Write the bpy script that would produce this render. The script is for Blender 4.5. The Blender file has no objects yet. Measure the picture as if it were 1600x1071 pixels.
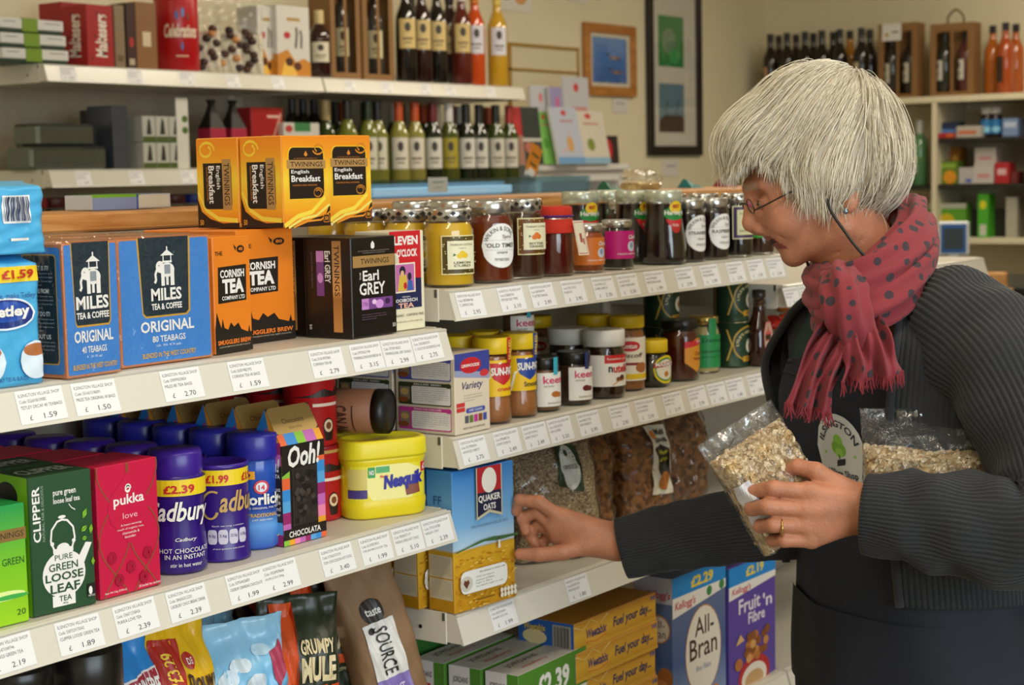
import bpy, bmesh, math, random
import numpy as np
from mathutils import Vector, Matrix
random.seed(7)
SC = bpy.context.scene
COL = SC.collection
# ------------------------------------------------------------------ camera, world, lights, exposure
F = 2700.0                                   # focal length in pixels of the 1600 wide frame
CAM = np.array([-1.837, -1.419, 1.45])
_a, _p, _r = math.radians(35.8), math.radians(5.6), math.radians(1.15)
FW = np.array([math.cos(_a)*math.cos(_p), math.sin(_a)*math.cos(_p), -math.sin(_p)])
_rt = np.array([math.sin(_a), -math.cos(_a), 0.0]); _up = np.cross(_rt, FW)
RT = _rt*math.cos(_r) - _up*math.sin(_r); UP = _up*math.cos(_r) + _rt*math.sin(_r)
cd = bpy.data.cameras.new('camera'); cam = bpy.data.objects.new('camera', cd); COL.objects.link(cam)
cd.sensor_width = 36.0; cd.lens = 36.0*F/1600.0; cd.clip_start = 0.05
cam.matrix_world = Matrix([[RT[i], UP[i], -FW[i], CAM[i]] for i in range(3)] + [[0, 0, 0, 1]])
cd.dof.use_dof = True; cd.dof.focus_distance = 2.0; cd.dof.aperture_fstop = 9.0
SC.camera = cam
vs = SC.view_settings
vs.view_transform = 'Standard'; vs.look = 'None'; vs.gamma = 1.0; vs.use_curve_mapping = False
vs.exposure = -0.12
w = bpy.data.worlds.new('world'); SC.world = w; w.use_nodes = True
w.node_tree.nodes['Background'].inputs[0].default_value = (0.62, 0.74, 1.0, 1)
w.node_tree.nodes['Background'].inputs[1].default_value = 1.6
# (x, y, power, yaw): fluorescent ceiling fittings of the shop
CEIL = 2.65
CEILING_LAMPS = [(-1.3, -0.95, 15, 0), (0.45, -1.15, 11, 0), (2.2, 1.05, 20, 0), (4.2, 0.6, 24, 0), (-1.0, 1.1, 8, 0), (2.6, -1.4, 10, 0)]
LAMP_COLOR = (1.0, 0.88, 0.70)
DAY_POWER = 75.0                              # daylight through the shop window behind the camera
def ray(px, py): return FW + RT*(px-800)/F - UP*(py-535.5)/F
def onZ(px, py, z): d = ray(px, py); return CAM + d*((z-CAM[2])/d[2])
def onY(px, py, y): d = ray(px, py); return CAM + d*((y-CAM[1])/d[1])
def onX(px, py, x): d = ray(px, py); return CAM + d*((x-CAM[0])/d[0])
def atd(px, py, d): return CAM + ray(px, py)*d
# ------------------------------------------------------------------ materials
MATS = {}
def lin(h):
    h = h.lstrip('#'); c = [int(h[i:i+2], 16)/255 for i in (0, 2, 4)]
    return [x/12.92 if x <= .04045 else ((x+.055)/1.055)**2.4 for x in c]
def mat(h, rough=.45, metal=0.0, noise=0.0, scale=30.0, bump=0.0, bscale=200.0, coat=0.0, em=0.0, sss=0.0, stretch=None, sheen=0.0):
    key = (h, rough, metal, noise, scale, bump, bscale, coat, em, sss, stretch, sheen)
    if key in MATS: return MATS[key]
    m = bpy.data.materials.new('m_'+h.lstrip('#')); m.use_nodes = True
    nt = m.node_tree; b = nt.nodes['Principled BSDF']; c = lin(h)
    b.inputs['Base Color'].default_value = (*c, 1); b.inputs['Roughness'].default_value = rough
    b.inputs['Metallic'].default_value = metal; b.inputs['Coat Weight'].default_value = coat
    if sheen: b.inputs['Sheen Weight'].default_value = sheen
    if em: b.inputs['Emission Color'].default_value = (*c, 1); b.inputs['Emission Strength'].default_value = em
    if sss: b.inputs['Subsurface Weight'].default_value = sss; b.inputs['Subsurface Radius'].default_value = (.01, .004, .002)
    if noise or bump:
        tc = nt.nodes.new('ShaderNodeTexCoord'); src = tc.outputs['Object']
        if stretch:
            mp = nt.nodes.new('ShaderNodeMapping'); mp.inputs['Scale'].default_value = stretch
            nt.links.new(src, mp.inputs['Vector']); src = mp.outputs['Vector']
    if noise:
        n = nt.nodes.new('ShaderNodeTexNoise'); n.inputs['Scale'].default_value = scale; n.inputs['Detail'].default_value = 5
        nt.links.new(src, n.inputs['Vector'])
        r = nt.nodes.new('ShaderNodeMapRange'); r.inputs['From Min'].default_value = .3; r.inputs['From Max'].default_value = .7
        r.inputs['To Min'].default_value = 1-noise; r.inputs['To Max'].default_value = 1+noise
        nt.links.new(n.outputs['Fac'], r.inputs['Value'])
        mx = nt.nodes.new('ShaderNodeMix'); mx.data_type = 'RGBA'; mx.blend_type = 'MULTIPLY'; mx.inputs['Factor'].default_value = 1
        mx.inputs[6].default_value = (*c, 1); nt.links.new(r.outputs[0], mx.inputs[7]); nt.links.new(mx.outputs[2], b.inputs['Base Color'])
    if bump:
        n2 = nt.nodes.new('ShaderNodeTexNoise'); n2.inputs['Scale'].default_value = bscale; nt.links.new(src, n2.inputs['Vector'])
        bp = nt.nodes.new('ShaderNodeBump'); bp.inputs['Strength'].default_value = bump; bp.inputs['Distance'].default_value = .002
        nt.links.new(n2.outputs['Fac'], bp.inputs['Height']); nt.links.new(bp.outputs[0], b.inputs['Normal'])
    MATS[key] = m; return m
def film(tint='#ffffff', gloss=.10, rough=.06, bump=0.0, key='', milky=0.0, bscale=22.0):
    """thin clear glass or plastic film: see-through with a Fresnel sheen"""
    k = ('film', tint, gloss, rough, bump, key, milky)
    if k in MATS: return MATS[k]
    m = bpy.data.materials.new('film'); m.use_nodes = True; nt = m.node_tree; nt.nodes.clear()
    out = nt.nodes.new('ShaderNodeOutputMaterial'); tr = nt.nodes.new('ShaderNodeBsdfTransparent'); gl = nt.nodes.new('ShaderNodeBsdfGlossy')
    tr.inputs[0].default_value = (*lin(tint), 1); gl.inputs['Roughness'].default_value = rough
    fr = nt.nodes.new('ShaderNodeLayerWeight'); fr.inputs['Blend'].default_value = .5
    pw = nt.nodes.new('ShaderNodeMath'); pw.operation = 'POWER'; pw.inputs[1].default_value = 4.0; nt.links.new(fr.outputs['Facing'], pw.inputs[0])
    ad = nt.nodes.new('ShaderNodeMath'); ad.operation = 'ADD'; ad.inputs[1].default_value = gloss; ad.use_clamp = True
    nt.links.new(pw.outputs[0], ad.inputs[0])
    mx = nt.nodes.new('ShaderNodeMixShader'); nt.links.new(ad.outputs[0], mx.inputs[0])
    base = tr.outputs[0]
    if milky:
        df = nt.nodes.new('ShaderNodeBsdfDiffuse'); df.inputs[0].default_value = (.8, .8, .78, 1)
        m2 = nt.nodes.new('ShaderNodeMixShader'); m2.inputs[0].default_value = milky
        nt.links.new(tr.outputs[0], m2.inputs[1]); nt.links.new(df.outputs[0], m2.inputs[2]); base = m2.outputs[0]
    nt.links.new(base, mx.inputs[1]); nt.links.new(gl.outputs[0], mx.inputs[2]); nt.links.new(mx.outputs[0], out.inputs[0])
    if bump:
        tc = nt.nodes.new('ShaderNodeTexCoord'); n2 = nt.nodes.new('ShaderNodeTexNoise'); n2.inputs['Scale'].default_value = bscale; n2.inputs['Detail'].default_value = 4
        nt.links.new(tc.outputs['Object'], n2.inputs['Vector'])
        bp = nt.nodes.new('ShaderNodeBump'); bp.inputs['Strength'].default_value = bump; bp.inputs['Distance'].default_value = .02
        nt.links.new(n2.outputs['Fac'], bp.inputs['Height'])
        for s in (gl, fr): nt.links.new(bp.outputs[0], s.inputs['Normal'])
    MATS[k] = m; return m
def wood(h1, h2, scale=6.0, rough=.45):
    k = ('wood', h1, h2, scale)
    if k in MATS: return MATS[k]
    m = bpy.data.materials.new('wood'); m.use_nodes = True; nt = m.node_tree; b = nt.nodes['Principled BSDF']; b.inputs['Roughness'].default_value = rough
    tc = nt.nodes.new('ShaderNodeTexCoord'); mp = nt.nodes.new('ShaderNodeMapping'); mp.inputs['Scale'].default_value = (1, 9, 9)
    n = nt.nodes.new('ShaderNodeTexNoise'); n.inputs['Scale'].default_value = scale; n.inputs['Detail'].default_value = 6; n.inputs['Distortion'].default_value = 1.2
    cr = nt.nodes.new('ShaderNodeValToRGB'); cr.color_ramp.elements[0].color = (*lin(h1), 1); cr.color_ramp.elements[1].color = (*lin(h2), 1)
    cr.color_ramp.elements[0].position = .35; cr.color_ramp.elements[1].position = .65
    nt.links.new(tc.outputs['Object'], mp.inputs[0]); nt.links.new(mp.outputs[0], n.inputs['Vector']); nt.links.new(n.outputs['Fac'], cr.inputs[0]); nt.links.new(cr.outputs[0], b.inputs['Base Color'])
    MATS[k] = m; return m
def grad(stops, axis=2, rough=.4):
    """printed colour gradient along an object axis; stops = [(position in metres, hex)]"""
    k = ('grad', tuple(stops), axis)
    if k in MATS: return MATS[k]
    m = bpy.data.materials.new('print_gradient'); m.use_nodes = True; nt = m.node_tree; b = nt.nodes['Principled BSDF']; b.inputs['Roughness'].default_value = rough
    tc = nt.nodes.new('ShaderNodeTexCoord'); sp = nt.nodes.new('ShaderNodeSeparateXYZ'); nt.links.new(tc.outputs['Object'], sp.inputs[0])
    mr = nt.nodes.new('ShaderNodeMapRange'); mr.inputs['From Min'].default_value = stops[0][0]; mr.inputs['From Max'].default_value = stops[-1][0]
    nt.links.new(sp.outputs[axis], mr.inputs['Value']); cr = nt.nodes.new('ShaderNodeValToRGB'); e = cr.color_ramp.elements
    L = stops[-1][0]-stops[0][0]
    while len(e) < len(stops): e.new(.5)
    for i, (p, h) in enumerate(stops): e[i].position = (p-stops[0][0])/L; e[i].color = (*lin(h), 1)
    nt.links.new(mr.outputs[0], cr.inputs[0]); nt.links.new(cr.outputs[0], b.inputs['Base Color'])
    MATS[k] = m; return m
def M_(x): return mat(x) if isinstance(x, str) else x
# ------------------------------------------------------------------ mesh building
class MB:
    def __init__(s): s.v = []; s.f = []; s.mi = []; s.sm = []; s.mats = []
    def add(s, vf, m, smooth=False, M=None):
        v, f = vf; m = M_(m)
        if m not in s.mats: s.mats.append(m)
        k = s.mats.index(m); b = len(s.v)
        if M is not None: v = [tuple(M @ Vector(p)) for p in v]
        s.v.extend([tuple(map(float, p)) for p in v]); s.f.extend([tuple(b+i for i in q) for q in f])
        s.mi.extend([k]*len(f)); s.sm.extend([smooth]*len(f)); return s
    def mesh(s, name):
        me = bpy.data.meshes.new(name); me.from_pydata(s.v, [], s.f)
        for m in s.mats: me.materials.append(m)
        me.polygons.foreach_set('material_index', s.mi); me.polygons.foreach_set('use_smooth', s.sm); me.update(); return me
    def build(s, name, parent=None): return link(name, s.mesh(name), parent)
def link(name, me, parent=None):
    o = bpy.data.objects.new(name, me); COL.objects.link(o)
    if parent is not None: o.parent = parent
    return o
def part(name, vf, m, parent, smooth=False): return MB().add(vf, m, smooth).build(name, parent)
def tag(o, label, cat, group=None, kind=None):
    if label: o['label'] = label
    if cat: o['category'] = cat
    if group: o['group'] = group
    if kind: o['kind'] = kind
    return o
def thing(name, label, cat, loc=(0, 0, 0), rz=0.0, group=None, rot=None):
    o = bpy.data.objects.new(name, None); COL.objects.link(o); o.location = tuple(loc)
    o.rotation_euler = rot if rot else (0, 0, rz); o.empty_display_size = .02
    return tag(o, label, cat, group)
def struct(name, vf, m, parent=None, smooth=False):
    o = part(name, vf, m, parent, smooth)
    if parent is None: o['kind'] = 'structure'
    return o
def dup(root, loc=None, rz=None, label=None, group=None, off=None):
    r = root.copy(); COL.objects.link(r)
    if loc is not None: r.location = tuple(loc)
    if off is not None: r.location = root.location + Vector(off)
    if rz is not None: r.rotation_euler = (root.rotation_euler[0], root.rotation_euler[1], rz)
    if label: r['label'] = label
    if group: r['group'] = group
    for ch in list(root.children):
        c = ch.copy(); COL.objects.link(c); c.parent = r
        for g in ch.children:
            d = g.copy(); COL.objects.link(d); d.parent = c
    return r
def box(x0, y0, z0, x1, y1, z1, b=0.0):
    lo = (x0, y0, z0); hi = (x1, y1, z1); ctr = Vector(((x0+x1)/2, (y0+y1)/2, (z0+z1)/2))
    C8 = [(i, j, k) for i in (0, 1) for j in (0, 1) for k in (0, 1)]
    if b <= 0:
        v = [(hi[0] if i else lo[0], hi[1] if j else lo[1], hi[2] if k else lo[2]) for i, j, k in C8]
        return v, [(0, 1, 3, 2), (4, 6, 7, 5), (0, 4, 5, 1), (2, 3, 7, 6), (0, 2, 6, 4), (1, 5, 7, 3)]
    v = []; ix = {}
    for c in C8:
        for a in range(3):
            ix[c, a] = len(v); v.append(tuple((hi[t] if c[t] else lo[t]) if t == a else (hi[t]-b if c[t] else lo[t]+b) for t in range(3)))
    f = []
    for a in range(3):
        p, q = [t for t in range(3) if t != a]
        for s in (0, 1):
            r = []
            for (i, j) in ((0, 0), (1, 0), (1, 1), (0, 1)):
                c = [0, 0, 0]; c[a] = s; c[p] = i; c[q] = j; r.append(ix[tuple(c), a])
            f.append(r)
        for (i, j) in ((0, 0), (1, 0), (1, 1), (0, 1)):
            c0 = [0, 0, 0]; c0[p] = i; c0[q] = j; c1 = list(c0); c1[a] = 1; c0, c1 = tuple(c0), tuple(c1)
            f.append([ix[c0, p], ix[c1, p], ix[c1, q], ix[c0, q]])
    for c in C8: f.append([ix[c, 0], ix[c, 1], ix[c, 2]])
    out = []
    for q in f:
        P = [Vector(v[i]) for i in q]; n = (P[1]-P[0]).cross(P[2]-P[0]); g = sum(P, Vector())/len(P)
        out.append(tuple(q) if n.dot(g-ctr) > 0 else tuple(reversed(q)))
    return v, out
def lathe(prof, n=28):
    v = []; f = []; rings = []
    for r, z in prof:
        if r < 1e-6: rings.append([len(v)]); v.append((0, 0, z))
        else:
            rings.append(list(range(len(v), len(v)+n))); v += [(r*math.sin(2*math.pi*i/n), -r*math.cos(2*math.pi*i/n), z) for i in range(n)]
    for A, B in zip(rings, rings[1:]):
        for i in range(n):
            j = (i+1) % n
            if len(A) == 1 and len(B) == 1: continue
            if len(A) == 1: f.append((A[0], B[j], B[i]))
            elif len(B) == 1: f.append((A[i], A[j], B[0]))
            else: f.append((A[i], A[j], B[j], B[i]))
    return v, f
def loft(rings, caps=True, close=False):
    n = len(rings[0]); v = [tuple(p) for r in rings for p in r]; f = []
    R = len(rings)
    for k in range(R if close else R-1):
        for i in range(n):
            j = (i+1) % n; a = k*n; b = ((k+1) % R)*n
            f.append((a+i, a+j, b+j, b+i))
    if caps and not close: f.append(tuple(reversed(range(n)))); f.append(tuple(range((R-1)*n, R*n)))
    return v, f
def tube(path, r, n=8, close=False, caps=True):
    P = [Vector(p) for p in path]; N = len(P); rr = r if isinstance(r, (list, tuple)) else [r]*N
    T = []
    for i in range(N):
        a = P[(i-1) % N] if (i > 0 or close) else P[i]; b = P[(i+1) % N] if (i < N-1 or close) else P[i]
        T.append((b-a).normalized())
    nrm = T[0].orthogonal().normalized(); rings = []
    for i in range(N):
        nrm = (nrm - T[i]*nrm.dot(T[i])).normalized(); bi = T[i].cross(nrm)
        rings.append([P[i]+(nrm*math.cos(2*math.pi*k/n)+bi*math.sin(2*math.pi*k/n))*rr[i] for k in range(n)])
    return loft(rings, caps, close)
def rrect(hx, hy, r, z, n=4, cx=0, cy=0):
    p = []
    for sx, sy, a0 in ((1, -1, -90), (1, 1, 0), (-1, 1, 90), (-1, -1, 180)):
        for k in range(n+1):
            a = math.radians(a0+90*k/n); p.append((cx+sx*(hx-r)+r*math.cos(a), cy+sy*(hy-r)+r*math.sin(a), z))
    return p
def spline(pts, n=8):
    P = [np.array(p, float) for p in pts]; P = [2*P[0]-P[1]] + P + [2*P[-1]-P[-2]]; out = []
    for i in range(1, len(P)-2):
        for k in range(n):
            t = k/n; a, b, c, d = P[i-1], P[i], P[i+1], P[i+2]
            out.append(.5*(2*b+(c-a)*t+(2*a-5*b+4*c-d)*t*t+(3*b-3*c+d-a)*t**3))
    out.append(P[-2]); return out
# ------------------------------------------------------------------ print (lettering and graphics laid on a surface)
_tc = bpy.data.curves.new('lettering_source', 'FONT'); _tc.resolution_u = 2; _to = bpy.data.objects.new('lettering_source', _tc)
_tcache = {}
def glyphs(s, bold=0.0, shear=0.0):
    k = (s, bold, shear)
    if k not in _tcache:
        _tc.body = s; _tc.offset = bold; _tc.shear = shear; _tc.size = 1.0
        me = _to.to_mesh(); v = np.array([p.co[:2] for p in me.vertices]); f = [tuple(p.vertices) for p in me.polygons]; _to.to_mesh_clear()
        lo = v.min(0); hi = v.max(0); _tcache[k] = ((v-lo)/(hi-lo), f, (hi-lo)[0]/(hi-lo)[1])
    return _tcache[k]
def ell(cu, cv, ru, rv, n=28): return [(cu+ru*math.cos(2*math.pi*i/n), cv+rv*math.sin(2*math.pi*i/n)) for i in range(n)]
def rrp(u0, v0, u1, v1, ru, rv, n=4):
    p = []
    for cx, cy, a0 in ((u1-ru, v0+rv, -90), (u1-ru, v1-rv, 0), (u0+ru, v1-rv, 90), (u0+ru, v0+rv, 180)):
        p += [(cx+ru*math.cos(math.radians(a0+90*k/n)), cy+rv*math.sin(math.radians(a0+90*k/n))) for k in range(n+1)]
    return p
def strips(poly, nu, nv):
    """cut a u-monotone polygon into a fine strip grid so that it can follow a curved surface"""
    us = [p[0] for p in poly]; u0, u1 = min(us), max(us); v = []; f = []
    for i in range(nu+1):
        u = u0+(u1-u0)*(i/nu); u = min(max(u, u0+1e-6), u1-1e-6); hit = []
        for (a, b) in zip(poly, poly[1:]+poly[:1]):
            if (a[0]-u)*(b[0]-u) <= 0 and abs(a[0]-b[0]) > 1e-9: hit.append(a[1]+(b[1]-a[1])*(u-a[0])/(b[0]-a[0]))
        lo, hi = (min(hit), max(hit)) if hit else (poly[0][1], poly[0][1])
        for j in range(nv+1): v.append((u, lo+(hi-lo)*j/nv))
    for i in range(nu):
        for j in range(nv): a = i*(nv+1)+j; f.append((a, a+nv+1, a+nv+2, a+1))
    return v, f
def print_on(mb, ops, mp, nu=0, nv=1, base=.0003, step=.00004, lift=.0007):
    """ops: ('r',u0,v0,u1,v1,c) ('e',cu,cv,ru,rv,c) ('p',pts,c) ('k',u0,v0,u1,v1,ru,rv,c) ('l',pts,w,c[,aspect]) ('t',s,u0,v0,u1,v1,c[,bold,shear,rot])"""
    for i, o in enumerate(ops):
        off = base+step*i; k = o[0]
        if nu and k in ('t', 'arc', 'l'): off += lift
        if k == 't':
            s, u0, v0, u1, v1, c = o[1:7]; bold = o[7] if len(o) > 7 else 0; sh = o[8] if len(o) > 8 else 0; rot = o[9] if len(o) > 9 else 0
            g, f, _ = glyphs(s, bold, sh)
            if rot == 90: g = np.stack([1-g[:, 1], g[:, 0]], 1)          # reads upwards
            elif rot == -90: g = np.stack([g[:, 1], 1-g[:, 0]], 1)       # reads downwards
            elif rot:
                d = o[10] if len(o) > 10 else 1.0; a = math.radians(rot); q = g-.5
                g = np.stack([q[:, 0]*math.cos(a)-q[:, 1]*math.sin(a)*d, q[:, 0]*math.sin(a)/d*((u1-u0)/(v1-v0))*1.0+q[:, 1]*math.cos(a)], 1)+.5 if False else np.stack([q[:, 0], q[:, 1]+q[:, 0]*math.tan(a)], 1)+.5
            v = [(u0+x*(u1-u0), v0+y*(v1-v0)) for x, y in g]
        elif k == 'arc':                                                  # text on an arc: s,cu,cv,ru,rv,a0,a1,hgt,c
            s, cu, cv, ru, rv, a0, a1, hg, c = o[1:10]; bold = o[10] if len(o) > 10 else 0; v = []; f = []
            g, ff, _ = glyphs(s, bold)
            v = []
            for x, y in g:
                a = math.radians(a0+(a1-a0)*x); q = 1+(y*hg if a1 < a0 else -(y*hg)+hg)
                v.append((cu+ru*q*math.cos(a), cv+rv*q*math.sin(a)))
            f = ff
        else:
            c = o[-1]
            if k == 'r': poly = [(o[1], o[2]), (o[3], o[2]), (o[3], o[4]), (o[1], o[4])]
            elif k == 'e': poly = ell(o[1], o[2], o[3], o[4])
            elif k == 'k': poly = rrp(*o[1:7])
            elif k == 'p': poly = list(o[1])
            elif k == 'l':
                pts, wd, c = o[1], o[2], o[3]; asp = o[4] if len(o) > 4 else 1.0; P = [np.array(p, float)*np.array([1, asp]) for p in pts]; L = []; R = []
                for q in range(len(P)):
                    d = P[min(q+1, len(P)-1)]-P[max(q-1, 0)]; d = d/(np.linalg.norm(d)+1e-9); nn = np.array([-d[1], d[0]])*wd/2
                    L.append((P[q]+nn)/np.array([1, asp])); R.append((P[q]-nn)/np.array([1, asp]))
                v = [tuple(x) for x in L+R]; n = len(L); f = [(n+q, n+q+1, q+1, q) for q in range(n-1)]
            if k != 'l':
                if nu: v, f = strips(poly, nu, nv)
                else: v, f = poly, [tuple(range(len(poly)))]
        mb.add(([mp(a, b, off) for a, b in v], f), c)
def plane_map(o, eu, ev, n):
    o, eu, ev, n = map(np.array, (o, eu, ev, n)); return lambda u, v, k: tuple(o+eu*u+ev*v+n*k)
def cyl_map(R, w, z0, h, a0=0.0): return lambda u, v, k: ((R+k)*math.sin(a0+(u-.5)*w/R), -(R+k)*math.cos(a0+(u-.5)*w/R), z0+v*h)
def stick(name, ops, mp, parent, nu=0, nv=1, base=.0003, step=.00004, lift=.0007):
    mb = MB(); print_on(mb, ops, mp, nu, nv, base, step, lift); return mb.build(name, parent)
# ------------------------------------------------------------------ packaging
def faces_of(w, d, h):
    return {'front': plane_map((-w/2, -d/2, 0), (w, 0, 0), (0, 0, h), (0, -1, 0)), 'left': plane_map((-w/2, d/2, 0), (0, -d, 0), (0, 0, h), (-1, 0, 0)),
            'right': plane_map((w/2, -d/2, 0), (0, d, 0), (0, 0, h), (1, 0, 0)), 'top': plane_map((-w/2, -d/2, h), (w, 0, 0), (0, d, 0), (0, 0, 1))}
def carton(name, label, cat, A, w, d, h, z, col, ang=0.0, front=None, left=None, right=None, top=None, bev=.0012, group=None, pin='A', rot=None):
    """A = front-left corner on the shelf"""
    a = math.radians(ang); ca, sa = math.cos(a), math.sin(a)
    x = A[0]+ca*w/2-sa*d/2; y = A[1]+sa*w/2+ca*d/2
    t = thing(name, label, cat, (x, y, z), a, group, rot); part('carton', box(-w/2, -d/2, 0, w/2, d/2, h, bev), col, t)
    fm = faces_of(w, d, h)
    for k, o in (('front', front), ('left', left), ('right', right), ('top', top)):
        if o: stick(k+'_print', o, fm[k], t)
    return t
# ------------------------------------------------------------------ room shell
def proj(P):
    d = np.array(P)-CAM; z = d @ FW; return 800+F*(d @ RT)/z, 535.5-F*(d @ UP)/z, z
def xat(px, Y, z):
    lo, hi = -1.4, 6.0
    for _ in range(40):
        m = (lo+hi)/2
        if proj((m, Y, z))[0] < px: lo = m
        else: hi = m
    return lo
X0, X1, Y0, Y1 = -3.6, 5.66, -3.2, 2.45
WALL = mat('#e6dcbb', .85, noise=.04, scale=3, bump=.08, bscale=90)
struct('floor', box(X0, Y0, -.1, X1, Y1, 0), mat('#8d7f6c', .5, noise=.15, scale=4))
struct('ceiling', box(X0, Y0, CEIL, X1, Y1, CEIL+.1), mat('#ece6d6', .9, noise=.03))
struct('wall_back', box(X0, Y1, 0, X1+.1, Y1+.1, CEIL), WALL)
struct('wall_right', box(X1, Y0, 0, X1+.1, Y1, CEIL), WALL)
struct('wall_left', box(X0-.1, Y0, 0, X0, Y1, CEIL), WALL)
# front wall with the shop window (behind the camera), daylight enters there
mb = MB()
for b in ((X0, 0, X1, .75), (X0, 2.3, X1, CEIL), (X0, .75, -2.8, 2.3), (.0, .75, X1, 2.3)): mb.add(box(b[0], Y0-.1, b[1], b[2], Y0, b[3]), WALL)
o = mb.build('wall_front'); o['kind'] = 'structure'
mb = MB()
for x in (-2.8, -1.43, -.06): mb.add(box(x, Y0-.08, .75, x+.06, Y0-.03, 2.3, .004), mat('#e9e6dd', .4))
for z in (.75, 2.24): mb.add(box(-2.8, Y0-.08, z, .0, Y0-.03, z+.06, .004), mat('#e9e6dd', .4))
o = mb.build('window_1'); o['kind'] = 'structure'
part('pane', box(-2.74, Y0-.058, .81, -.06, Y0-.054, 2.24), film('#f4fbff', .02), o)
ld = bpy.data.lights.new('daylight', 'AREA'); ld.shape = 'RECTANGLE'; ld.size = 2.6; ld.size_y = 1.4; ld.energy = DAY_POWER; ld.color = (1.0, .97, .93)
lo = bpy.data.objects.new('daylight', ld); COL.objects.link(lo); lo.location = (-1.4, Y0-.12, 1.5); lo.rotation_euler = (math.radians(90), 0, 0)
for i, (x, y, pw, rz) in enumerate(CEILING_LAMPS):
    t = thing('ceiling_light', 'white fluorescent ceiling fitting %s' % ('nearest above the tea shelf', 'above the woman', 'above the wine shelves', 'above the till counter', 'behind the tea shelf', 'above the aisle behind the woman')[i], 'light', (x, y, CEIL), rz, 'fluorescent ceiling fittings')
    part('housing', box(-.62, -.14, -.05, .62, .14, 0, .004), mat('#f2f0ea', .4), t)
    part('diffuser', box(-.6, -.12, -.062, .6, .12, -.05, .003), mat('#fff3dd', .5, em=2.0), t)
    ld = bpy.data.lights.new('tube_light', 'AREA'); ld.shape = 'RECTANGLE'; ld.size = 1.2; ld.size_y = .24; ld.energy = pw; ld.color = LAMP_COLOR
    lo = bpy.data.objects.new('tube_light', ld); COL.objects.link(lo); lo.parent = t; lo.location = (0, 0, -.07)
# ------------------------------------------------------------------ gondola shelving
STEEL = mat('#dad4c5', .38, noise=.03, scale=8, bump=.02, bscale=60)
STRIP = mat('#ddd8ca', .22)
TICK = mat('#f0efee', .5); INK = mat('#43434a', .6)
def ticket_ops(l2, l3, price):
    return [('r', 0, 0, 1, 1, TICK), ('t', 'ILSINGTON VILLAGE SHOP', .06, .80, .94, .90, INK), ('t', l2, .06, .62, .62, .72, INK), ('t', l3, .06, .44, min(.94, .06+.04*len(l3)), .54, INK),
            ('t', '£', .20, .10, .26, .25, INK), ('t', price, .50, .10, .78, .26, INK)]
SLOPE = .012
def shelf(parent, x0, x1, zb, depth=.40, y=0.0, tickets=(), tw=.060, h=.040, front=-1):
    """steel shelf whose slanted front strip has its lower edge at height zb"""
    a, b = x0+.004, x1-.004; t = .0015
    pr = [(y+.004, zb+.001), (y+.004+SLOPE, zb+h), (y+.02, zb+h+.002), (y+depth, zb+h+.002), (y+depth, zb+.004), (y+.02, zb+.001)]
    o = part('shelf', loft([[(a, p[0], p[1]) for p in pr], [(b, p[0], p[1]) for p in pr]]), STEEL, parent)
    mb = MB()
    part('end_plate', box(b-.0012, y+.03, zb-.002, b+.0012, y+depth-.01, zb+h+.003, .0005), STEEL, o)
    mb.add(box(a-.0012, y+.03, zb-.002, a+.0012, y+depth-.01, zb+h+.003, .0005), STEEL)     # folded end plate with slot and hole
    mb.add(box(a-.0022, y+.032, zb+h-.009, a-.0012, y+.036, zb+h+.002), mat('#55514a'))
    mb.add(lathe([(0, 0), (.0028, 0), (.0028, .0008), (0, .0008)], 10), mat('#1c1a18'), False, Matrix.Translation((a-.0014, y+.075, zb+.018)) @ Matrix.Rotation(math.radians(-90), 4, 'Y'))
    mb.build('end_plate', o)
    pr = [(y, zb), (y+.0022, zb-.0008), (y+.0042, zb), (y+.004+SLOPE, zb+h), (y+.0022+SLOPE, zb+h+.0015), (y+SLOPE-.0012, zb+h), (y+SLOPE, zb+h-.0025), (y+.0012, zb+.003)]
    part('price_strip', loft([[(a, p[0], p[1]) for p in pr], [(b, p[0], p[1]) for p in pr]]), STRIP, o)
    n = Vector((0, -h, SLOPE)).normalized()
    for px, l2, l3, price in tickets:
        xc = xat(px, y+.006, zb+.02) if px is not None else l2
        if px is None: l2 = 'Code: 5012345678900'
        jx = random.uniform(-.001, .001)
        stick('price_ticket', ticket_ops(l2, l3, price), plane_map((xc-tw/2, y+.0012+(SLOPE-.0012)*.02-.0003, zb+.0036), (tw, 0, jx), (0, (SLOPE-.0012)*.96, h*.84), n), o)
    return o
def code(): return 'Code: 5' + ''.join(random.choice('0123456789') for _ in range(12))
def tk(s): return [(int(a), code(), b, c) for a, b, c in (q.split('|') for q in s.split(';'))]
TEA_T = tk('65|TETLEY DECAF 40 TEABAGS|1.59;150|MILES TEA ORIGINAL 40 BAGS|1.50;285|MILES 80 TEA BAGS|2.70;388|CORNISH TEA 40 BAGS|1.59;512|CORNISH TEA 80|2.79;574|TWININGS ENGLISH BREAK 50|3.15;622|TWININGS EARL GREY 50 BAGS|2.99;668|11 OCLOCK ROOIBOSCH 40|2.75')
COC_T = tk('15|TWININGS GREEN TEA|2.19;125|CLIPPER LOOSE GREEN TEA|1.89;213|PUKKA LOVE TEA|2.39;294|CADBURY CHOC BREAK DRINK|2.39;385|CADBURY DRINKING CHOCOLATE|1.99;439|HORLICKS 500g|2.99;528|OOH CHOCOLATA HOT CHOC|3.40;588|CAD BOURN COCOA 125g|1.99;638|HASSLACHERS HOT CHOC|5.10;684|NESQUIK CHOC|2.39')
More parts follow.
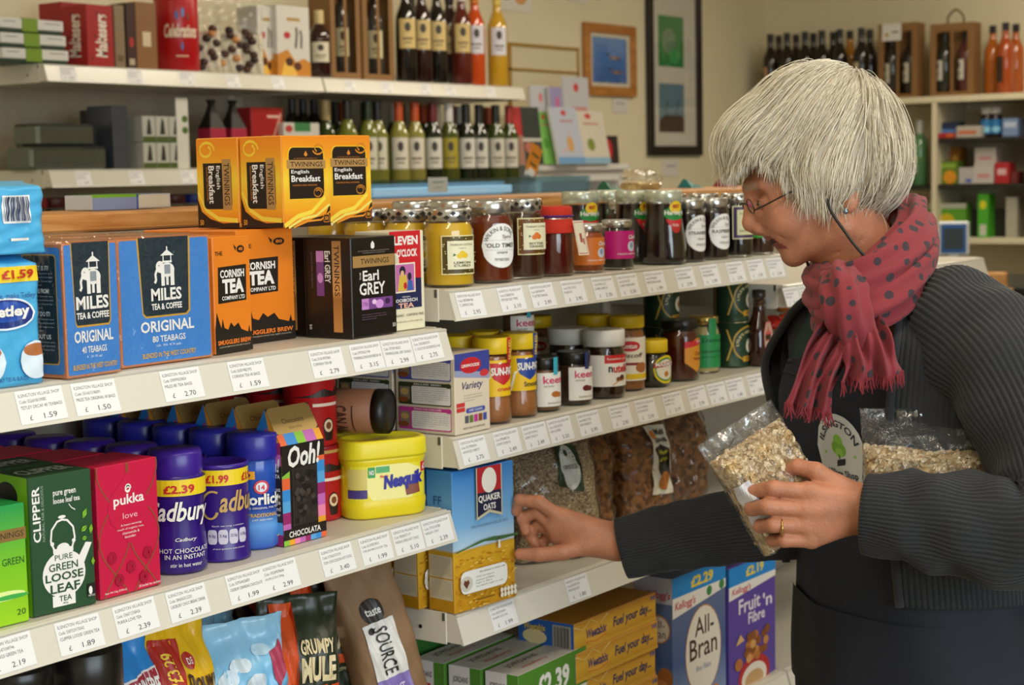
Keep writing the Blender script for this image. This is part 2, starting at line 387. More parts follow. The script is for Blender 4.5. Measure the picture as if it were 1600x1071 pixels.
JAR_T = tk('736|TC LEMON CURD|2.95;800|TIPTREE OLD TIMES|3.10;848|TC BITTER ORANGE|2.99;897|HONEY POT|3.95;944|CLAIRES APRICOT|3.30;982|CLAIRES MIXED BERRY|3.30;1024|HARTLEYS BLACKCURR|1.99;1071|TIPTREE STRAWBERRY|2.99;1110|TIPTREE RASPBERRY|2.99;1150|TC BLUEBERRY|2.95;1182|TC DAMSON|2.95;1212|ORGANIC JAM|2.69')
NUT_T = tk('741|LINWOODS VARIETY|3.75;793|SUNPAT CRUNCHY|2.49;837|SUNPAT SMOOTH|2.49;876|KEEN ALMOND|5.20;921|KEEN HAZELNUT|5.95;970|NUTELLA 400g|2.95;1010|LOTUS BISCOFF|2.59;1052|MARMITE 125g|2.19;1090|CLEAR HONEY|2.79;1121|SET HONEY|3.95;1150|GOLDEN SYRUP|1.45;1182|TREACLE|1.50;1216|MAPLE SYRUP|4.95')
QUK_T = tk('787|QUAKER OATS 1KG|1.99;903|PORRIDGE OATS|1.80')
bays = []
for nm, xa, xb, shs in (('left', -1.0, 0.0, ((1.2015, TEA_T), (.9525, COC_T), (.652, ()))), ('middle', 0.0, 1.0, ((1.2525, JAR_T), (1.05, NUT_T), (.804, QUK_T), (.477, ()))),
                        ('right', 1.0, 2.0, ((1.195, tk('1238|SNACK BARS|0.65;1262|MINTS|0.55')), (1.05, ()), (.804, ()), (.477, ())))):
    lab = {'left': 'cream steel shelf bay holding teas and hot chocolate', 'middle': 'cream steel shelf bay holding jams, spreads and oats', 'right': 'cream steel shelf bay with sweets behind the woman'}[nm]
    t = thing('shelving_bay', lab, 'shelf unit', (0, 0, 0), 0, 'front shelving bays')
    bays.append(t)
    part('back_panel', box(xa+.001, .405, .08, xb-.001, .42, 1.382, .001), mat('#a39b8a', .5, noise=.04), t)  # cream panel darkened: shade under the shelves is put into its colour
    part('plinth', box(xa+.002, .02, 0, xb-.002, .40, .09, .003), STEEL, t)
    for x in (xa, xb): part('upright', box(x-.013 if x == xb else x, .396, .02, x if x == xb else x+.013, .405, 1.38, .001), mat('#cfc8b8', .4), t)
    part('base_shelf', box(xa+.004, .0, .09, xb-.004, .40, .13, .002), STEEL, t)
    for zb, tks in shs: shelf(t, xa, xb, zb, tickets=tks)
    part('wooden_ledge', box(xa+.001, .40, 1.383, xb-.001, .62, 1.408, .003), wood('#b9732f', '#dba463', 5), t)
# ------------------------------------------------------------------ wine shelving against the back wall
WY = 2.03
wine = []
def bg_tick(xa, n, off): return [(None, xa+off+.9*i/n+random.uniform(-.03, .03), 'WINES AND GIFTS', '%d.%d9' % (random.randint(5, 12), random.choice((4, 9)))) for i in range(n)]
for nm, xa, xb in (('left', 1.0, 2.03), ('right', 2.03, 3.06)):
    t = thing('shelving_bay', {'left': 'cream back wall shelf bay with chocolates and gift packs', 'right': 'cream back wall shelf bay crowded with wine bottles'}[nm], 'shelf unit', (0, 0, 0), 0, 'back wall shelving bays')
    part('back_panel', box(xa+.001, 2.435, .05, xb-.001, 2.448, 1.80, .001), mat('#c9bfa6', .5, noise=.04), t)
    for x in (xa, xb-.03): part('upright', box(x, 2.40, 0, x+.03, 2.435, 1.84, .001), STEEL, t)
    for zb in ((1.70, 1.437, 1.202, .80, .40) if nm == 'left' else (1.70, 1.337, .98, .62, .30)):
        shelf(t, xa, xb, zb, .40, WY, bg_tick(xa, 5, .1) if zb > 1.2 else (), .05, .042)
    wine.append(t)
# ------------------------------------------------------------------ cabinet on the right hand wall
CREAM = mat('#ddd3b4', .5, noise=.03)
cab = thing('wall_cabinet', 'cream open cabinet of cubby holes on the right hand wall', 'cabinet', (5.3, 1.4, 0))
def cb(n, *b): return part(n, box(*[v-(5.3, 1.4, 0, 5.3, 1.4, 0)[i] for i, v in enumerate(b)], .002), CREAM, cab)
cb('cabinet_top', 5.30, -.2, 1.715, 5.655, 2.40, 1.742)
cb('cabinet_back', 5.64, -.2, .9, 5.655, 2.40, 1.715)
for y in (2.38, 1.46, 1.045, .3): cb('divider', 5.302, y, 1.13, 5.64, y+.022, 1.715)
cb('cabinet_base', 5.30, -.2, 1.11, 5.64, 2.40, 1.135)
BSH = mat('#26241f', .4)
for y0, y1, z in ((1.07, 1.455, 1.562), (1.07, 1.455, 1.365), (1.485, 2.375, 1.36), (.33, 1.04, 1.5)):
    part('black_shelf', box(.01, y0-1.4, z-.018, .33, y1-1.4, z, .002), BSH, cab)
# ------------------------------------------------------------------ products on the front shelves
TS, CS, JS, NS, QS, CE, CO = 1.2445, .9955, 1.2955, 1.093, .847, .520, .695
W_, K_ = '#f1efe9', '#15130f'
GOLD = mat('#b08a4a', .35, .55); SILV = mat('#c9c7c2', .22, .9); FOIL = mat('#9a9ba0', .3, .8)
GLASS = film('#f7faf5', .05, .03); CLEAR = film('#ffffff', .06, .10, .5, 'bag')
def fine(u0, v0, u1, v1, n, c, words='the quick leaves are picked and blended by hand for taste'):
    """n lines of fine print"""
    ops = []; w = words.split()
    for i in range(n):
        y1 = v1-(v1-v0)*i/n; y0 = y1-(v1-v0)/n*.55; t = ' '.join(w[(i*3+k) % len(w)] for k in range(4))
        ops.append(('t', t, u0, y0, u0+(u1-u0)*(1 if i < n-1 else .6), y1, c))
    return ops
def AL(px, py, z, right=None):
    p = onZ(px, py, z); return (p[0], p[1])
# ---- pouch: soft bag with a flat seal at the top
def pouch_surf(w, h, d, seal=.12, full=.55, sag=0.0, crinkle=.0015, seed=1, base=.75, sq=8):
    rnd = random.Random(seed); ph = [rnd.uniform(0, 6.28) for _ in range(8)]
    def T(u, v):
        e = max(0.0, 1-abs(2*u-1)**sq)**.5
        if v < .18: g = base+(1-base)*(v/.18)**.7
        elif v < full: g = 1
        else: t = (v-full)/max(1e-6, 1-seal-full); g = max(.03, math.cos(min(1, t)*math.pi/2)**.9)
        return d/2*(e*g+.012)
    def wr(u, v): return crinkle*(math.sin(17*u+9*v+ph[0])+.7*math.sin(31*v-13*u+ph[1])+.6*math.sin(47*u+23*v+ph[2]))
    def front(u, v, k=0.0): return ((u-.5)*w*(1-.05*math.sin(math.pi*v)*1.0), -T(u, v)-k+wr(u, v)-sag*v*v, v*h)
    def back(u, v, k=0.0): return ((u-.5)*w*(1-.05*math.sin(math.pi*v)), T(u, v)+k+wr(u, v)*.5-sag*v*v, v*h)
    return front, back
def surf_grid(fn, nu, nv, flip=False):
    v = [fn(i/nu, j/nv) for i in range(nu+1) for j in range(nv+1)]; f = []
    for i in range(nu):
        for j in range(nv):
            a = i*(nv+1)+j; q = (a, a+nv+1, a+nv+2, a+1); f.append(q if not flip else q[::-1])
    return v, f
def pouch_mesh(fr, bk, nu=22, nv=30):
    v1, f1 = surf_grid(fr, nu, nv); v2, f2 = surf_grid(bk, nu, nv, True); n = len(v1); f = f1+[tuple(i+n for i in q) for q in f2]
    for j in range(nv):
        a = j; f.append((a, a+1, n+a+1, n+a)); a = nu*(nv+1)+j; f.append((a+1, a, n+a, n+a+1))
    for i in range(nu):
        a, b = i*(nv+1), (i+1)*(nv+1); f.append((b, a, n+a, n+b)); a, b = a+nv, b+nv; f.append((a, b, n+b, n+a))
    return v1+v2, f
def pouch(name, label, loc, w, h, d, m, ops, rz=0.0, rot=None, group=None, cat='bag', ops_back=None, nu=22, nv=24, **kw):
    fr, bk = pouch_surf(w, h, d, **kw); t = thing(name, label, cat, loc, rz, group, rot)
    part('bag', pouch_mesh(fr, bk), m, t, True)
    if ops: stick('front_print', ops, fr, t, nu, nv, .0010, .00022, .0012)
    if ops_back: stick('back_print', ops_back, bk, t, nu, nv, .0008)
    return t
# ---- teas ------------------------------------------------------------------
def elephant(cu, cv, s, c, a):
    """white elephant emblem with a howdah; a = width/height ratio of the face"""
    e = lambda x, y, rx, ry: ('e', cu+x*s/a, cv+y*s, rx*s/a, ry*s, c); r = lambda x0, y0, x1, y1: ('r', cu+x0*s/a, cv+y0*s, cu+x1*s/a, cv+y1*s, c)
    return [e(.08, 0, .30, .22), e(-.22, .10, .17, .18), r(-.18, -.48, -.04, 0), r(.02, -.46, .12, 0), r(.2, -.48, .36, 0), ('l', [(cu-.32*s/a, cv+.08*s), (cu-.42*s/a, cv-.12*s), (cu-.40*s/a, cv-.3*s), (cu-.46*s/a, cv-.38*s)], .09*s/a, c, 1/a),
            r(-.12, .22, .28, .28), r(-.10, .28, -.06, .44), r(.22, .28, .26, .44), ('p', [(cu-.2*s/a, cv+.44*s), (cu+.36*s/a, cv+.44*s), (cu+.08*s/a, cv+.62*s)], c), e(.08, .66, .03, .06),
            ('r', cu-.04*s/a, cv-.12*s, cu+.2*s/a, cv+.16*s, '#8d97a0'), ('e', cu-.27*s/a, cv+.14*s, .02*s/a, .02*s, '#1d3038')]
MB_, MN, MT = '#3f83cf', '#152c38', '#b9694a'
def miles_front(n, g, wide):
    a = .56 if not wide else 1.0; u0, u1 = (.16, .84) if not wide else (.22, .76)
    return [('k', .02, .02, .98, .985, .03, .02, MB_), ('p', [(u0-.02, 1), (u1+.02, 1), (u1+.0, .40), (u1-.04, .37), (u0+.05, .37), (u0+.02, .40)], '#c79a3a'), ('p', [(u0, 1), (u1, 1), (u1-.02, .41), (u1-.05, .385), (u0+.06, .385), (u0+.03, .41)], MN)] + elephant(.5, .74, .26, W_, a*1.0) + [
        ('t', 'MILES', .5-.30*(.55 if wide else 1), .50, .5+.30*(.55 if wide else 1), .60, W_, .03), ('t', 'TEA & COFFEE', .5-.30*(.55 if wide else 1), .43, .5+.30*(.55 if wide else 1), .48, W_, .03),
        ('t', 'ORIGINAL', .14 if not wide else .21, .255, .86 if not wide else .79, .345, W_, .025), ('t', n, .27 if not wide else .33, .175, .73 if not wide else .69, .225, W_, .015), ('t', g, .36, .135, .64, .155, '#cfe0f0'),
        ('t', 'BLENDED IN THE WEST COUNTRY', .10 if not wide else .22, .055, .92 if not wide else .80, .095, '#e3b23c', .015)]
miles_side = [('k', .05, .03, .95, .97, .05, .03, MB_), ('k', .14, .10, .86, .92, .05, .03, '#c79a3a'), ('k', .16, .11, .84, .91, .05, .03, MN)] + [('t', h, .3, .80-.17*i, .7, .835-.17*i, W_, .02) for i, h in enumerate(('WHAT IS IT?', 'WHERE FROM?', 'WHY DO IT?', 'ABOUT US'))] + sum([fine(.22, .67-.17*i, .78, .785-.17*i, 4, '#b9c4cc') for i in range(4)], [])
MILT = mat('#c87a4a', .5)
def film_wrap(t, w, d, h):
    part('clear_wrap', box(-w/2-.0016, -d/2-.0022, .001, w/2+.0016, d/2+.0016, h+.002, .002), film('#ffffff', .035, .09, .7, 'wrap'), t)
A = AL(106, 593, TS); m40 = carton('tea_box', 'narrow blue and terracotta box of 40 teabags with white elephant, cling wrapped', 'tea box', A, .077, .072, .142, TS, MILT, 3, miles_front('40 TEABAGS', '125g', 0), miles_side, top=[('r', .05, .05, .95, .95, '#cf8450')])
film_wrap(m40, .077, .072, .142)
A = AL(190, 577, TS); m80 = carton('tea_box', 'wide blue box of 80 teabags with white elephant, beside the narrow one', 'tea box', A, .139, .072, .142, TS, MILT, 0, miles_front('80 TEABAGS', '250g', 1), miles_side, top=[('r', .02, .05, .98, .95, '#cf8450')])
film_wrap(m80, .139, .072, .142)
for i in (1, 2):
    dup(m40, off=(0, .079*i, 0), label='narrow elephant tea box standing %s the front narrow one' % ('directly behind' if i == 1 else 'two places behind'), group='rows of elephant tea boxes')
    dup(m80, off=(0, .079*i, 0), label='wide elephant tea box standing %s the front wide one' % ('directly behind' if i == 1 else 'two places behind'), group='rows of elephant tea boxes')
OR, OK_ = '#e8821e', '#1d1a14'
def cornish(n, wide):
    sky = [(0, 0), (1, 0), (1, .16), (.94, .16), (.92, .22), (.88, .16), (.7, .19), (.62, .25), (.5, .22), (.42, .26), (.34, .2), (.24, .22), (.2, .3), (.16, .22), (.09, .3), (.05, .36), (0, .22)]
    x0, x1 = (.10, .88) if not wide else (.06, .72)
    return [('p', sky, OK_), ('p', [(x0, .43), (x1-.02, .44), (x1, .75), (x0+.02, .74)], OK_), ('t', 'CORNISH', x0+.07, .645, x1-.06, .715, W_, .03), ('t', 'TEA', x0+.12, .51, x1-.08, .635, W_, .05), ('t', 'COMPANY LTD', x0+.10, .455, x1-.06, .49, W_, .02),
            ('t', 'THE', .05, .84, .25, .875, OK_, .01), ('e', .74, .885, .10, .032, OK_), ('p', [(.62, .9), (.55, .93), (.6, .87)], OK_), ('t', n, .68, .87, .80, .90, OR, .03), ('t', 'SMUGGLERS BREW', .05, .075, .95, .115, '#ee7f2a', .03), ('t', 'A SMOOTH BREW FROM THE WEST COUNTRY', .08, .05, .92, .062, '#c9b9a2')]
A = AL(338, 555, TS); c40 = carton('tea_box', 'bright orange box of 40 teabags with black skyline print, in front', 'tea box', A, .072, .072, .138, TS, mat(OR, .45), 8, cornish('40', 0), fine(.1, .3, .9, .7, 6, OK_))
B = AL(462, 528, TS); c80 = carton('tea_box', 'larger orange box of 80 teabags with black tea logo, set further back', 'tea box', (B[0]-.105, B[1]-.004), .105, .08, .142, TS, mat(OR, .45), 2, cornish('80', 1), fine(.1, .3, .9, .7, 6, OK_))
dup(c80, off=(0, .083, 0), label='orange teabag box at the back behind the larger orange one', group='orange tea boxes')
EG = mat('#1b1713', .32); GR = grad([(0, '#d99a54'), (.05, '#a8763e'), (.06, '#e0a868'), (.14, '#8e6a3e')], 2, .35)
earl_f = [('e', .48, .90, .04, .02, W_), ('p', [(.44, .9), (.52, .9), (.52, .93), (.48, .96), (.44, .93)], W_), ('t', 'BY APPOINTMENT TEA AND COFFEE MERCHANTS', .15, .855, .85, .866, '#9a9088'), ('t', 'TWININGS OF LONDON', .25, .835, .75, .846, '#9a9088'), ('r', .03, .70, .97, .815, '#a9834c'), ('t', 'TWININGS', .2, .73, .84, .785, K_, .005),
          ('t', 'Earl', .24, .56, .60, .665, W_, .02), ('t', 'GREY', .16, .42, .74, .545, W_, .02), ('t', 'THE', .17, .575, .20, .65, W_, 0, 0, 90), ('r', .20, .275, .36, .385, '#c98ad0'), ('r', .365, .275, .90, .385, '#7b4790'), ('e', .6, .32, .09, .045, '#d79adf'), ('e', .78, .34, .06, .03, '#3d2350'), ('e', .48, .345, .05, .025, '#f0c8ee'), ('t', '1706', .22, .31, .34, .35, '#7b4790')] + fine(.2, .16, .75, .23, 3, '#8f6f8c') + [('t', '50', .88, .07, .95, .11, W_)]
earl_l = [('r', .60, .06, .79, .97, GR), ('t', 'TWININGS', .64, .42, .75, .93, K_, .005, 0, -90), ('t', 'Earl GREY', .44, .55, .56, .87, W_, .02, 0, -90), ('r', .26, .42, .42, .87, '#7b4790'), ('r', .26, .76, .42, .87, '#c98ad0'), ('e', .34, .6, .06, .05, '#d79adf'), ('t', 'scented with bergamot', .14, .5, .19, .86, '#7d6478', 0, 0, -90), ('t', '50', .08, .08, .13, .13, W_, 0, 0, -90), ('p', [(0, 0), (.02, 0), (.02, 1), (0, 1)], '#2c241d')]
A = AL(552, 530, TS); eg = carton('tea_box', 'black earl grey tea box with gold band and purple picture', 'tea box', A, .094, .076, .128, TS, EG, 3, earl_f, earl_l)
dup(eg, off=(.002, .08, 0), label='second black earl grey box hidden behind the front one', group='earl grey boxes')
B = AL(665, 512, TS)
roo = carton('tea_box', 'cream, red and navy rooibos tea carton at the right end of the tea shelf', 'tea box', (B[0]-.072, B[1]), .072, .06, .132, TS, mat('#e9e2c4', .5), 0,
    [('r', .0, .52, .9, 1, '#cf1f2a'), ('r', 0, .22, .9, .52, '#1b2250'), ('t', 'ELEVEN', .0, .86, .82, .95, W_, .04), ('t', "O'CLOCK", .2, .74, .80, .82, W_, .035), ('e', .13, .70, .13, .085, '#efe7cf'), ('e', .13, .70, .10, .065, '#dcd2b4'), ('l', [(.13, .70), (.13, .75)], .015, K_), ('l', [(.13, .70), (.08, .71)], .015, K_),
     ('r', .12, .38, .72, .68, '#efe7cf'), ('r', .15, .395, .69, .665, '#c46fae'), ('e', .35, .60, .09, .05, '#20203c'), ('p', [(.2, .40), (.5, .40), (.46, .56), (.26, .56)], '#d8b84a'), ('e', .55, .54, .06, .04, '#20203c'), ('p', [(.46, .40), (.66, .40), (.62, .50), (.5, .50)], '#3d62b0'), ('e', .42, .45, .05, .035, '#c8232b'), ('e', .34, .575, .05, .03, '#e3b48c'),
     ('t', 'ORIGINAL', .32, .33, .56, .345, W_), ('t', 'ROOIBOSCH', .06, .285, .76, .32, W_, .02), ('t', 'TEA', .2, .225, .66, .275, '#f2b9a0', .03), ('t', 'ORGANIC - CAFFEINE FREE', .02, .14, .94, .165, '#2b3a2a'), ('t', 'PURE NATURAL SOUTH AFRICAN', .05, .08, .9, .095, '#6b6552')], fine(.1, .2, .9, .8, 9, '#6b6552'))
# orange english breakfast boxes stacked on top
EB = mat('#f09a1c', .42)
EBF = grad([(0, '#e0701a'), (.02, '#f3a41f'), (.06, '#f6d23a'), (.09, '#f2a01e'), (.114, '#ee8a18')], 2, .42)
def sw(cu, cv, ru, rv, a0, a1, wd, c, k=14): return ('l', [(cu+ru*(1-.5*i/k)*math.cos(math.radians(a0+(a1-a0)*i/k)), cv+rv*(1-.5*i/k)*math.sin(math.radians(a0+(a1-a0)*i/k))) for i in range(k+1)], wd, c)
eb_f = [('r', .01, .01, .99, .99, EBF), ('p', [(0, 0), (1, 0), (1, .26), (.9, .12), (.7, .10), (.4, .04)], '#2a160a'), ('l', [(.02, .02), (.3, .12), (.6, .16), (.9, .32)], .05, '#f7dc4a'), ('l', [(.1, .0), (.4, .09), (.7, .12), (1, .24)], .03, '#f0e06a'), ('l', [(.2, .0), (.5, .06), (.8, .07), (1, .16)], .02, '#e8962a'), ('k', .12, .30, .90, .88, .10, .08, '#f4c32a'), ('k', .14, .31, .88, .87, .10, .08, '#1d140e'), ('r', .14, .31, .3, .45, '#1d140e'),
        ('e', .5, .795, .035, .02, '#e08a2a'), ('p', [(.46, .79), (.54, .79), (.5, .835)], '#e08a2a'), ('t', 'BY APPOINTMENT TEA MERCHANTS', .25, .745, .75, .757, '#c07a2a'), ('r', .10, .64, .92, .735, '#b28a52'), ('t', 'TWININGS', .17, .66, .86, .715, K_, .005), ('t', 'English', .18, .575, .56, .625, W_, .01), ('t', 'Breakfast', .18, .495, .80, .565, W_, .02), ('t', 'GOLDEN & WELL ROUNDED', .2, .45, .72, .465, '#d9822a', .01),
        sw(.74, .37, .11, .06, 0, 500, .016, '#b9762a'), sw(.77, .86, .13, .07, 200, 600, .018, '#d98a24'), ('k', .84, .04, .97, .13, .02, .015, '#d9822a'), ('k', .85, .047, .96, .123, .02, .015, '#2a160a'), ('t', '50', .87, .065, .94, .105, '#f0a83a', .02)]
eb_l = [('r', .01, .01, .99, .99, EBF), ('p', [(0, 0), (1, 0), (1, .06), (.6, .05), (.3, .10), (.1, .18), (0, .34)], '#2a160a'), ('l', [(.02, .4), (.2, .2), (.5, .1), (.96, .08)], .05, '#f7dc4a'), sw(.25, .86, .2, .1, 0, 420, .03, '#f7d23a'), ('k', .16, .21, .84, .72, .08, .06, '#1d140e'), ('r', .16, .5, .6, .72, '#1d140e'), ('r', .62, .20, .83, .76, '#b28a52'),
        ('t', 'TWININGS', .66, .25, .79, .72, K_, .005, 0, -90), ('t', 'English', .46, .43, .57, .69, W_, .01, 0, -90), ('t', 'Breakfast', .29, .27, .43, .69, W_, .02, 0, -90), ('t', 'GOLDEN AND WELL ROUNDED', .24, .3, .27, .68, '#d9822a', .01, 0, -90), ('t', '50', .05, .03, .14, .09, '#f0a83a', .02)]
ebz = TS+.1435
xb = xat(441, .062, 1.45); eb1 = carton('tea_box', 'orange english breakfast tea box in front of the upper stack, left side showing', 'tea box', (xb, .062), .088, .070, .114, ebz, EB, 1, eb_f, eb_l, group='orange english breakfast boxes on top')
dup(eb1, off=(-.003, .075, 0), rz=math.radians(3), label='orange english breakfast box at the left, behind the front one')
xb = xat(506, .085, 1.45); eb3 = dup(eb1, loc=(xb+.053, .085+.038, ebz+.002), rz=math.radians(-1), label='orange english breakfast box at the right end of the upper row')
# tetley soft packs
tet = [('r', .0, .80, .98, .92, '#f2cf23'), ('r', 0, .80, .3, .92, '#c99a2e'), ('t', '£1.59', .42, .825, .86, .895, '#c2281e', .03), ('e', .13, .86, .08, .045, '#e8cf9a'), ('t', 'make time, make Tetley', .06, .665, .88, .72, '#1b3f8f', 0, 0, -6), ('e', .46, .56, .42, .125, '#e9f3fb'), ('e', .46, .56, .39, .11, '#16307f'), ('e', .46, .575, .33, .08, '#2450ae'), ('t', 'Tetley', .16, .515, .78, .625, W_, .035),
       ('t', 'Decaf', .0, .40, .22, .45, '#2f8a4a', .03), ('e', .15, .19, .26, .16, '#dfeefa'), ('e', .84, .19, .22, .15, '#dfeefa'), ('e', .84, .27, .18, .05, '#b5703f'), ('e', .15, .27, .2, .055, '#b5703f'), ('t', '40 TEA BAGS', .3, .04, .7, .075, '#1b3f8f')]
TB = mat('#4fb0e2', .28)
tp = onZ(70, 597, TS)
pouch('tea_pack', 'light blue soft tea pack with yellow price flash at the shelf edge', (tp[0]-.043, tp[1]+.036, TS), .090, .132, .074, TB, tet, group='light blue tea packs', cat='tea pack', seal=.02, full=.93, base=.97, crinkle=.0007, sq=22)
tx = xat(38, .05, 1.42)
t2 = pouch('tea_pack', 'light blue soft tea pack lying on top of another at left edge', (tx-.055, .052, TS+.134), .11, .074, .085, TB, [('r', .45, .42, .78, .80, '#e9eef2')]+[('r', .47+.018*i, .45, .475+.018*i+.006*(i % 3), .78, '#20305a') for i in range(15)]+[('r', .5, 0.1824, .72, 0.2176, W_)], group='light blue tea packs', cat='tea pack', seal=.02, full=.90, base=.97, crinkle=.001, sq=18)
# ---- cocoa shelf -----------------------------------------------------------
def lidjar(name, label, loc, prof, m, lid_prof, lid_m, ops=None, lab=None, group=None, cat='jar', rz=0.0, lidname='lid', n=32, bodyname='body', extra=None):
    t = thing(name, label, cat, loc, rz, group); part(bodyname, lathe(prof, n), m, t, True)
    if lid_prof: part(lidname, lathe(lid_prof, n), lid_m, t, True)
    if ops:
        R, w_, z0, h_ = lab[:4]; stick('label_print', ops, cyl_map(R, w_, z0, h_, lab[4] if len(lab) > 4 else 0), t, 16, 1, .0004)
    return t
GN, LG = '#1f4a28', '#8fd014'
gt = AL(38, 968, CS)
carton('tea_box', 'lime green tea carton cut off by the left edge of the picture', 'tea box', (gt[0]-.075, gt[1]-.004), .075, .07, .125, CS, grad([(0, '#9ed41a'), (.06, '#7cc81c'), (.125, '#1d9a4c')]), -4,
       [('r', .3, .70, 1, .80, '#8a6a34'), ('t', 'TWININGS', .35, .725, .96, .775, K_), ('t', 'PURE GREEN', .3, .5, .95, .56, '#1d4a24'), ('e', .6, .25, .35, .04, '#e6f7a0'), ('e', .7, .235, .3, .02, '#3fae4a'), ('t', '20', .8, .07, .94, .12, '#1d4a24')])
clip_f = [('t', 'CLIPPER', .05, .53, .17, .93, W_, .02, 0, 90), ('t', 'NATURAL, FAIR & DELICIOUS', .19, .53, .235, .93, '#9fb59f', 0, 0, 90), ('t', 'pure green', .38, .83, .74, .875, W_, .015), ('t', 'loose leaf tea', .38, .785, .80, .825, W_, .015), ('l', [(.62, .77), (.66, .74), (.72, .72)], .008, W_),
          ('e', .5, .27, .34, .17, W_), ('p', [(.3, .34), (.70, .34), (.64, .44), (.36, .44)], W_), ('k', .34, .425, .66, .46, .01, .01, W_), ('p', [(.74, .28), (.80, .30), (.96, .46), (.86, .47), (.72, .36)], W_), ('r', .30, .04, .66, .12, W_), ('e', .5, .46, .1, .035, W_),
          ('l', [(.36, .45), (.31, .52), (.33, .60), (.42, .655), (.5, .665), (.58, .655), (.67, .60), (.69, .52), (.64, .45)], .028, W_, 1.8), ('e', .5, .685, .06, .012, W_), ('e', .33, .50, .03, .015, W_), ('e', .67, .50, .03, .015, W_),
          ('t', 'PURE', .36, .375, .64, .415, GN), ('t', 'GREEN', .26, .30, .72, .355, GN, .01), ('t', 'LOOSE', .2, .225, .80, .285, GN, .02), ('t', 'LEAF', .27, .14, .74, .205, GN, .02), ('t', 'TEA', .40, .075, .6, .115, GN, .01), ('t', '80g', .46, .05, .54, .066, GN)]
for (x, y, s, r) in ((.86, .68, 1, 30), (.84, .57, .9, 60), (.95, .56, .9, 10), (.84, .50, .7, 80), (.96, .32, .8, 0)):
    a = math.radians(90-r); c, q = math.cos(a), math.sin(a); L = .075*s
    clip_f.append(('p', [(x-c*L, y-q*L*.6), (x-q*L*.45, y+c*L*.3), (x+c*L, y+q*L*.6), (x+q*L*.45, y-c*L*.3)], '#86c626')); clip_f.append(('l', [(x-c*L, y-q*L*.6), (x+c*L, y+q*L*.6)], .006, GN))
clip_f += [('k', .85, .06, .98, .16, .01, .01, K_), ('e', .9, .11, .03, .03, W_), ('t', 'FAIRTRADE', .86, .065, .97, .078, W_)]
A = AL(53, 966, CS); clip = carton('tea_box', 'dark green loose leaf tea carton with white teapot drawing', 'tea box', A, .078, .066, .148, CS, mat(GN, .45), -6, clip_f, [('r', 0, 0, .98, 1, '#7fc21a'), ('e', .4, .85, .3, .1, K_)]+fine(.1, .2, .9, .6, 8, GN), top=[('t', 'CLIPPER', .1, .3, .9, .7, '#c9d6c9', .02)])
dup(clip, off=(.008, .07, 0), label='second dark green tea carton behind the teapot one', group='dark green tea cartons')
PK, PG = '#cc1444', '#8f5030'
puk = []
for i in range(4):                                                        # ogee lattice
    for sg in (-1, 1):
        L = [(-.25+.5*i+sg*.24*math.cos(2*math.pi*v*.95+.6), v) for v in np.linspace(0.0, 1, 41)]; run = []
        for p in L+[(9, 9)]:
            if 0 <= p[0] <= 1: run.append(p)
            elif len(run) > 1: puk.append(('l', run, .020, PG, 1.7)); run = []
            else: run = []
def clipu(o): return o
puk_f = puk+[('p', [(.5, .93), (.60, .86), (.78, .76), (.84, .66), (.80, .56), (.62, .46), (.5, .37), (.38, .46), (.20, .56), (.16, .66), (.22, .76), (.40, .86)], PK), ('t', 'pukka', .26, .66, .76, .76, W_, .02), sw(.5, .80, .05, .03, 0, 540, .02, W_), ('t', 'love', .40, .575, .64, .62, '#f0b8c0'), ('t', 'A heart-warming', .36, .515, .70, .535, W_), ('t', 'touch of organic rose,', .30, .485, .74, .505, W_), ('t', 'chamomile &', .38, .455, .66, .475, W_), ('t', 'lavender', .42, .425, .60, .445, W_)]
for (x, y) in ((.2, .3), (.5, .2), (.78, .28), (.3, .12), (.7, .1)):
    for k in range(7):
        a = 2*math.pi*k/7; puk_f.append(('e', x+.05*math.cos(a), y+.03*math.sin(a), .03, .018, '#a80c34'))
puk_f += [('t', '20 herbal tea sachets', .6, .025, .96, .045, W_), ('t', 'Net Wt 24g (0.85oz)', .05, .03, .4, .05, W_)]
A = AL(158, 939, CS); pk = carton('tea_box', 'crimson herbal tea carton with leaf lattice pattern, front of its row', 'tea box', A, .088, .07, .146, CS, mat(PK, .42), 0, puk_f, [clipu(o) for o in puk])
for i in (1, 2, 3): dup(pk, off=(-.012*i, .073*i, 0), label='crimson herbal tea carton %s in its row, only the top showing' % ('second', 'third', 'last')[i-1], group='row of crimson tea cartons')
CP = mat('#31187a', .25); CPL = mat('#3c2090', .3)
def cz(px, Y, z=CS): return (xat(px, Y, z+.04), Y, z)
def cadj(name, label, loc, group=None):
    t = lidjar(name, label, loc, [(0, 0), (.030, 0), (.0335, .004), (.0335, .03), (.030, .062), (.0315, .085), (.0335, .10), (.0325, .112), (.029, .118), (0, .119)], CP, [(.0305, .112), (.0315, .114), (.0315, .138), (.029, .143), (0, .1435)], CPL, None, None, group, 'jar')
    stick('label_print', [('r', 0, .80, 1, .99, '#f0d21e'), ('t', '£2.39', .42, .83, .68, .93, '#c8202a', .03), ('t', 'Cadbury', .26, .44, .84, .74, W_, .02, .3)], cyl_map(.0339, .14, .012, .10, -.85), t, 20)
    stick('lower_print', [('t', 'Cadbury', .48, .78, .64, .90, W_, .01, .3), ('t', 'HOT CHOCOLATE', .36, .50, .76, .62, W_), ('t', 'IN AN INSTANT', .40, .34, .72, .46, W_), ('t', 'stir in hot water', .44, .14, .68, .24, W_), ('r', .24, .3, .34, .7, '#d8d4e4')], cyl_map(.0339, .16, .003, .045, -.75), t, 20); return t
cj = cadj('chocolate_jar', 'purple instant chocolate jar with yellow £2.39 band', cz(278, .068))
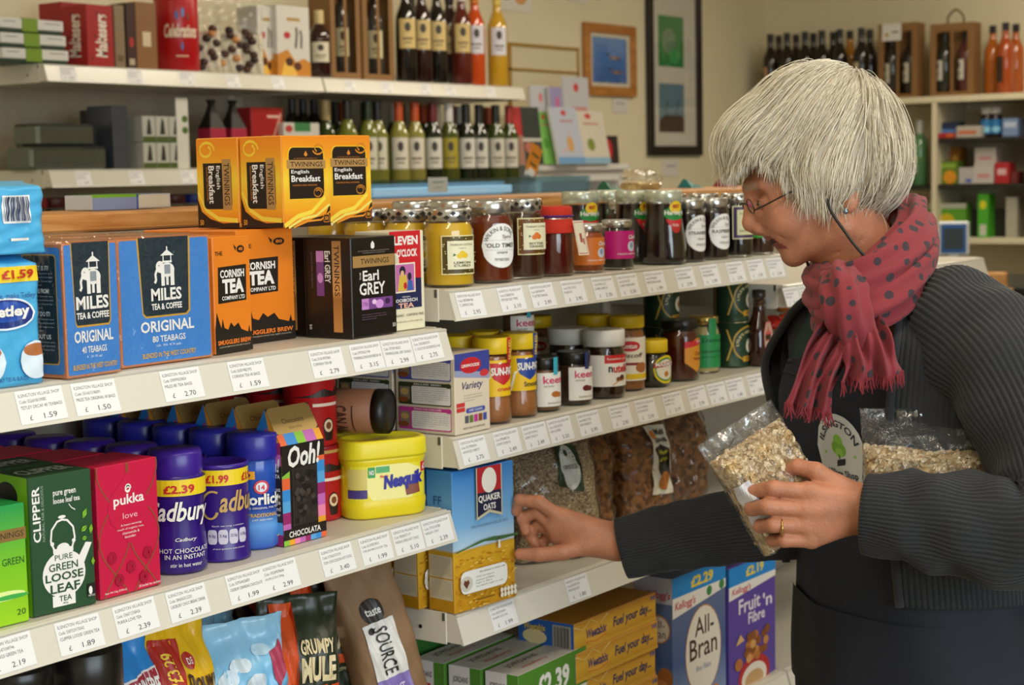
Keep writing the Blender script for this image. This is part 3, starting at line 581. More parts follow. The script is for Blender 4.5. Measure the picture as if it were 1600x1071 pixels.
for i in range(1, 5): dup(cj, off=(-.004*i, .069*i, 0), label='purple capped chocolate jar %s in the row behind the £2.39 jar' % ('second', 'third', 'fourth', 'last')[i-1], group='purple jar row')
ct = lidjar('chocolate_tub', 'purple cardboard drinking chocolate tub with yellow £1.99 band', cz(346, .072), [(0, 0), (.034, 0), (.0345, .003), (.0335, .005), (.0335, .113), (.0345, .115)], mat('#34197c', .3), [(.0345, .113), (.0348, .1165), (.032, .117), (.0315, .111), (0, .111)], CPL, cat='tub', lidname='lid_rim')
stick('label_print', [('r', 0, .80, 1, .97, '#f0d21e'), ('t', '£1.99', .36, .83, .54, .92, '#c8202a', .03), ('t', '£1.99', .66, .83, .84, .92, '#c8202a', .03), sw(.40, .56, .10, .19, 60, 330, .022, '#c9a45e', 20), ('t', 'adbury', .46, .44, .90, .74, '#c9a45e', .02, .3)] + [('k', .36+.085*i, .16, .435+.085*i, .32, .02, .04, '#cfc9dc') for i in range(4)] + [('t', s, .37+.085*i, .23, .425+.085*i, .27, '#31187a') for i, s in enumerate(('4.0g', '2.6g', '22.5g', '0.28g'))] + [('t', 'of your guideline daily amount', .4, .10, .66, .12, W_), ('t', 'Each serving contains', .4, .35, .66, .37, W_)], cyl_map(.0336, .15, .004, .11, -.65), ct, 22)
BLID = mat('#2b2a9c', .3)
def horl(name, label, loc, group=None):
    t = lidjar(name, label, loc, [(0, 0), (.026, 0), (.0295, .004), (.0295, .035), (.0275, .06), (.029, .09), (.0295, .108), (.027, .117), (0, .118)], grad([(0, '#2458c0'), (.03, '#6aa6e8'), (.05, '#1d3fa0'), (.10, '#2a58b8'), (.12, '#1d2f8c')], 2, .15), [(.031, .112), (.032, .114), (.032, .139), (.030, .143), (0, .1435)], BLID, None, None, group)
    stick('label_print', [('r', .30, .76, .52, .86, '#e8a020'), ('t', '1.69', .34, .785, .48, .835, K_, .02), ('e', .58, .66, .075, .085, '#d83a4a'), ('e', .58, .66, .055, .06, '#dfe9f4'), ('t', '14', .55, .625, .61, .69, '#d83a4a', .02), ('t', 'Horlicks', .36, .44, .84, .58, W_, .03), ('t', 'THE ORIGINAL MALTED', .42, .39, .76, .415, W_), ('t', 'TRADITIONAL', .44, .29, .74, .335, '#e8b030', .02), ('t', 'JUST ADD MILK', .48, .24, .68, .265, W_), ('p', [(.74, .02), (.9, .02), (.9, .22), (.82, .16), (.80, .06)], '#e9cfa0')], cyl_map(.0299, .13, .012, .10, -.85), t, 20); return t
hz = horl('malt_drink_jar', 'blue malted drink jar with orange price flash', cz(399, .080))
for i in range(1, 5): dup(hz, off=(.0, .0665*i, 0), label='blue lidded drink jar %s in the row behind the front one' % ('second', 'third', 'fourth', 'last')[i-1], group='blue lidded jar row')
for i in range(1, 4): dup(ct, off=(.0, .071*i, 0), label='purple chocolate tub %s in the row behind the £1.99 one' % ('second', 'third', 'last')[i-1], group='purple tub row')
# gable topped chocolate carton with striped print and window
ST = ['#8cc63e', '#c56ab8', '#3a8fd8', '#f0a82a', '#9a2a6a', '#e86a3a', '#f08ab0', '#5aa8e0']
def gable(label, loc, rz=0.0, group=None, full=True):
    w, d, h, hg = .078, .05, .125, .045; t = thing('chocolate_carton', label, 'carton', loc, rz, group)
    v = [(-w/2, -d/2, 0), (w/2, -d/2, 0), (w/2, d/2, 0), (-w/2, d/2, 0), (-w/2, -d/2, h), (w/2, -d/2, h), (w/2, d/2, h), (-w/2, d/2, h), (-w/2+.0, 0, h+hg), (w/2-.0, 0, h+hg)]
    part('carton', (v, [(0, 3, 2, 1), (0, 1, 5, 4), (1, 2, 6, 5), (2, 3, 7, 6), (3, 0, 4, 7), (4, 5, 9, 8), (6, 7, 8, 9), (4, 8, 7), (5, 6, 9)]), mat('#2a211c', .5), t)
    fm = faces_of(w, d, h)
    if full:
        f = []
        for r in range(7):
            for s, (a, b) in enumerate(((0, .18), (.82, 1))): f.append(('r', a, .10+r*.115, b, .10+(r+1)*.115, ST[(r*3+s*2+1) % 8]))
        for c in range(8): f.append(('r', c/8, 0, (c+1)/8, .055, ST[(c*3) % 8]))
        f += [('p', [(.16, .74), (.84, .84), (1, .84), (1, 1), (0, 1), (0, .70)], '#211b18'), ('r', .0, .055, 1, .16, '#211b18'), ('t', 'CHOCOLATA', .12, .075, .86, .135, W_, .02), ('t', 'Ooh!', .14, .77, .90, .99, W_, .03, .2), ('r', .22, .18, .80, .76, '#3a332e')]
        rnd = random.Random(3)
        f += [('e', rnd.uniform(.28, .74), rnd.uniform(.22, .70), .05, .03, rnd.choice(('#4a4039', '#2b2521', '#5a5048'))) for _ in range(45)]
        stick('front_print', f, fm['front'], t)
        part('window', box(-w*.28, -d/2-.0036, h*.18, w*.30, -d/2-.0032, h*.76), film('#ffffff', .08, .05), t)
        l = [('r', 0, r*.115, 1, (r+1)*.115, ST[(r*3+4) % 8]) for r in range(9) if r not in (3, 4, 5, 6)]+[('r', 0, .24, 1, .62, '#2a211c'), ('t', 'Ooh!', .3, .74, .95, .88, W_, .03, .2), ('t', 'OCOLATA', .35, .68, .95, .72, W_, .02)]+[('t', s, .35, .55-.065*i, .95, .595-.065*i, W_, .01) for i, s in enumerate(('delicious', 'handmade', 'chocolate', 'treats and', 'pots for'))]
        stick('left_print', l, fm['left'], t)
    stick('gable_end', [('p', [(0, 0), (1, 0), (.5, 1)], '#2f86d4'), ('p', [(.70, 0), (1, 0), (.5, 1)], '#f0a02a'), ('p', [(.02, 0), (.70, 0), (.64, .22), (.12, .22)], '#8a3aa0'), ('p', [(.3, .22), (.64, .22), (.55, .5)], '#c04a8a')], plane_map((-w/2, d/2, h), (0, -d, 0), (0, 0, hg), (-1, 0, 0)), t)
    stick('gold_seal', [('k', .0, .30, 1.0, 1.0, .1, .12, mat('#b79a5e', .3, .6)), ('t', 'Chocolate', .25, .55, .75, .68, '#3a2a1a'), ('t', 'SOLID COCOA', .35, .4, .65, .46, '#3a2a1a'), ('r', 0, 0, .15, .3, ST[5]), ('r', .15, 0, .4, .3, ST[2]), ('r', .4, 0, .6, .3, ST[0]), ('r', .6, 0, .85, .3, ST[1]), ('r', .85, 0, 1, .3, ST[3])], plane_map((-w/2, -d/2, h), (w, 0, 0), (0, d/2, hg), Vector((0, -hg, d/2)).normalized()), t)
    return t
P = onZ(440, 856, CS); oo = gable('striped gable carton of chocolate pieces with black window, front of row', (P[0]+.043, P[1]+.025, CS), 0)
og = gable('x', (P[0]+.043, P[1]+.025+.054, CS), 0, None, False); og['label'] = 'striped gable chocolate carton second in its row'; og['group'] = 'row of gable cartons'
for i in (2, 3, 4, 5): dup(og, off=(0, .053*(i-1), 0), label='striped gable chocolate carton %s in its row, only the roof showing' % {2: 'third', 3: 'fourth', 4: 'fifth', 5: 'last'}[i])
# red cocoa tubs, two high
RD = mat('#b8161c', .35)
def redtub(label, loc, group='red cocoa tubs'):
    t = lidjar('cocoa_tub', label, loc, [(0, 0), (.034, 0), (.035, .003), (.035, .097), (.036, .099)], RD, [(.036, .097), (.0365, .100), (.034, .101), (.033, .096), (0, .096)], mat('#8e1014', .35), None, None, group, 'tub', lidname='lid_rim')
    stick('label_print', [('r', 0, .94, 1, .985, '#c59a4a'), ('e', .55, .26, .06, .12, '#26120c'), ('p', [(.49, .26), (.61, .26), (.59, .06), (.51, .06)], '#26120c'), ('e', .55, .27, .05, .09, '#e8c9a0'), ('e', .55, .27, .03, .05, '#7a4424'), ('r', .40, 0.548, .68, 0.592, '#f0d8c0'), ('p', [(.2, .68), (.9, .68), (.85, .80), (.78, .72), (.7, .84), (.62, .74), (.5, .80), (.4, .72)], '#26120c')], cyl_map(.0351, .15, .002, .094, -.3), t, 20); return t
rt1 = redtub('red cocoa tub with cup picture, lower one of the pair', (xat(489, .135, CS+.15), .135, CS)); dup(rt1, off=(-.006, 0, .1005), label='red cocoa tub with dark splash, upper one of the pair')
for i in (1, 2, 3):
    for k in (0, 1): dup(rt1, off=(0, .0745*i, .1005*k), label='red cocoa tub %s back in the %s row' % (('one place', 'two places', 'three places')[i-1], ('lower', 'upper')[k]), group='red cocoa tub rows')
# yellow tub
YL = mat('#e6d21a', .35)
def nesq(label, loc, rz):
    t = thing('drink_powder_tub', label, 'tub', loc, rz, 'yellow milkshake powder tubs')
    R = lambda s, z, q=0: rrect(.060*s, .036*s, .028*s, z, 6)
    part('tub', loft([R(.92, 0), R(.97, .003), R(1.0, .02), R(.97, .024), R(.97, .072), R(1.0, .076), R(1.0, .082)]), YL, t, True)
    part('lid', loft([R(1.03, .080), R(1.04, .083), R(1.03, .100), R(1.0, .104), R(.85, .105), R(.83, .102)]), mat('#e8d824', .4), t, True)
    def mp(u, v, k):                                                         # wraps the rounded front
        x = (u-.5)*.117; hx = .0582; hy = .035; r = .0272; e = abs(x)-(hx-r)
        y = -hy if e < 0 else -(hy-r)-math.sqrt(max(0, r*r-e*e))
        return (x*(1+k*5), y-k, .0245+v*.047)
    stick('label_print', [('r', .0, 0, 1, 1, '#e9dc2a'), ('p', [(.25, 0), (.75, 0), (.9, .8), (.7, 1), (.3, 1), (.15, .5)], '#f4ec9a'), ('r', .02, .35, .20, .92, '#d9c870'), ('r', .02, .08, .20, .33, '#4a3a80'), ('r', .21, .66, .30, .96, '#3aa05a'), ('t', 'NO', .225, .74, .285, .88, W_, .03), ('r', .31, .78, .48, .96, '#5ab070'), ('t', 'Nestle', .36, .64, .46, .72, '#c8202a', .02), ('t', 'Nesquik', .40, .24, .90, .74, '#2a2a9c', .06, .1, 12), ('p', [(.68, .06), (.86, .12), (.84, .46), (.66, .40)], '#8a5040'), ('r', .88, .7, .98, .98, '#d2222a'), ('t', '£1', .9, .76, .97, .92, W_, .03)], mp, t, 26); return t
n1 = nesq('yellow milkshake powder tub lettered in blue, at the cocoa shelf end', (-.071, .078, CS), math.radians(-26))
dup(n1, off=(-.004, .10, 0), rz=math.radians(-6), label='second yellow milkshake powder tub behind the front one')
t = thing('cardboard_tube', 'brown cardboard tube with black end lying on the yellow tub', 'tube', (xat(597, .075, CS+.14), .068, CS+.1085+.0305), 0, None, (math.radians(90), 0, math.radians(18)))
part('tube', lathe([(0, -.0), (.030, 0), (.030, -.11), (0, -.11)], 32), mat('#9c6a4c', .55, noise=.06), t, True)
part('end_cap', lathe([(.0295, .004), (.0305, .004), (.0305, -.012), (.0302, -.012)], 32), mat('#161412', .4), t, True)
part('end_disc', lathe([(0, .001), (.0296, .001), (.0296, .003), (0, .0032)], 32), mat('#1e1c1a', .5), t, True)
stick('label_print', [('t', 'CAN AM', .3, .5, .7, .7, '#4a2a1c', .03), ('t', 'NAMAS', .3, .25, .7, .4, '#b03a2a', .03), ('r', .3, .78, .7, .80, '#4a2a1c')], lambda u, v, k: ((.0302+k)*math.sin((u-.5)*3.6-1.2), -(.0302+k)*math.cos((u-.5)*3.6-1.2), -.02-.085*(1-v)), t, 20)
t.rotation_euler = (math.radians(90), 0, math.radians(20))
# ---- jams and marmalades ---------------------------------------------------
def gjar(name, label, px, Y, z, R, H, col, lid='silver', ops=None, lab=None, rz=0.0, group=None, prof=None, cat='jar', fill=.97, lidh=.16, X=None, rough=.25, lidr=.93):
    """glass jar: clear shell, contents, metal lid, label"""
    x = X if X is not None else xat(px, Y, z+.05)
    t = thing(name, label, cat, (x, Y, z), rz, group)
    p = prof or [(.86, 0), (.97, .012), (1, .04), (1, .70), (.985, .74), (.90, .80), (.86, .84)]
    P = [(0, .0005)]+[(R*a, H*b+.0005) for a, b in p]; part('glass', lathe(P, 30), GLASS, t, True)
    top = H*p[-1][1]*fill; Q = [(0, .003)]
    for a, b in p:
        if H*b < top: Q.append((max(.001, R*a-.0018), max(.003, H*b)))
    last = Q[-1][0]; Q += [(last, top), (0, top)]
    part('contents', lathe(Q, 30), mat(col, rough, coat=.3) if isinstance(col, str) else col, t, True)
    lr = R*lidr; z0 = H*(1-lidh); lm = {'silver': SILV, 'gold': mat('#c9a85a', .25, .8), 'black': mat('#1a1816', .3), 'white': mat('#eceae4', .4), 'yellow': mat('#e8c41a', .4), 'green': mat('#cfd6c4', .25, .5)}.get(lid, SILV)
    lp = part('lid', lathe([(lr*.97, z0), (lr, z0+.001), (lr, H-.002), (lr-.0015, H), (lr-.004, H-.0005), (0, H-.001)], 30), lm, t, True)
    if lid in ('check', 'gold_check'):
        mb = MB(); n = 22
        for i in range(n):
            for j in range(2):
                if (i+j) % 2: continue
                a0, a1 = 2*math.pi*i/n, 2*math.pi*(i+1)/n; q = [(a0, .5), ((a0+a1)/2, 0), (a1, .5), ((a0+a1)/2, 1)]; zz = z0+.001+j*(H*lidh-.003)/2*0
                mb.add(([((lr+.0004)*math.sin(a), -(lr+.0004)*math.cos(a), z0+.0015+(H*lidh-.005)*(b*.55+j*.45)) for a, b in q], [(0, 1, 2, 3)]), '#241f1a' if lid == 'check' else '#5a4418')
        mb.build('lid_pattern', lp)
    if ops: stick('label_print', ops, cyl_map(R*lab[4] if len(lab) > 4 else R, lab[0], H*lab[1], H*lab[2], lab[3]-.55), t, 18, 1, .0006)
    return t
def cottage(l1, l2, border, fruit):
    rnd = random.Random(5); sp = [('e', rnd.uniform(.03, .97), rnd.uniform(.03, .97), .018, .012, rnd.choice(('#3a2a14', '#f0e2a0'))) for _ in range(90)]
    return [('r', 0, 0, 1, 1, '#ece2a8'), ('r', .03, .03, .97, .97, border)]+sp+[('r', .16, .14, .84, .86, '#ece8c4'), ('t', 'THURSDAY COTTAGE', .22, .74, .78, .79, '#4a3f2a'), ('t', 'England', .42, .66, .58, .69, '#4a3f2a')]+[('e', .5+dx, .48+dy, .075, .07, fruit) for dx, dy in ((-.06, 0), (.06, .01), (0, .06))]+[('p', [(.36, .5), (.30, .55), (.28, .47)], '#3a6a2a'), ('t', l1, .3, .28, .7, .34, '#4a3f2a', .01), ('t', l2, .3, .20, .7, .26, '#4a3f2a', .01)]
def tiptree(t): return [('e', .5, .5, .5, .5, '#e7e5e2'), ('e', .5, .5, .48, .48, '#f3f2ee'), ('arc', 'WILKIN & SONS', .5, .5, .36, .34, 165, 40, .28, '#3a3a3c'), ('t', t, .1, .46, .9, .56, '#3a3a3c', .01), ('r', .1, .62, .9, .625, '#8a8a8a'), ('r', .1, .40, .9, .405, '#8a8a8a'), ('t', 'Tiptree', .5, .64, .78, .74, '#3a3a3c', 0, .3), ('t', 'conserve', .36, .32, .64, .37, '#3a3a3c'), ('t', 'TIPTREE ESSEX', .3, .16, .7, .22, '#3a3a3c')]
def hart(): return [('p', [(.1, .45), (.9, .45), (.75, .1), (.5, 0)], '#d2222c'), ('e', .5, .62, .5, .2, '#1d8a3a'), ('e', .55, .80, .3, .18, '#f0c81e'), ('t', "Hartley's", .06, .54, .94, .72, W_, .03), ('t', 'BEST', .4, .78, .7, .88, '#b8202a', .03), ('t', 'No bits', .38, .24, .66, .34, W_)]
def clare(c): return [('r', 0, 0, 1, 1, c), ('t', "Clare's", .56, .70, .86, .86, W_, .02, .3), ('e', .66, .44, .12, .19, '#cfd8e6'), ('e', .66, .47, .06, .11, '#8a9cc0'), ('t', 'MIXED BERRY JAM', .3, .12, .92, .20, W_)]
SHO = [(.88, 0), (.98, .012), (1, .04), (1, .70), (.97, .76), (.88, .82), (.86, .86)]
jy = lambda R, f=.020: R+f
cd1 = gjar('curd_jar', 'yellow lemon curd jar with checked lid, front left of the jar shelf', 702, jy(.034), JS, .0345, .108, '#e2b222', 'check', cottage('LEMON', 'CURD', '#5a4a12', '#e8c41a'), (.056, .16, .50, .12), rough=.35)
for i, (dx, dy) in enumerate(((0, .073), (-.002, .146), (0, .219), (.074, .26))): dup(cd1, off=(dx, dy, 0), rz=.3*i, label='yellow lemon curd jar %s' % ('second in the row behind the front one', 'third in the row, towards the tea boxes', 'at the back of the row, near the ledge', 'at the back beside the marmalade row')[i], group='lemon curd jar rows')
ot = gjar('marmalade_jar', 'reddish brown marmalade jar with white oval old times label', 766, jy(.033), JS, .033, .117, '#6e260e', 'silver', tiptree("'OLD TIMES'"), (.060, .18, .54, .15))
bo = gjar('marmalade_jar', 'dark bitter orange marmalade jar with cream and gold label', 818, jy(.031, .028), JS, .0305, .117, '#45200e', 'check', cottage('BITTER', 'ORANGE', '#7a4a14', '#e07a2a'), (.054, .30, .46, .20))
for j, nm in ((ot, 'old times'), (bo, 'bitter orange')):
    for i in (1, 2): dup(j, off=(0, .070*i, 0), label='brown marmalade jar %s behind the %s one' % (('directly', 'two places')[i-1], nm), group='brown marmalade rows')
hp = gjar('honey_jar', 'dark red preserve jar with red cloth cap, purple ribbon and paper tag', 866, jy(.030), JS, .030, .088, '#5e160c', 'silver')
part('cloth_cap', lathe([(0, .104), (.024, .104), (.0275, .102), (.028, .090), (.0275, .086), (.031, .078), (.0335, .066), (.033, .064)], 24), mat('#c8301c', .85, bump=.3, bscale=400), hp, True)
part('ribbon', tube([(.0288*math.sin(a), -.0288*math.cos(a), .089) for a in np.linspace(0, 2*math.pi, 25)[:-1]], .0016, 6, True), mat('#3c1c7a', .5), hp, True)
mb = MB(); fm = plane_map((.006, -.040, .030), (.022, -.004, 0), (-.010, .004, .052), (-.15, -1, -.05)); print_on(mb, [('r', 0, 0, 1, 1, '#efe6cf'), ('l', [(.08, .05), (.92, .05), (.92, .95), (.08, .95), (.08, .05)], .03, '#c85a4a'), ('r', .4, 0.368, .62, 0.632, '#b05a4a'), ('r', .66, 0.312, .8, 0.488, '#b05a4a')], fm); mb.add(box(.005, -.0385, .03, .026, -.037, .08), '#efe6cf') if False else None
tg = mb.build('paper_tag', hp)
c1 = gjar('jam_jar', "small amber jam jar with orange label behind the paper tag", 917, jy(.026), JS, .0265, .075, '#a8480e', 'silver', clare('#d9782a'), (.07, .16, .56, .1), prof=SHO)
c2 = gjar('jam_jar', 'small dark jam jar with magenta label', 964, jy(.026), JS, .0265, .078, '#160810', 'silver', clare('#c4107a'), (.07, .22, .56, .1), prof=SHO)
HP = [(.80, 0), (.97, .02), (1, .10), (.98, .28), (.86, .52), (.80, .70), (.80, .80), (.80, .84)]
h1 = gjar('jam_jar', 'tall dark pear shaped jam jar with round green and yellow label', 1037, jy(.037, .012), JS, .0375, .122, '#1e0a0e', 'green', hart(), (.042, .40, .46, .15, .84), prof=HP, lidr=.84)
h2 = dup(h1, loc=(xat(985, .115, JS+.05)+.008, .112, JS), label='dark pear shaped jam jar behind the magenta labelled one', group='pear shaped jam jars')
dup(h1, loc=(xat(910, .175, JS+.05), .178, JS), label='dark pear shaped jam jar behind the cloth capped jar', group='pear shaped jam jars')
dup(h1, loc=(xat(960, .20, JS+.05), .215, JS), label='dark pear shaped jam jar furthest back against the panel', group='pear shaped jam jars')
TP = [(.90, 0), (.98, .012), (1, .04), (1, .74), (.96, .79), (.88, .83), (.86, .86)]
ts = gjar('jam_jar', 'dark jam jar with white oval strawberry label', 1076, jy(.028, .018), JS, .0275, .106, '#240c10', 'silver', tiptree('STRAWBERRY'), (.058, .16, .58, .35), prof=TP)
tr = gjar('jam_jar', 'dark jam jar with white oval raspberry label', 1113, jy(.028, .018), JS, .0285, .106, '#240c10', 'silver', tiptree('RASPBERRY'), (.058, .16, .58, .3), prof=TP)
def purp(): return [('r', 0, 0, 1, 1, '#e4dcb0'), ('r', .03, .03, .97, .97, '#3a2450'), ('r', .14, .12, .86, .88, '#d3cf9e'), ('t', 'THURSDAY COTTAGE', .2, .74, .8, .79, '#3a2450'), ('e', .5, .5, .14, .12, '#2a3a24'), ('e', .45, .56, .06, .05, '#3a5a2a'), ('t', 'BLACKCURRANT', .22, .22, .78, .28, '#3a2450')]
tp_ = gjar('jam_jar', 'dark jam jar with purple bordered cream label near the nose', 1150, jy(.028, .020), JS, .0295, .112, '#0d0608', 'gold_check', purp(), (.058, .28, .52, .25), prof=TP)
tg_ = gjar('jam_jar', 'brown jam jar with green and white label under the nose', 1186, jy(.028, .022), JS, .0285, .10, '#3a1408', 'gold', [('r', 0, 0, 1, 1, '#dfe4d0'), ('r', 0, 0, 1, .4, '#3f9a2a'), ('t', 'ORGANIC', .2, .55, .8, .75, '#3a5a2a', .02)], (.07, .3, .4, .2), prof=TP)
for j, nm in ((ts, 'strawberry'), (tr, 'raspberry'), (tp_, 'purple bordered'), (c1, 'amber')):
    dup(j, off=(0, .066 if j not in (c1, c2) else .056, 0), label='jam jar directly behind the %s one' % nm, group='second row of jam jars')
    if j not in (c1, c2): dup(j, off=(0, .132, 0), label='jam jar two places behind the %s one' % nm, group='third row of jam jars')
# ---- nut butters and spreads ----------------------------------------------
CRM = '#e2d3bb'
def lin_panel(v0, c, t): return [('k', .06, v0, .94, v0+.28, .03, .02, c), ('k', .28, v0+.015, .93, v0+.235, .03, .02, '#eee9e6'), ('r', .08, v0+.06, .25, v0+.22, '#8a7a68'), ('e', .16, v0+.16, .07, .04, '#c8a060'), ('e', .14, v0+.06, .09, .035, '#8a4a24'), ('t', t, .32, v0+.25, .78, v0+.268, W_, .02), ('e', .90, v0+.255, .05, .03, c)]+fine(.31, v0+.035, .90, v0+.22, 7, '#8a8694')
lin_l = lin_panel(.66, '#4a56a8', 'BERRY FLAVOUR')+lin_panel(.35, '#3a4024', 'MILLED SEED')+lin_panel(.04, '#c83a94', 'PEANUT AND SUNFLOWER')
lin_f = [('p', [(0, .78), (1, .70), (1, 1), (0, 1)], '#3c4696'), ('p', [(0, .72), (1, .64), (1, .72), (0, .80)], '#9aa0c0'), ('e', .45, .84, .30, .10, '#c8242c'), ('t', 'LINWOODS', .2, .82, .70, .86, W_, .03), ('e', .84, .72, .13, .045, '#d03a3c'), ('t', 'Variety', .2, .52, .80, .64, '#4a4470', .01, .3)]+fine(.24, .38, .76, .48, 3, '#8a7e76')+[('k', .3, .25, .84, .31, .05, .02, '#4a56a8'), ('t', '100% CLEAN', .38, .265, .76, .295, W_), ('r', .03, .34, .26, .39, '#d03a3c'), ('r', .03, .28, .26, .33, '#d03a3c')]+[('r', .26+.13*i, .13, .36+.13*i, .22, c) for i, c in enumerate(('#5a5a68', '#6a7a3a', '#c83a94', '#8a4a24', '#4a56a8'))]+[('t', 'MIXTURE OF NATURE', .2, .055, .82, .08, '#5a4a3a')]
A = AL(697, 685, NS); lw = carton('seed_box', 'cream milled seed carton with three pictured panels on its side', 'food box', (A[0]+.022, A[1]), .080, .105, .112, NS, mat(CRM, .5), 0, lin_f, lin_l)
dup(lw, off=(-.0, .11, 0), label='cream milled seed carton behind the front one', group='milled seed cartons'); dup(lw, off=(.0, .22, 0), label='cream milled seed carton deep at the back of the row', group='milled seed cartons')
PB = '#a9683a'
SP = [(.88, 0), (1.0, .02), (1.04, .12), (1.0, .26), (.93, .34), (.93, .70), (.95, .76), (.92, .79), (.88, .80)]
def sun(c, c2, t): return [('r', 0, 0, 1, 1, '#f0c414'), ('l', [(.15, 0), (.25, .5), (.5, .95)], .05, '#f7f0d0'), ('p', [(.28, .92), (.86, .92), (.80, .5), (.55, .30), (.32, .5)], c), ('t', 'SUN-PAT', .30, .58, .84, .80, W_, .04), ('t', t, .42, .12, .80, .26, c2, .02)]
def sunpat(label, px, Y, X, c, c2, t):
    j = gjar('peanut_butter_jar', label, px, Y, NS, .0265, .124, mat(PB, .5, noise=.12, scale=60), 'yellow', sun(c, c2, t), (.075, .32, .42, .12, .95), prof=SP, lidh=.19, X=X, lidr=1.06)
    stick('tamper_band', [('r', 0, 0, 1, 1, c), ('t', 'SEALED', .2, .1, .8, .9, '#f0d060', .02, 0, 90)], cyl_map(.0285, .010, .088, .036, .1), j, 4); return j
sp1 = sunpat('crunchy peanut butter jar with red badge and yellow lid', 770, .050, None, '#c8282c', '#c8282c', 'crunchy'); sp2 = sunpat('smooth peanut butter jar with blue badge and yellow lid', 811, .055, None, '#24449a', '#2a3a2a', 'Smooth')
dup(sp1, off=(0, .062, 0), label='yellow lidded peanut butter jar behind the crunchy one', group='second row of peanut butter'); dup(sp2, off=(0, .062, 0), label='yellow lidded peanut butter jar behind the smooth one', group='second row of peanut butter')
def keen(t, c): return [('r', 0, 0, 1, 1, '#efece4'), ('t', 'keen', .18, .68, .84, .90, '#d83a6a', .015), ('t', 'nut butter', .2, .58, .5, .64, '#5a5048'), ('e', .55, .36, .14, .09, c), ('e', .70, .34, .12, .075, c), ('t', t, .3, .08, .86, .14, '#5a5048')]
def keenjar(label, px, Y, z, R, H, col, c, t, X=None, rib='#3ab0c8'):
    j = gjar('nut_butter_jar', label, px, Y, z, R, H, col, 'black', keen(t, c), (.052, .10, .62, .22), X=X, lidh=.22, prof=[(.9, 0), (.98, .012), (1, .04), (1, .70), (.96, .74), (.92, .78)], rough=.4)
    stick('seal_strip', [('r', 0, 0, 1, 1, rib)], cyl_map(R*1.0, .008, H*.68, H*.32, -.2), j, 3, 1, .0012); return j
k1 = keenjar('almond butter jar with white label, lower of the two', 850, .055, NS, .0245, .082, '#7a4e30', '#b8702a', 'almond butter'); dup(k1, off=(.012, .054, .0), label='nut butter jar hidden behind the lower almond one', group='almond butter jars')
dup(k1, loc=(k1.location.x+.010, .109, NS+.083), label='almond butter jar with white label, stacked above the row', group='almond butter jars')
k2 = keenjar('dark hazelnut butter jar with white label', 896, .058, NS, .0285, .082, '#3a2114', '#6a2024', 'hazelnut butter', rib='#2a3468')
NUT = [(.80, 0), (.97, .015), (1, .06), (1.0, .30), (.97, .50), (.98, .66), (.93, .74), (.9, .78)]
nu = gjar('chocolate_spread_jar', 'chocolate spread jar with broad white lid and red lettering', 944, .060, NS, .0335, .108, '#33180c', 'white', [('r', 0, 0, 1, 1, '#f0ece4'), ('r', .35, .74, 1, 1, '#cf2620'), ('t', 'hazelnut spread', .4, .82, .95, .92, W_), ('t', 'n', .42, .46, .50, .64, K_, .03), ('t', 'utella', .51, .44, .92, .70, '#cf2620', .03), ('e', .72, .26, .07, .1, '#5a2a18'), ('e', .62, .22, .05, .08, '#7a4a24'), ('l', [(.5, .05), (.6, .15), (.78, .2)], .03, '#d8a050')], (.085, .18, .46, -.05), prof=NUT, lidh=.24, lidr=1.0)
dup(nu, off=(.002, .070, 0), label='white lidded chocolate spread jar behind the red lettered one', group='chocolate spread row')
lo_ = gjar('biscuit_spread_jar', 'caramel biscuit spread jar with yellow lid and red oval', 980, .075, NS, .0295, .122, mat('#9a5a28', .4), 'yellow', [('p', [(0, .2), (.3, 0), (1, 0), (1, 1), (0, 1)], '#efe7d6'), ('e', .40, .80, .24, .12, '#c8242c'), ('t', 'Lotus', .24, .75, .56, .86, W_, .02), ('t', 'Biscoff', .2, .54, .70, .64, '#4a2a1c', .01, .2), ('r', .1, .36, .6, .42, '#8a1a24'), ('r', 0, .04, 1, .16, '#e8c41a'), ('e', .68, .3, .16, .12, '#b06a34')], (.078, .14, .58, -.05), lidh=.16, lidr=.97)
dup(lo_, off=(-.002, .063, 0), label='yellow lidded spread jar behind the caramel biscuit one', group='biscuit spread row'); dup(lo_, off=(-.060, .142, 0), label='yellow lidded spread jar at the back left of the biscuit spread', group='biscuit spread row')
MP = [(.72, 0), (.92, .03), (1, .16), (1.0, .42), (.92, .58), (.74, .66), (.72, .70)]
gjar('yeast_spread_jar', 'squat black yeast spread jar with yellow lid and oval label', 1020, .062, NS, .0295, .078, '#0c0805', 'yellow', [('e', .5, .5, .5, .5, '#e8cf1e'), ('e', .5, .5, .44, .42, '#2a8a3a'), ('e', .5, .5, .40, .36, '#e9e2cf'), ('p', [(.02, .56), (.98, .64), (.98, .80), (.02, .72)], '#b8242a'), ('t', 'MARMITE', .08, .615, .92, .755, W_, .03, 0, 4), ('e', .5, .34, .1, .1, '#c87a2a')], (.048, .08, .60, .35), prof=MP, lidh=.27, lidr=.84)
hn = gjar('honey_jar', 'large dark honey jar with hexagonal orange label', 1061, .068, NS, .0345, .103, '#521a0c', 'black', [('p', [(0, .3), (.5, 0), (1, .25), (1, 1), (.5, 1), (0, .8)], '#d8922a'), ('p', [(0, .72), (1, .84), (1, 1), (.0, .9)], '#c8282c'), ('t', 'Clear', .4, .5, .8, .62, '#7a2a14'), ('t', 'Honey', .36, .32, .84, .46, '#7a2a14'), ('t', 'ROWSE', .5, .86, .9, .95, W_)], (.05, .14, .56, .5), lidh=.15)
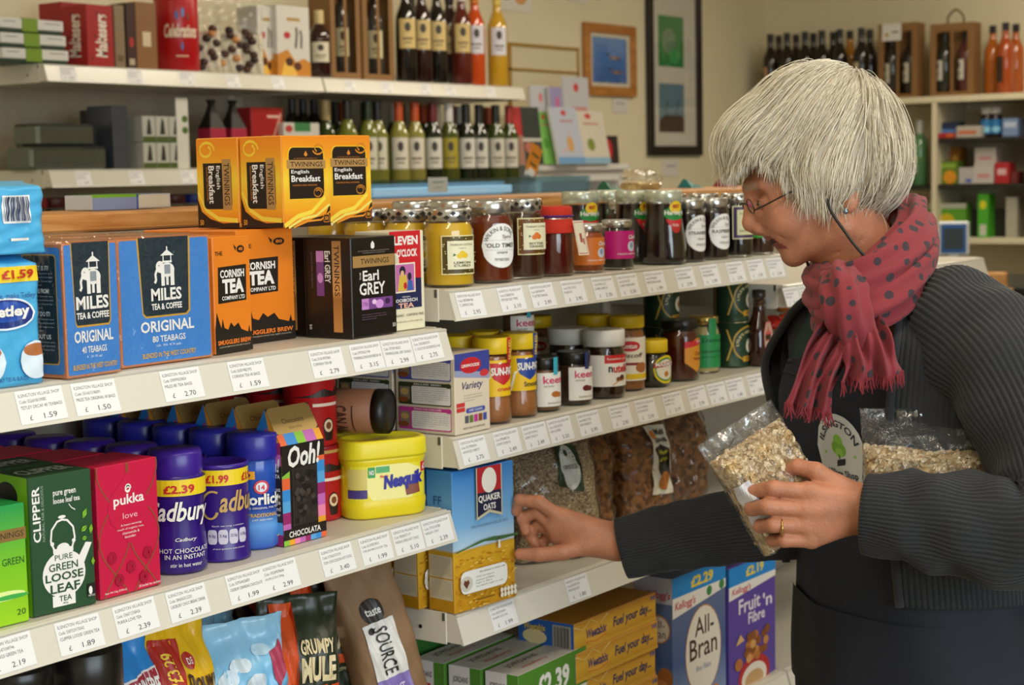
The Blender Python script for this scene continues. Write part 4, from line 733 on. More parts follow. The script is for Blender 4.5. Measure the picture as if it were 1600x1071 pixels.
gjar('honey_jar', 'set honey jar with broad green paper label', 1099, .085, NS, .029, .100, '#c9b27a', 'gold', [('r', 0, 0, 1, 1, '#1d8a4a'), ('r', .42, 1, .58, 1.5, '#1d8a4a'), ('t', 'Devon', .3, .78, .7, .9, '#0f4a2a', 0, .2), ('t', 'CORNISH HONEY', .25, .45, .75, .53, '#0f4a2a'), ('t', 'pure and natural', .3, .3, .7, .36, '#0f4a2a')], (.10, .10, .58, .1), lidh=.14)
LY = mat('#23402c', .35, .3)
def lyle(label, loc, group='golden syrup tins'):
    t = lidjar('syrup_tin', label, loc, [(0, 0), (.031, 0), (.0325, .0015), (.0325, .004), (.0315, .005), (.0315, .077), (.0325, .078), (.0325, .081)], LY, [(.0325, .080), (.032, .0825), (.028, .0825), (.027, .079), (0, .0788)], mat('#a89a7a', .3, .8), None, None, group, 'tin')
    stick('label_print', [('r', 0, .0, .03, 1, '#b8922e'), ('e', .5, .52, .24, .46, '#b8922e'), ('e', .5, .52, .22, .42, '#1d3a26'), ('arc', "LYLE'S GOLDEN", .5, .5, .16, .30, 185, 20, .22, '#e3d49a', .02), ('e', .55, .46, .10, .20, '#e9e2c8'), ('e', .55, .46, .055, .09, '#b8862e'), ('r', .40, .06, .70, .20, '#c8962e'), ('t', 'SYRUP', .44, .09, .66, .17, K_), ('l', [(.2, .1), (.26, .5), (.2, .9)], .02, '#c8a23e'), ('l', [(.8, .1), (.74, .5), (.8, .9)], .02, '#c8a23e')], cyl_map(.0316, .15, .006, .07, .1), t, 22); return t
ly = lyle('green and gold syrup tin at the bottom of the pair', (xat(1143, .085, NS+.04), .085, NS)); dup(ly, off=(-.002, 0, .0825), rz=.1, label='green and gold syrup tin stacked on top of another')
for i, (x, y) in enumerate(((.80, .155), (.80, .155))): dup(ly, loc=(x, y, NS+.0825*i), label='green syrup tin in shadow behind the honey, %s one' % ('lower', 'upper')[i], group='syrup tins in shadow')
# maple syrup bottle with flat body and loop handle
t = thing('syrup_bottle', 'dark maple syrup bottle with loop handle and pink leaf label', 'bottle', (xat(1186, .045, NS+.05), .045, NS))
rg = lambda hx, hy, z: rrect(hx, hy, hy*.9, z, 5)
part('bottle', loft([rg(.022, .015, .001), rg(.0255, .018, .004), rg(.0265, .019, .03), rg(.0265, .019, .055), rg(.022, .016, .075), rg(.012, .0115, .095), rg(.010, .0098, .108), rg(.010, .0098, .122)]), mat('#2a0b05', .08, coat=.6), t, True)
part('neck', lathe([(.0104, .108), (.0106, .126), (.012, .127), (.012, .131), (0, .131)], 20), film('#e8c8a0', .1), t, True)
part('cap', lathe([(.012, .124), (.0125, .125), (.0125, .138), (0, .139)], 20), mat('#2a2622', .3), t, True)
part('handle', tube([(.010, 0, .122), (.018, 0, .124), (.024, 0, .114), (.023, 0, .098), (.014, 0, .090)], .0022, 8), mat('#2a0b05', .08, coat=.6), t, True)
stick('label_print', [('p', [(.2, 0), (.8, 0), (1, .3), (1, .7), (.75, 1), (.25, 1), (0, .7), (0, .3)], '#c8706a'), ('p', [(.25, .05), (.75, .05), (.92, .32), (.92, .68), (.7, .95), (.3, .95), (.08, .68), (.08, .32)], '#b9a592'), ('p', [(.5, .92), (.62, .72), (.85, .66), (.7, .52), (.72, .4), (.28, .4), (.3, .52), (.15, .66), (.38, .72)], '#c8584e'), ('t', 'BUCKWUD', .16, .44, .84, .56, '#4a4a3a', .02), ('t', 'MAPLE', .3, .2, .7, .3, '#6a2a24')], plane_map((-.016, -.0195, .022), (.034, 0, 0), (0, .002, .058), (0, -1, 0)), t)
# sweets on the next bay
def bar(label, loc, rz, col, word, wc, rx=0.0):
    fr, bk = pouch_surf(.13, .034, .022, seal=.05, full=.7, crinkle=.0006, seed=len(word)); t = thing('sweet_bar', label, 'sweet', loc, 0, 'sweets on the far bay', (math.radians(-68+rx), 0, rz))
    part('wrapper', pouch_mesh(fr, bk, 16, 8), mat(col, .22), t, True); stick('front_print', [('t', word, .2, .2, .8, .8, wc, .06, .25)], fr, t, 8, 4, .0008); return t
for i, (px, dz, y, c, wd, wc) in enumerate(((1222, .012, .06, '#c8281e', 'TWIX', '#f0d8c0'), (1238, .045, .10, '#c8281e', 'TWIX', '#f0d8c0'), (1246, .070, .14, '#d87a1a', 'BOOST', '#f0e0a0'), (1250, .020, .04, '#d8a01e', 'CRUNCHIE', '#c8281e'), (1258, .05, .09, '#d84a1e', 'LION', '#f0d060'), (1225, .0, .035, '#c8cdd8', 'MILKY', '#2a3a8a'))):
    bar('%s wrapped snack bar leaning on the far bay, %s' % ({'#c8281e': 'red', '#d87a1a': 'orange', '#d8a01e': 'gold', '#d84a1e': 'orange red', '#c8cdd8': 'silver blue'}[c], ('beside the syrup', 'behind the front red one', 'topmost', 'low near the sleeve', 'mid height', 'lowest')[i]), (max(1.075, xat(px, y, NS+dz)), y, NS+dz+.008), .1*i-.3, c, wd, wc)
# ---- oats and muesli shelf -------------------------------------------------
QB = grad([(0, '#c8901a'), (.085, '#d8a82a'), (.088, '#bcd8ee'), (.12, '#7ab4e2'), (.2, '#2f78c4')], 2, .4)
rnd = random.Random(11)
q_f = [('e', rnd.uniform(.02, .98), rnd.uniform(.01, .40), .03, .006, rnd.choice(('#e0b03a', '#b87a14', '#e8c25a', '#c98a1c'))) for _ in range(120)]
q_f += [('p', [(.0, .43), (.2, .45), (.45, .47), (.7, .455), (1, .46), (1, .475), (.8, .48), (.6, .49), (.4, .485), (.2, .46), (0, .44)], '#3f6a3a'), ('p', [(.34, .63), (.55, .67), (.76, .63), (.76, 1), (.34, 1)], '#c9c0a0'), ('p', [(.355, .65), (.55, .69), (.745, .65), (.745, 1), (.355, 1)], '#1c2440'), ('p', [(.355, .82), (.745, .82), (.745, 1), (.355, 1)], '#b0242c'), ('e', .55, .90, .12, .09, '#e9e4da'), ('t', 'QUAKER', .37, .745, .73, .80, W_, .02), ('t', 'OATS', .45, .69, .65, .735, W_, .02), ('t', '100% WHOLEGRAIN ROLLED OATS', .25, .58, .85, .60, '#3a5a80'),
        ('k', .06, .13, .82, .29, .08, .05, '#efeee8'), ('e', .15, .20, .10, .055, '#cfcabc'), ('p', [(.15, .165), (.20, .205), (.18, .23), (.15, .22), (.12, .23), (.10, .205)], '#6a3a24'), ('t', 'Goodness in every oat', .36, .255, .78, .272, '#4a4438', .01)]+[('t', s, .30, .225-.022*i, .30+.02*len(s), .238-.022*i, '#5a5448') for i, s in enumerate(('100% wholegrain', 'source of fibre', 'high in fibre', 'no added sugar or salt'))]
q_f += [('e', .72+.055*i, .09, .024, .018, '#e9e2cf') for i in range(5)]+[('e', .72+.055*i, .055, .024, .018, '#e9e2cf') for i in range(5)]+[('p', [(.67, .40), (.71, .40), (.70, .46), (.68, .46)], '#e8e4dc'), ('e', .69, .47, .012, .01, '#5a3a2a'), ('r', .3, 0.0656, .6, 0.0744, '#7a5a1a')]
q_l = [('r', .06, .09, .94, .235, '#ddd0b4'), ('r', .06, .245, .94, .40, '#ddd0b4')]+fine(.1, .10, .9, .225, 10, '#8a7a60')+fine(.1, .25, .9, .39, 10, '#8a7a60')+[('t', 'FF', .3, .76, .6, .82, '#1d4a88'), ('t', 'KI', .5, .66, .8, .72, '#1d4a88'), ('t', 'for perfect porridge', .1, .58, .9, .60, '#1d4a88')]
A = AL(711, 961, QS); qa = carton('oats_box', 'blue and gold oats carton with harvest field, front of shelf', 'cereal box', A, .126, .050, .198, QS, QB, -6, q_f, q_l)
dup(qa, off=(-.006, .058, 0), label='second blue and gold oats carton directly behind the front one', group='oats cartons'); dup(qa, off=(-.008, .116, 0), label='third oats carton at the back of the row', group='oats cartons')
def grains(h1, h2, scale=90, bump=.9):
    k = ('grains', h1, h2, scale)
    if k in MATS: return MATS[k]
    m = bpy.data.materials.new('grains'); m.use_nodes = True; nt = m.node_tree; b = nt.nodes['Principled BSDF']; b.inputs['Roughness'].default_value = .7
    tc = nt.nodes.new('ShaderNodeTexCoord'); v = nt.nodes.new('ShaderNodeTexVoronoi'); v.inputs['Scale'].default_value = scale; nt.links.new(tc.outputs['Object'], v.inputs['Vector'])
    cr = nt.nodes.new('ShaderNodeValToRGB'); cr.color_ramp.elements[0].color = (*lin(h1), 1); cr.color_ramp.elements[1].color = (*lin(h2), 1); sp = nt.nodes.new('ShaderNodeSeparateColor')
    nt.links.new(v.outputs['Color'], sp.inputs[0]); nt.links.new(sp.outputs[0], cr.inputs[0]); nt.links.new(cr.outputs[0], b.inputs['Base Color'])
    bp = nt.nodes.new('ShaderNodeBump'); bp.inputs['Strength'].default_value = bump; bp.inputs['Distance'].default_value = .004; bp.invert = True
    nt.links.new(v.outputs['Distance'], bp.inputs['Height']); nt.links.new(bp.outputs[0], b.inputs['Normal']); MATS[k] = m; return m
def clearbag(name, label, loc, w, h, d, m, rz, rot=None, group=None, fill=.86, seed=1, tagops=None, tagbox=None, cat='bag'):
    t = thing(name, label, cat, loc, rz, group, rot)
    fr, bk = pouch_surf(w*.97, h*fill, d*.95, seal=.0, full=.72, base=.8, crinkle=.002, seed=seed); part('contents', pouch_mesh(fr, bk), m, t, True)
    f2, b2 = pouch_surf(w, h, d+.004, seal=.06, full=.6, base=.8, crinkle=.0026, seed=seed); part('clear_bag', pouch_mesh(f2, b2, 24, 32), CLEAR, t, True)
    if tagops:
        u0, v0, u1, v1 = tagbox; stick('label_print', tagops, lambda u, v, k: f2(u0+u*(u1-u0), v0+v*(v1-v0), k), t, 14, 14, .0015, .0002, .001)
    return t
OAT = grains('#8a6f52', '#d8c4a0', 320); GRN = grains('#4a2410', '#a8703a', 110)
clearbag('oat_bag', 'large clear bag of porridge oats with green and white oval label', (.372, .098, QS+.006), .165, .196, .085, OAT, math.radians(-30), group='clear bags on the oat shelf', seed=2, rot=(math.radians(-4), math.radians(-5), math.radians(-30)),
    tagops=[('p', [(0, .2), (.25, 1), (1, .85), (.85, 0)], '#33452c'), ('e', .52, .5, .33, .42, '#e4e6e2'), ('t', 'PORRIDGE OAT', .28, .48, .76, .56, '#3a3a34'), ('e', .48, .78, .08, .06, '#33452c')], tagbox=(.50, .48, .80, .90))
clearbag('oat_bag', 'small clear oat bag half hidden behind the reaching hand', (.215, .15, QS), .10, .17, .06, OAT, math.radians(-20), group='clear bags on the oat shelf', seed=5)
clearbag('granola_bag', 'clear bag of brown granola directly right of the oats', (.52, .15, QS), .12, .196, .075, GRN, math.radians(-10), group='clear bags on the oat shelf', seed=3)
clearbag('granola_bag', 'clear bag of brown granola with black and yellow label', (.68, .14, QS), .14, .192, .08, GRN, math.radians(-14), group='clear bags on the oat shelf', seed=4,
    tagops=[('r', 0, 0, 1, 1, '#e3ddcc'), ('t', 'Multi', .4, .86, .9, .95, '#3a3a34', .03), ('t', 'Granola', .2, .76, .9, .84, '#3a3a34', .03), ('e', .18, .88, .12, .06, '#d8862a'), ('p', [(.1, .68), (.5, .74), (.9, .66), (.86, .3), (.6, .18), (.3, .3)], '#2a2418'), ('t', 'Honey', .25, .58, .8, .66, '#d8d02a', .03), ('t', 'and Yogurt', .2, .48, .85, .55, '#d8d02a', .03), ('e', .55, .2, .25, .14, '#b8702a')], tagbox=(.52, .25, .84, .86))
clearbag('granola_bag', 'clear bag of dark muesli deep behind the held bag', (.85, .16, QS), .13, .19, .08, grains('#3a2010', '#8a5a30', 110), math.radians(-10), group='clear bags on the oat shelf', seed=6)
clearbag('granola_bag', 'clear bag of dark muesli at the back between granola bags', (.60, .26, QS), .13, .19, .08, grains('#3a2010', '#8a5a30', 110), math.radians(-5), group='clear bags on the oat shelf', seed=7)
# ---- cereals ---------------------------------------------------------------
KR = '#c2243a'
ab = [('r', 0, .86, 1, 1, '#1d8ad8'), ('t', '£2.29', .34, .885, .76, .965, '#f2d82a', .04), ('p', [(0, .72), (1, .80), (1, .86), (0, .86)], '#eceae4'), ('t', "Kellogg's", .04, .755, .42, .83, KR, .02, .2), ('e', .68, .82, .05, .035, '#3a8a4a'), ('e', .92, .83, .05, .035, '#3a8a4a'), ('e', .56, .42, .34, .32, '#b87a3a'), ('e', .56, .42, .33, .31, '#ece6da'), ('t', 'All-', .40, .53, .76, .66, '#3a2a20', .01), ('t', 'Bran', .30, .37, .82, .52, '#3a2a20', .01), ('t', 'Bran Flakes', .42, .28, .70, .32, '#4a6a9a', 0, .2), ('e', .7, .02, .18, .10, '#b8733a'), ('e', .62, .08, .08, .05, '#8a4a20'), ('e', .78, .09, .07, .045, '#c8864a'), ('e', .2, .04, .2, .05, '#e9eef4'), ('e', .9, .03, .15, .04, '#e9eef4')]
ABM = grad([(0, '#8aa0c8'), (.1, '#46609a'), (.25, '#6a7a9a')], 2, .4)
ball = carton('cereal_box', 'blue bran cereal box with cream oval and £2.29 flash', 'cereal box', (.616, .03), .184, .075, .768-CE, CE, ABM, 0, ab, [('r', 0, .82, 1, 1, '#b9bccb'), ('t', "Kellogg's", .3, .84, .95, .91, KR, .02, .2), ('e', .62, .64, .32, .10, '#b87a3a'), ('e', .62, .64, .29, .09, '#d8cfc0'), ('t', 'All-', .45, .65, .8, .70, '#3a2a20'), ('t', 'Bran', .42, .58, .82, .64, '#3a2a20'), ('e', .8, .3, .2, .08, '#a86a34'), ('e', .7, .22, .2, .07, '#c88a4a')])
ff = [('r', 0, .85, 1, 1, '#1d8ad8'), ('t', '£2.19', .36, .885, .74, .965, '#f2d82a', .04), ('p', [(0, .74), (1, .80), (1, .85), (0, .85)], '#eceae4'), ('t', "Kellogg's", .06, .76, .46, .83, KR, .02, .2), ('t', 'Fruit', .2, .60, .66, .72, '#e9e4f0', .02), ('t', "'n", .72, .58, .92, .69, '#e9e4f0', .02), ('t', 'Fibre', .4, .49, .76, .585, '#e9e4f0', .02), ('e', .52, .06, .34, .16, '#b82a34'), ('e', .52, .04, .27, .12, '#e9e2d4'), ('e', .52, .02, .2, .08, '#c8a070')]
rnd = random.Random(4); ff += [('e', rnd.uniform(.35, .85), rnd.uniform(.2, .40), .06, .035, rnd.choice(('#b8743a', '#d8a060', '#8a5228', '#c88a4a'))) for _ in range(26)]+[('p', [(.12, .36), (.3, .38), (.22, .44)], '#e0b87a'), ('e', .18, .2, .08, .05, '#b8743a')]
carton('cereal_box', 'purple fruit and fibre cereal box with £2.19 flash', 'cereal box', (.812, .03), .178, .075, .745-CE, CE, mat('#5a46a0', .4), 0, ff, [('r', 0, .85, 1, 1, '#1d6ab0'), ('r', .1, .4, .9, .6, '#e9e4dc')], group='cereal boxes')
wx = [('r', 0, .0, 1, .12, '#d8a83a'), ('l', [(.0, .9), (.1, .7), (.2, .95), (.3, .7), (.4, .95)], .03, '#e8c87a'), ('e', .26, .42, .14, .34, '#e0a83a'), ('t', 'Weetabix', .14, .34, .38, .66, '#1d2a6a', .03, .15), ('l', [(.14, .24), (.26, .16), (.38, .28)], .02, '#c8321e'), ('t', 'Fuel your day...', .46, .28, .94, .72, '#1d2a6a', .02, .15), ('t', '10', .93, .76, .985, .92, '#1d4ab0', .03)]
WX = grad([(0, '#c89024'), (.025, '#e0b03a'), (.05, '#c8882a')], 2, .4)
wl = [('r', 0, 0, 1, 1, '#2a62b0'), ('r', .62, .1, .95, .9, '#a8a49c')]+[('r', .65+.02*i, .15, .656+.02*i+.006*(i % 3 == 0), .85, '#2a2a30') for i in range(14)]+[('e', .3, .4, .22, .25, '#e9d8a0'), ('t', 'Weetabix', .1, .62, .5, .85, '#f0c83a', .02)]
w0 = carton('cereal_box', 'golden wheat biscuit box at the bottom of its stack', 'cereal box', (.330, .035), .245, .105, .0465, CE, WX, 0, wx, wl, group='stack of wheat biscuit boxes')
for i in range(1, 5): dup(w0, off=(random.uniform(-.004, .004)-.003*(i == 4), random.uniform(-.002, .003), .047*i), label='golden wheat biscuit box %s in its stack' % ('second from the bottom', 'third from the bottom', 'second from the top', 'topmost')[i-1])
jf = [('r', 0, 0, 1, 1, '#e4e0d8'), ('r', .0, .70, 1, 1, '#4f8a2a'), ('t', '£2.39', .26, .74, .74, .93, W_, .04), ('r', .80, .3, .98, .66, '#e8d8dc'), ('r', .83, 0.4424, .95, 0.4776, KR), ('t', 'JORDANS', .1, .5, .6, .62, '#3a3a34', .02), ('t', 'strawberry', .1, .36, .6, .46, KR)]
jt = [('r', .02, .03, .98, .97, '#d9d4ca'), ('e', .3, .52, .14, .3, '#c9c2b4'), ('t', 'JORDANS', .14, .55, .58, .8, '#4a443c', .02), ('t', 'strawberry', .2, .22, .56, .42, KR, .01), ('p', [(.9, .6), (.97, .6), (.935, .4)], '#b82a34')]
jl = [('r', 0, 0, 1, 1, '#e4dcdc'), ('r', .66, 0, 1, 1, '#4f8a2a'), ('t', 'JORDANS', .12, .86, .6, .92, '#3a3a34', .02), ('r', .12, 0.804, .55, 0.826, KR), ('e', .45, .5, .3, .1, '#c23a4a')]
j0 = carton('cereal_box', 'white and green granola box with £2.39 flash at the front', 'cereal box', (.170, .03), .192, .058, .715-CE, CE, mat('#e4e0d8', .45), 2, jf, jl, top=jt, group='white and green granola boxes')
for i in (1, 2): dup(j0, off=(-.006*i, .064*i, .001*i), label='white and green granola box %s behind the flashed one' % ('directly', 'two places')[i-1])
jb = carton('cereal_box', 'dark green granola box lying across the back of the shelf', 'cereal box', (.19, .235), .2, .06, .74-CE, CE, mat('#2f6a2a', .45), 0, [('e', .3+.2*i, .8, .07, .06, '#cfe0e6') for i in range(3)], top=[('r', .05, .1, .95, .9, '#3a7a30'), ('e', .5, .5, .05, .2, '#cfe0e6')])
# ---- coffee shelf ----------------------------------------------------------
def ztop(px, py, Y): return float(onY(px, py, Y)[2])
x = xat(137, .06, .88); H = ztop(137, 1010, .06)-CO
t = gjar('coffee_jar', 'instant coffee jar with broad black lid at the lower left', 0, .062, CO, .043, H, '#3a1c0c', 'black', [('r', 0, 0, 1, 1, '#7a2a1c')], (.08, .2, .4, 0), X=x, lidh=.26, lidr=.96)
x = xat(32, .06, .88); t = gjar('coffee_jar', 'pale capped coffee jar with white lettered band, far lower left', 0, .062, CO, .040, ztop(32, 1040, .06)-CO, '#2a3a68', 'black', [('r', 0, 0, 1, 1, '#d4d8e6')]+fine(.3, .1, .8, .9, 6, '#4a4a70'), (.10, .62, .28, 0), X=x, lidh=.1)
def cpouch(label, pxl, pxr, pyt, Y, m, ops, rz=0.0, rot=None, dep=.07, sag=0.0, seed=1, name='coffee_bag', full=.6, crinkle=.0018, dx=0.0):
    xl, xr = xat(pxl, Y, .88), xat(pxr, Y, .88); h = ztop((pxl+pxr)/2, pyt, Y)-CO
    return pouch(name, label, ((xl+xr)/2+dx, Y+dep/2, CO), xr-xl, h, dep, m, ops, rz, rot, 'coffee bags on the lowest shelf', 'coffee bag', sag=sag, seed=seed, seal=.10, full=full, crinkle=crinkle)
cpouch("bright blue coffee bag with red love me flash", 170, 268, 1000, .045, mat('#2a86d0', .3), [('p', [(.06, .66), (.96, .73), (.96, .83), (.06, .77)], '#e6e2e0'), ('p', [(.08, .67), (.94, .74), (.94, .82), (.08, .76)], '#a8283a'), ('t', "LOVE ME OR I'M FREE", .12, .705, .9, .785, W_, .03, 0, 4)], seed=1)
cpouch('yellow ground coffee bag with red price corner', 262, 350, 972, .040, mat('#e2b41a', .3), [('p', [(.02, .93), (.5, .90), (.26, .58), (.02, .55)], '#b0281e'), ('t', 'RRP£3.29', .1, .62, .28, .86, '#f0c83a', .02, 0, 90), ('e', .52, .80, .08, .04, '#b0281e'), ('t', 'D.E', .48, .785, .56, .815, W_, .02), ('t', 'Douwe', .40, .66, .90, .745, '#3a1c10', .03), ('t', 'Egberts', .40, .55, .92, .635, '#3a1c10', .03)], seed=2)
SKY = grad([(0, '#2a3a90'), (.09, '#3a78c4'), (.13, '#6ab4e2'), (.23, '#a8d8f0')], 2, .25)
skyops = [('e', .3, .70, .13, .05, '#cfe2f0'), ('e', .45, .76, .12, .04, '#d8e8f2'), ('e', .6, .66, .12, .05, '#cfe0ee'), ('e', .7, .82, .1, .03, '#bcdcf0'), ('p', [(.78, .80), (.92, .86), (.95, .72), (.85, .60), (.80, .66)], '#b03a5a'), ('l', [(.86, .6), (.88, .5), (.86, .42)], .012, '#b03a5a'), ('r', .3, 0.328, .8, 0.372, W_)]
cpouch('sky blue coffee bag with painted clouds, in front', 335, 452, 972, .050, SKY, skyops, math.radians(-18), sag=.012, seed=3, crinkle=.003)
cpouch('sky blue coffee bag with painted clouds, standing behind', 318, 400, 955, .135, SKY, skyops, math.radians(6), seed=4, crinkle=.003)
mule = [('p', [(.08, .0), (.34, 0), (.42, .96), (.14, .96)], '#d8521c'), ('l', [(.2, .5), (.28, .4), (.24, .25), (.32, .12), (.36, .2)], .012, '#2a1c14'), ('l', [(.18, .46), (.3, .52), (.34, .42)], .012, '#2a1c14'), ('t', 'GRUMPY', .42, .68, .86, .76, '#e0cfa4', .03), ('t', 'MULE', .42, .52, .86, .665, '#e0cfa4', .05), ('r', .48, .44, .60, .50, '#d8521c'), ('r', .64, .44, .76, .50, '#d8521c'), ('r', .80, .44, .92, .50, '#d8521c'), ('t', 'distinctive coffee', .46, .395, .94, .425, '#d8c89a'), ('r', .36, .16, 1, .26, '#c8b03a'), ('t', 'Organic Colombia', .4, .18, .9, .235, '#3a3a1a')]
cpouch('dark green mule coffee bag with orange stripe, in front', 440, 533, 938, .045, mat('#27301f', .35), mule, math.radians(-24), (math.radians(-2), math.radians(3), math.radians(-24)), seed=5)
cpouch('dark green mule coffee bag with orange stripe, behind', 478, 565, 898, .125, mat('#27301f', .35), mule, math.radians(-22), seed=6)
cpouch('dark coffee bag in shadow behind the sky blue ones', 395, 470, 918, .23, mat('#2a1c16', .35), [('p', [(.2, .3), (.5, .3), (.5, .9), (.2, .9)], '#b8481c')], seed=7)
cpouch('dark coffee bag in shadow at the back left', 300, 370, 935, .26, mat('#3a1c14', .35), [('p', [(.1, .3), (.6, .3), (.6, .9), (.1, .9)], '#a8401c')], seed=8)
src = [('e', .45, .66, .17, .07, '#1c1a18'), ('e', .45, .66, .155, .063, '#3a3632'), ('t', 'taste', .34, .64, .56, .68, W_, .02), ('r', .22, .28, .70, .60, '#e6e4e0'), ('r', .22, .0, .70, .28, '#8a78c0'), ('t', 'SOURCE', .36, .30, .56, .57, '#2a2826', .01, 0, -90), ('e', .34, .56, .05, .02, '#2a2826'), ('t', 'ROAST', .32, .17, .6, .23, '#d4cce8', .02), ('t', 'BEANS', .32, .10, .6, .16, '#d4cce8', .02)]
xs = xat(618, .05, .85)
sb = pouch('coffee_bag', 'plain brown paper coffee bag with white source label, tilted', (-.050, .080, CO+.012), .105, .245, .075, mat('#8a6a4a', .7, noise=.06, scale=20, bump=.2, bscale=120), src, 0, (math.radians(-3), math.radians(-13), math.radians(-24)), 'coffee bags on the lowest shelf', 'coffee bag', seal=.08, full=.4, seed=9, crinkle=.0018)
# ------------------------------------------------------------------ goods along the back wall
ORD = ('first', 'second', 'third', 'fourth', 'fifth', 'sixth', 'seventh', 'eighth', 'ninth', 'tenth', 'eleventh', 'twelfth', 'thirteenth', 'fourteenth', 'fifteenth')
WT, WS, WB, WS2 = 1.7445, 1.4815, 1.2465, 1.3815
BPROF = [(0, 0), (.034, 0), (.037, .004), (.037, .175), (.035, .20), (.024, .225), (.0155, .245), (.0145, .262), (.0145, .30)]
def bottle(name, label, loc, col, cap, lab='#e0d2a4', H=.305, R=.037, group=None, mark=True, labz=(.07, .16), rz=0.0, fillc=None, shape=None, capz=.235):
    s, q = R/.037, H/.305; t = thing(name, label, 'bottle', loc, rz, group)
    m = mat(col, .08, coat=.5) if isinstance(col, str) else col
    part('glass', lathe([(r*s, z*q) for r, z in (shape or BPROF)]+[(0, .30*q)], 16), m, t, True)
    part('capsule', lathe([(.0155*s, capz*q), (.0162*s, (capz+.004)*q), (.0158*s, .300*q), (.016*s, .305*q), (0, .3055*q)], 12), mat(cap, .35), t, True)
    if lab:
        ops = [('r', 0, 0, 1, 1, lab)]
        if mark: ops += [('e', .5, .72, .18, .16, '#3a3024'), ('r', .2, .3, .8, .36, '#5a4a30'), ('r', .3, .18, .7, .22, '#5a4a30')]
        stick('label', ops, cyl_map(R, .06*s, labz[0]*q, (labz[1]-labz[0])*q, -.75), t, 8, 1, .0006)
    return t
def wx_(px, Y, z): return xat(px, Y, z+.06)
# top shelf: three slim white boxes
for i in range(3):
    x0, x1_ = xat(4, 2.07, WT+.02), xat(106, 2.07, WT+.02); t = thing('chocolate_box', 'slim white chocolate box with green band, %s of the three stacked' % ('bottom', 'middle', 'top')[i], 'gift box', ((x0+x1_)/2-.006*i, 2.14, WT+.0365*i), .02*i, 'stacked slim white boxes'); w2 = (x1_-x0)/2
    part('base', box(-w2, -.07, 0, w2, .07, .014, .002), mat('#1f3a2c', .4), t); part('lid', box(-w2-.002, -.072, .010, w2+.002, .072, .036, .002), mat('#dcdad2', .45), t)
    part('band', box(-.032, -.0735, .004, .018, .0735, .0372, .001), mat('#7a9a2a', .4), t); stick('front_print', [('r', .06, 0.606, .24, 0.694, '#8a8a84'), ('r', .70, 0.606, .95, 0.694, '#8a8a84')], plane_map((-w2, -.072, .010), (2*w2, 0, 0), (0, 0, .026), (0, -1, 0)), t)
def bgbox(name, label, pl, pr, pt, Y, z, col, front, d=.06, left=None, ang=0, cat='gift box', group=None, top=None):
    xl, xr = xat(pl, Y, z+.05), xat(pr, Y, z+.05); h = float(onY((pl+pr)/2, pt, Y)[2])-z
    return carton(name, label, cat, (xl, Y), xr-xl, d, h, z, col if not isinstance(col, str) else mat(col, .45), ang, front, left, top=top, group=group)
malt = [('t', 'Maltesers', .3, .15, .75, .85, '#efe2d2', .03, .1, 90)]+[('e', .15+.13*i, .12+((i*37) % 80)/100, .04, .03, '#5a1a14') for i in range(6)]
bgbox('chocolate_box', 'red malt chocolate box standing upright, lettered up its front', 137, 178, 8, 2.06, WT, '#a8181c', malt, .10, malt, group='red malt chocolate boxes')
bgbox('chocolate_box', 'red malt chocolate box behind the slim white stack', 98, 150, 5, 2.24, WT, '#a8181c', malt, .09, group='red malt chocolate boxes')
bgbox('gift_box', 'narrow fawn gift box between red and brown boxes', 180, 196, 8, 2.07, WT, '#8a7458', [('r', .2, .1, .8, .2, '#6a5238')])
bgbox('bottle_box', 'dark brown bottle carton with small red crest', 199, 213, 5, 2.07, WT, '#3a1a10', [('e', .5, .4, .25, .08, '#b0281e'), ('r', .2, .05, .8, .15, '#b9a88a')])
bgbox('gift_box', 'tall tan gift box with white handwriting beside the red tub', 214, 246, 4, 2.07, WT, '#8a5f34', [('r', .3, 0.34, .7, 0.56, '#d8c4a0')], .07)
xc = wx_(279, 2.12, WT); t = lidjar('sweet_tub', 'large red celebration sweet tub with cream script', (xc, 2.125, WT), [(0, 0), (.056, 0), (.060, .004), (.060, .2), (.054, .22), (0, .22)], mat('#b8121c', .3), [(.058, .215), (.062, .218), (.062, .24), (0, .242)], mat('#c8a23a', .3), None, None, None, 'tub')
stick('label_print', [('t', 'Celebrations', .30, .42, .74, .62, '#f0dcc0', .03, .3), ('e', .46, .74, .02, .06, '#3a6ab0'), ('e', .54, .78, .02, .07, '#5a8ac8'), ('e', .60, .72, .02, .05, '#8a3a24'), ('e', .52, .30, .015, .06, '#3a6ab0'), ('r', .44, 0.1512, .6, 0.1688, '#e8c8a0')], cyl_map(.0604, .22, .01, .19, -.6), t, 16)
for i, (px, sd) in enumerate(((325, 1), (358, 2), (392, 3))):
    xc = wx_(px, 2.10, WT); t = clearbag('sweet_bag', 'clear bag of chocolates tied with white top, %s of three' % ('left', 'middle', 'right')[i], (xc, 2.10, WT), .075, .21, .05, mat('#d8cdb4', .5), math.radians(-40), group='clear bags of chocolates', fill=.55, seed=sd, cat='sweet bag')
    rnd = random.Random(sd)
    for k in range(9):
        a = rnd.uniform(-.028, .028); o = part('chocolate', lathe([(0, -.012), (.010, -.008), (.013, 0), (.010, .008), (0, .012)], 10), mat(rnd.choice(('#2e1a12', '#4a2a18', '#c88a4a', '#3a2016')), .35), t, True); o.location = (a, -.024+abs(a)*.25, .016+.013*k)
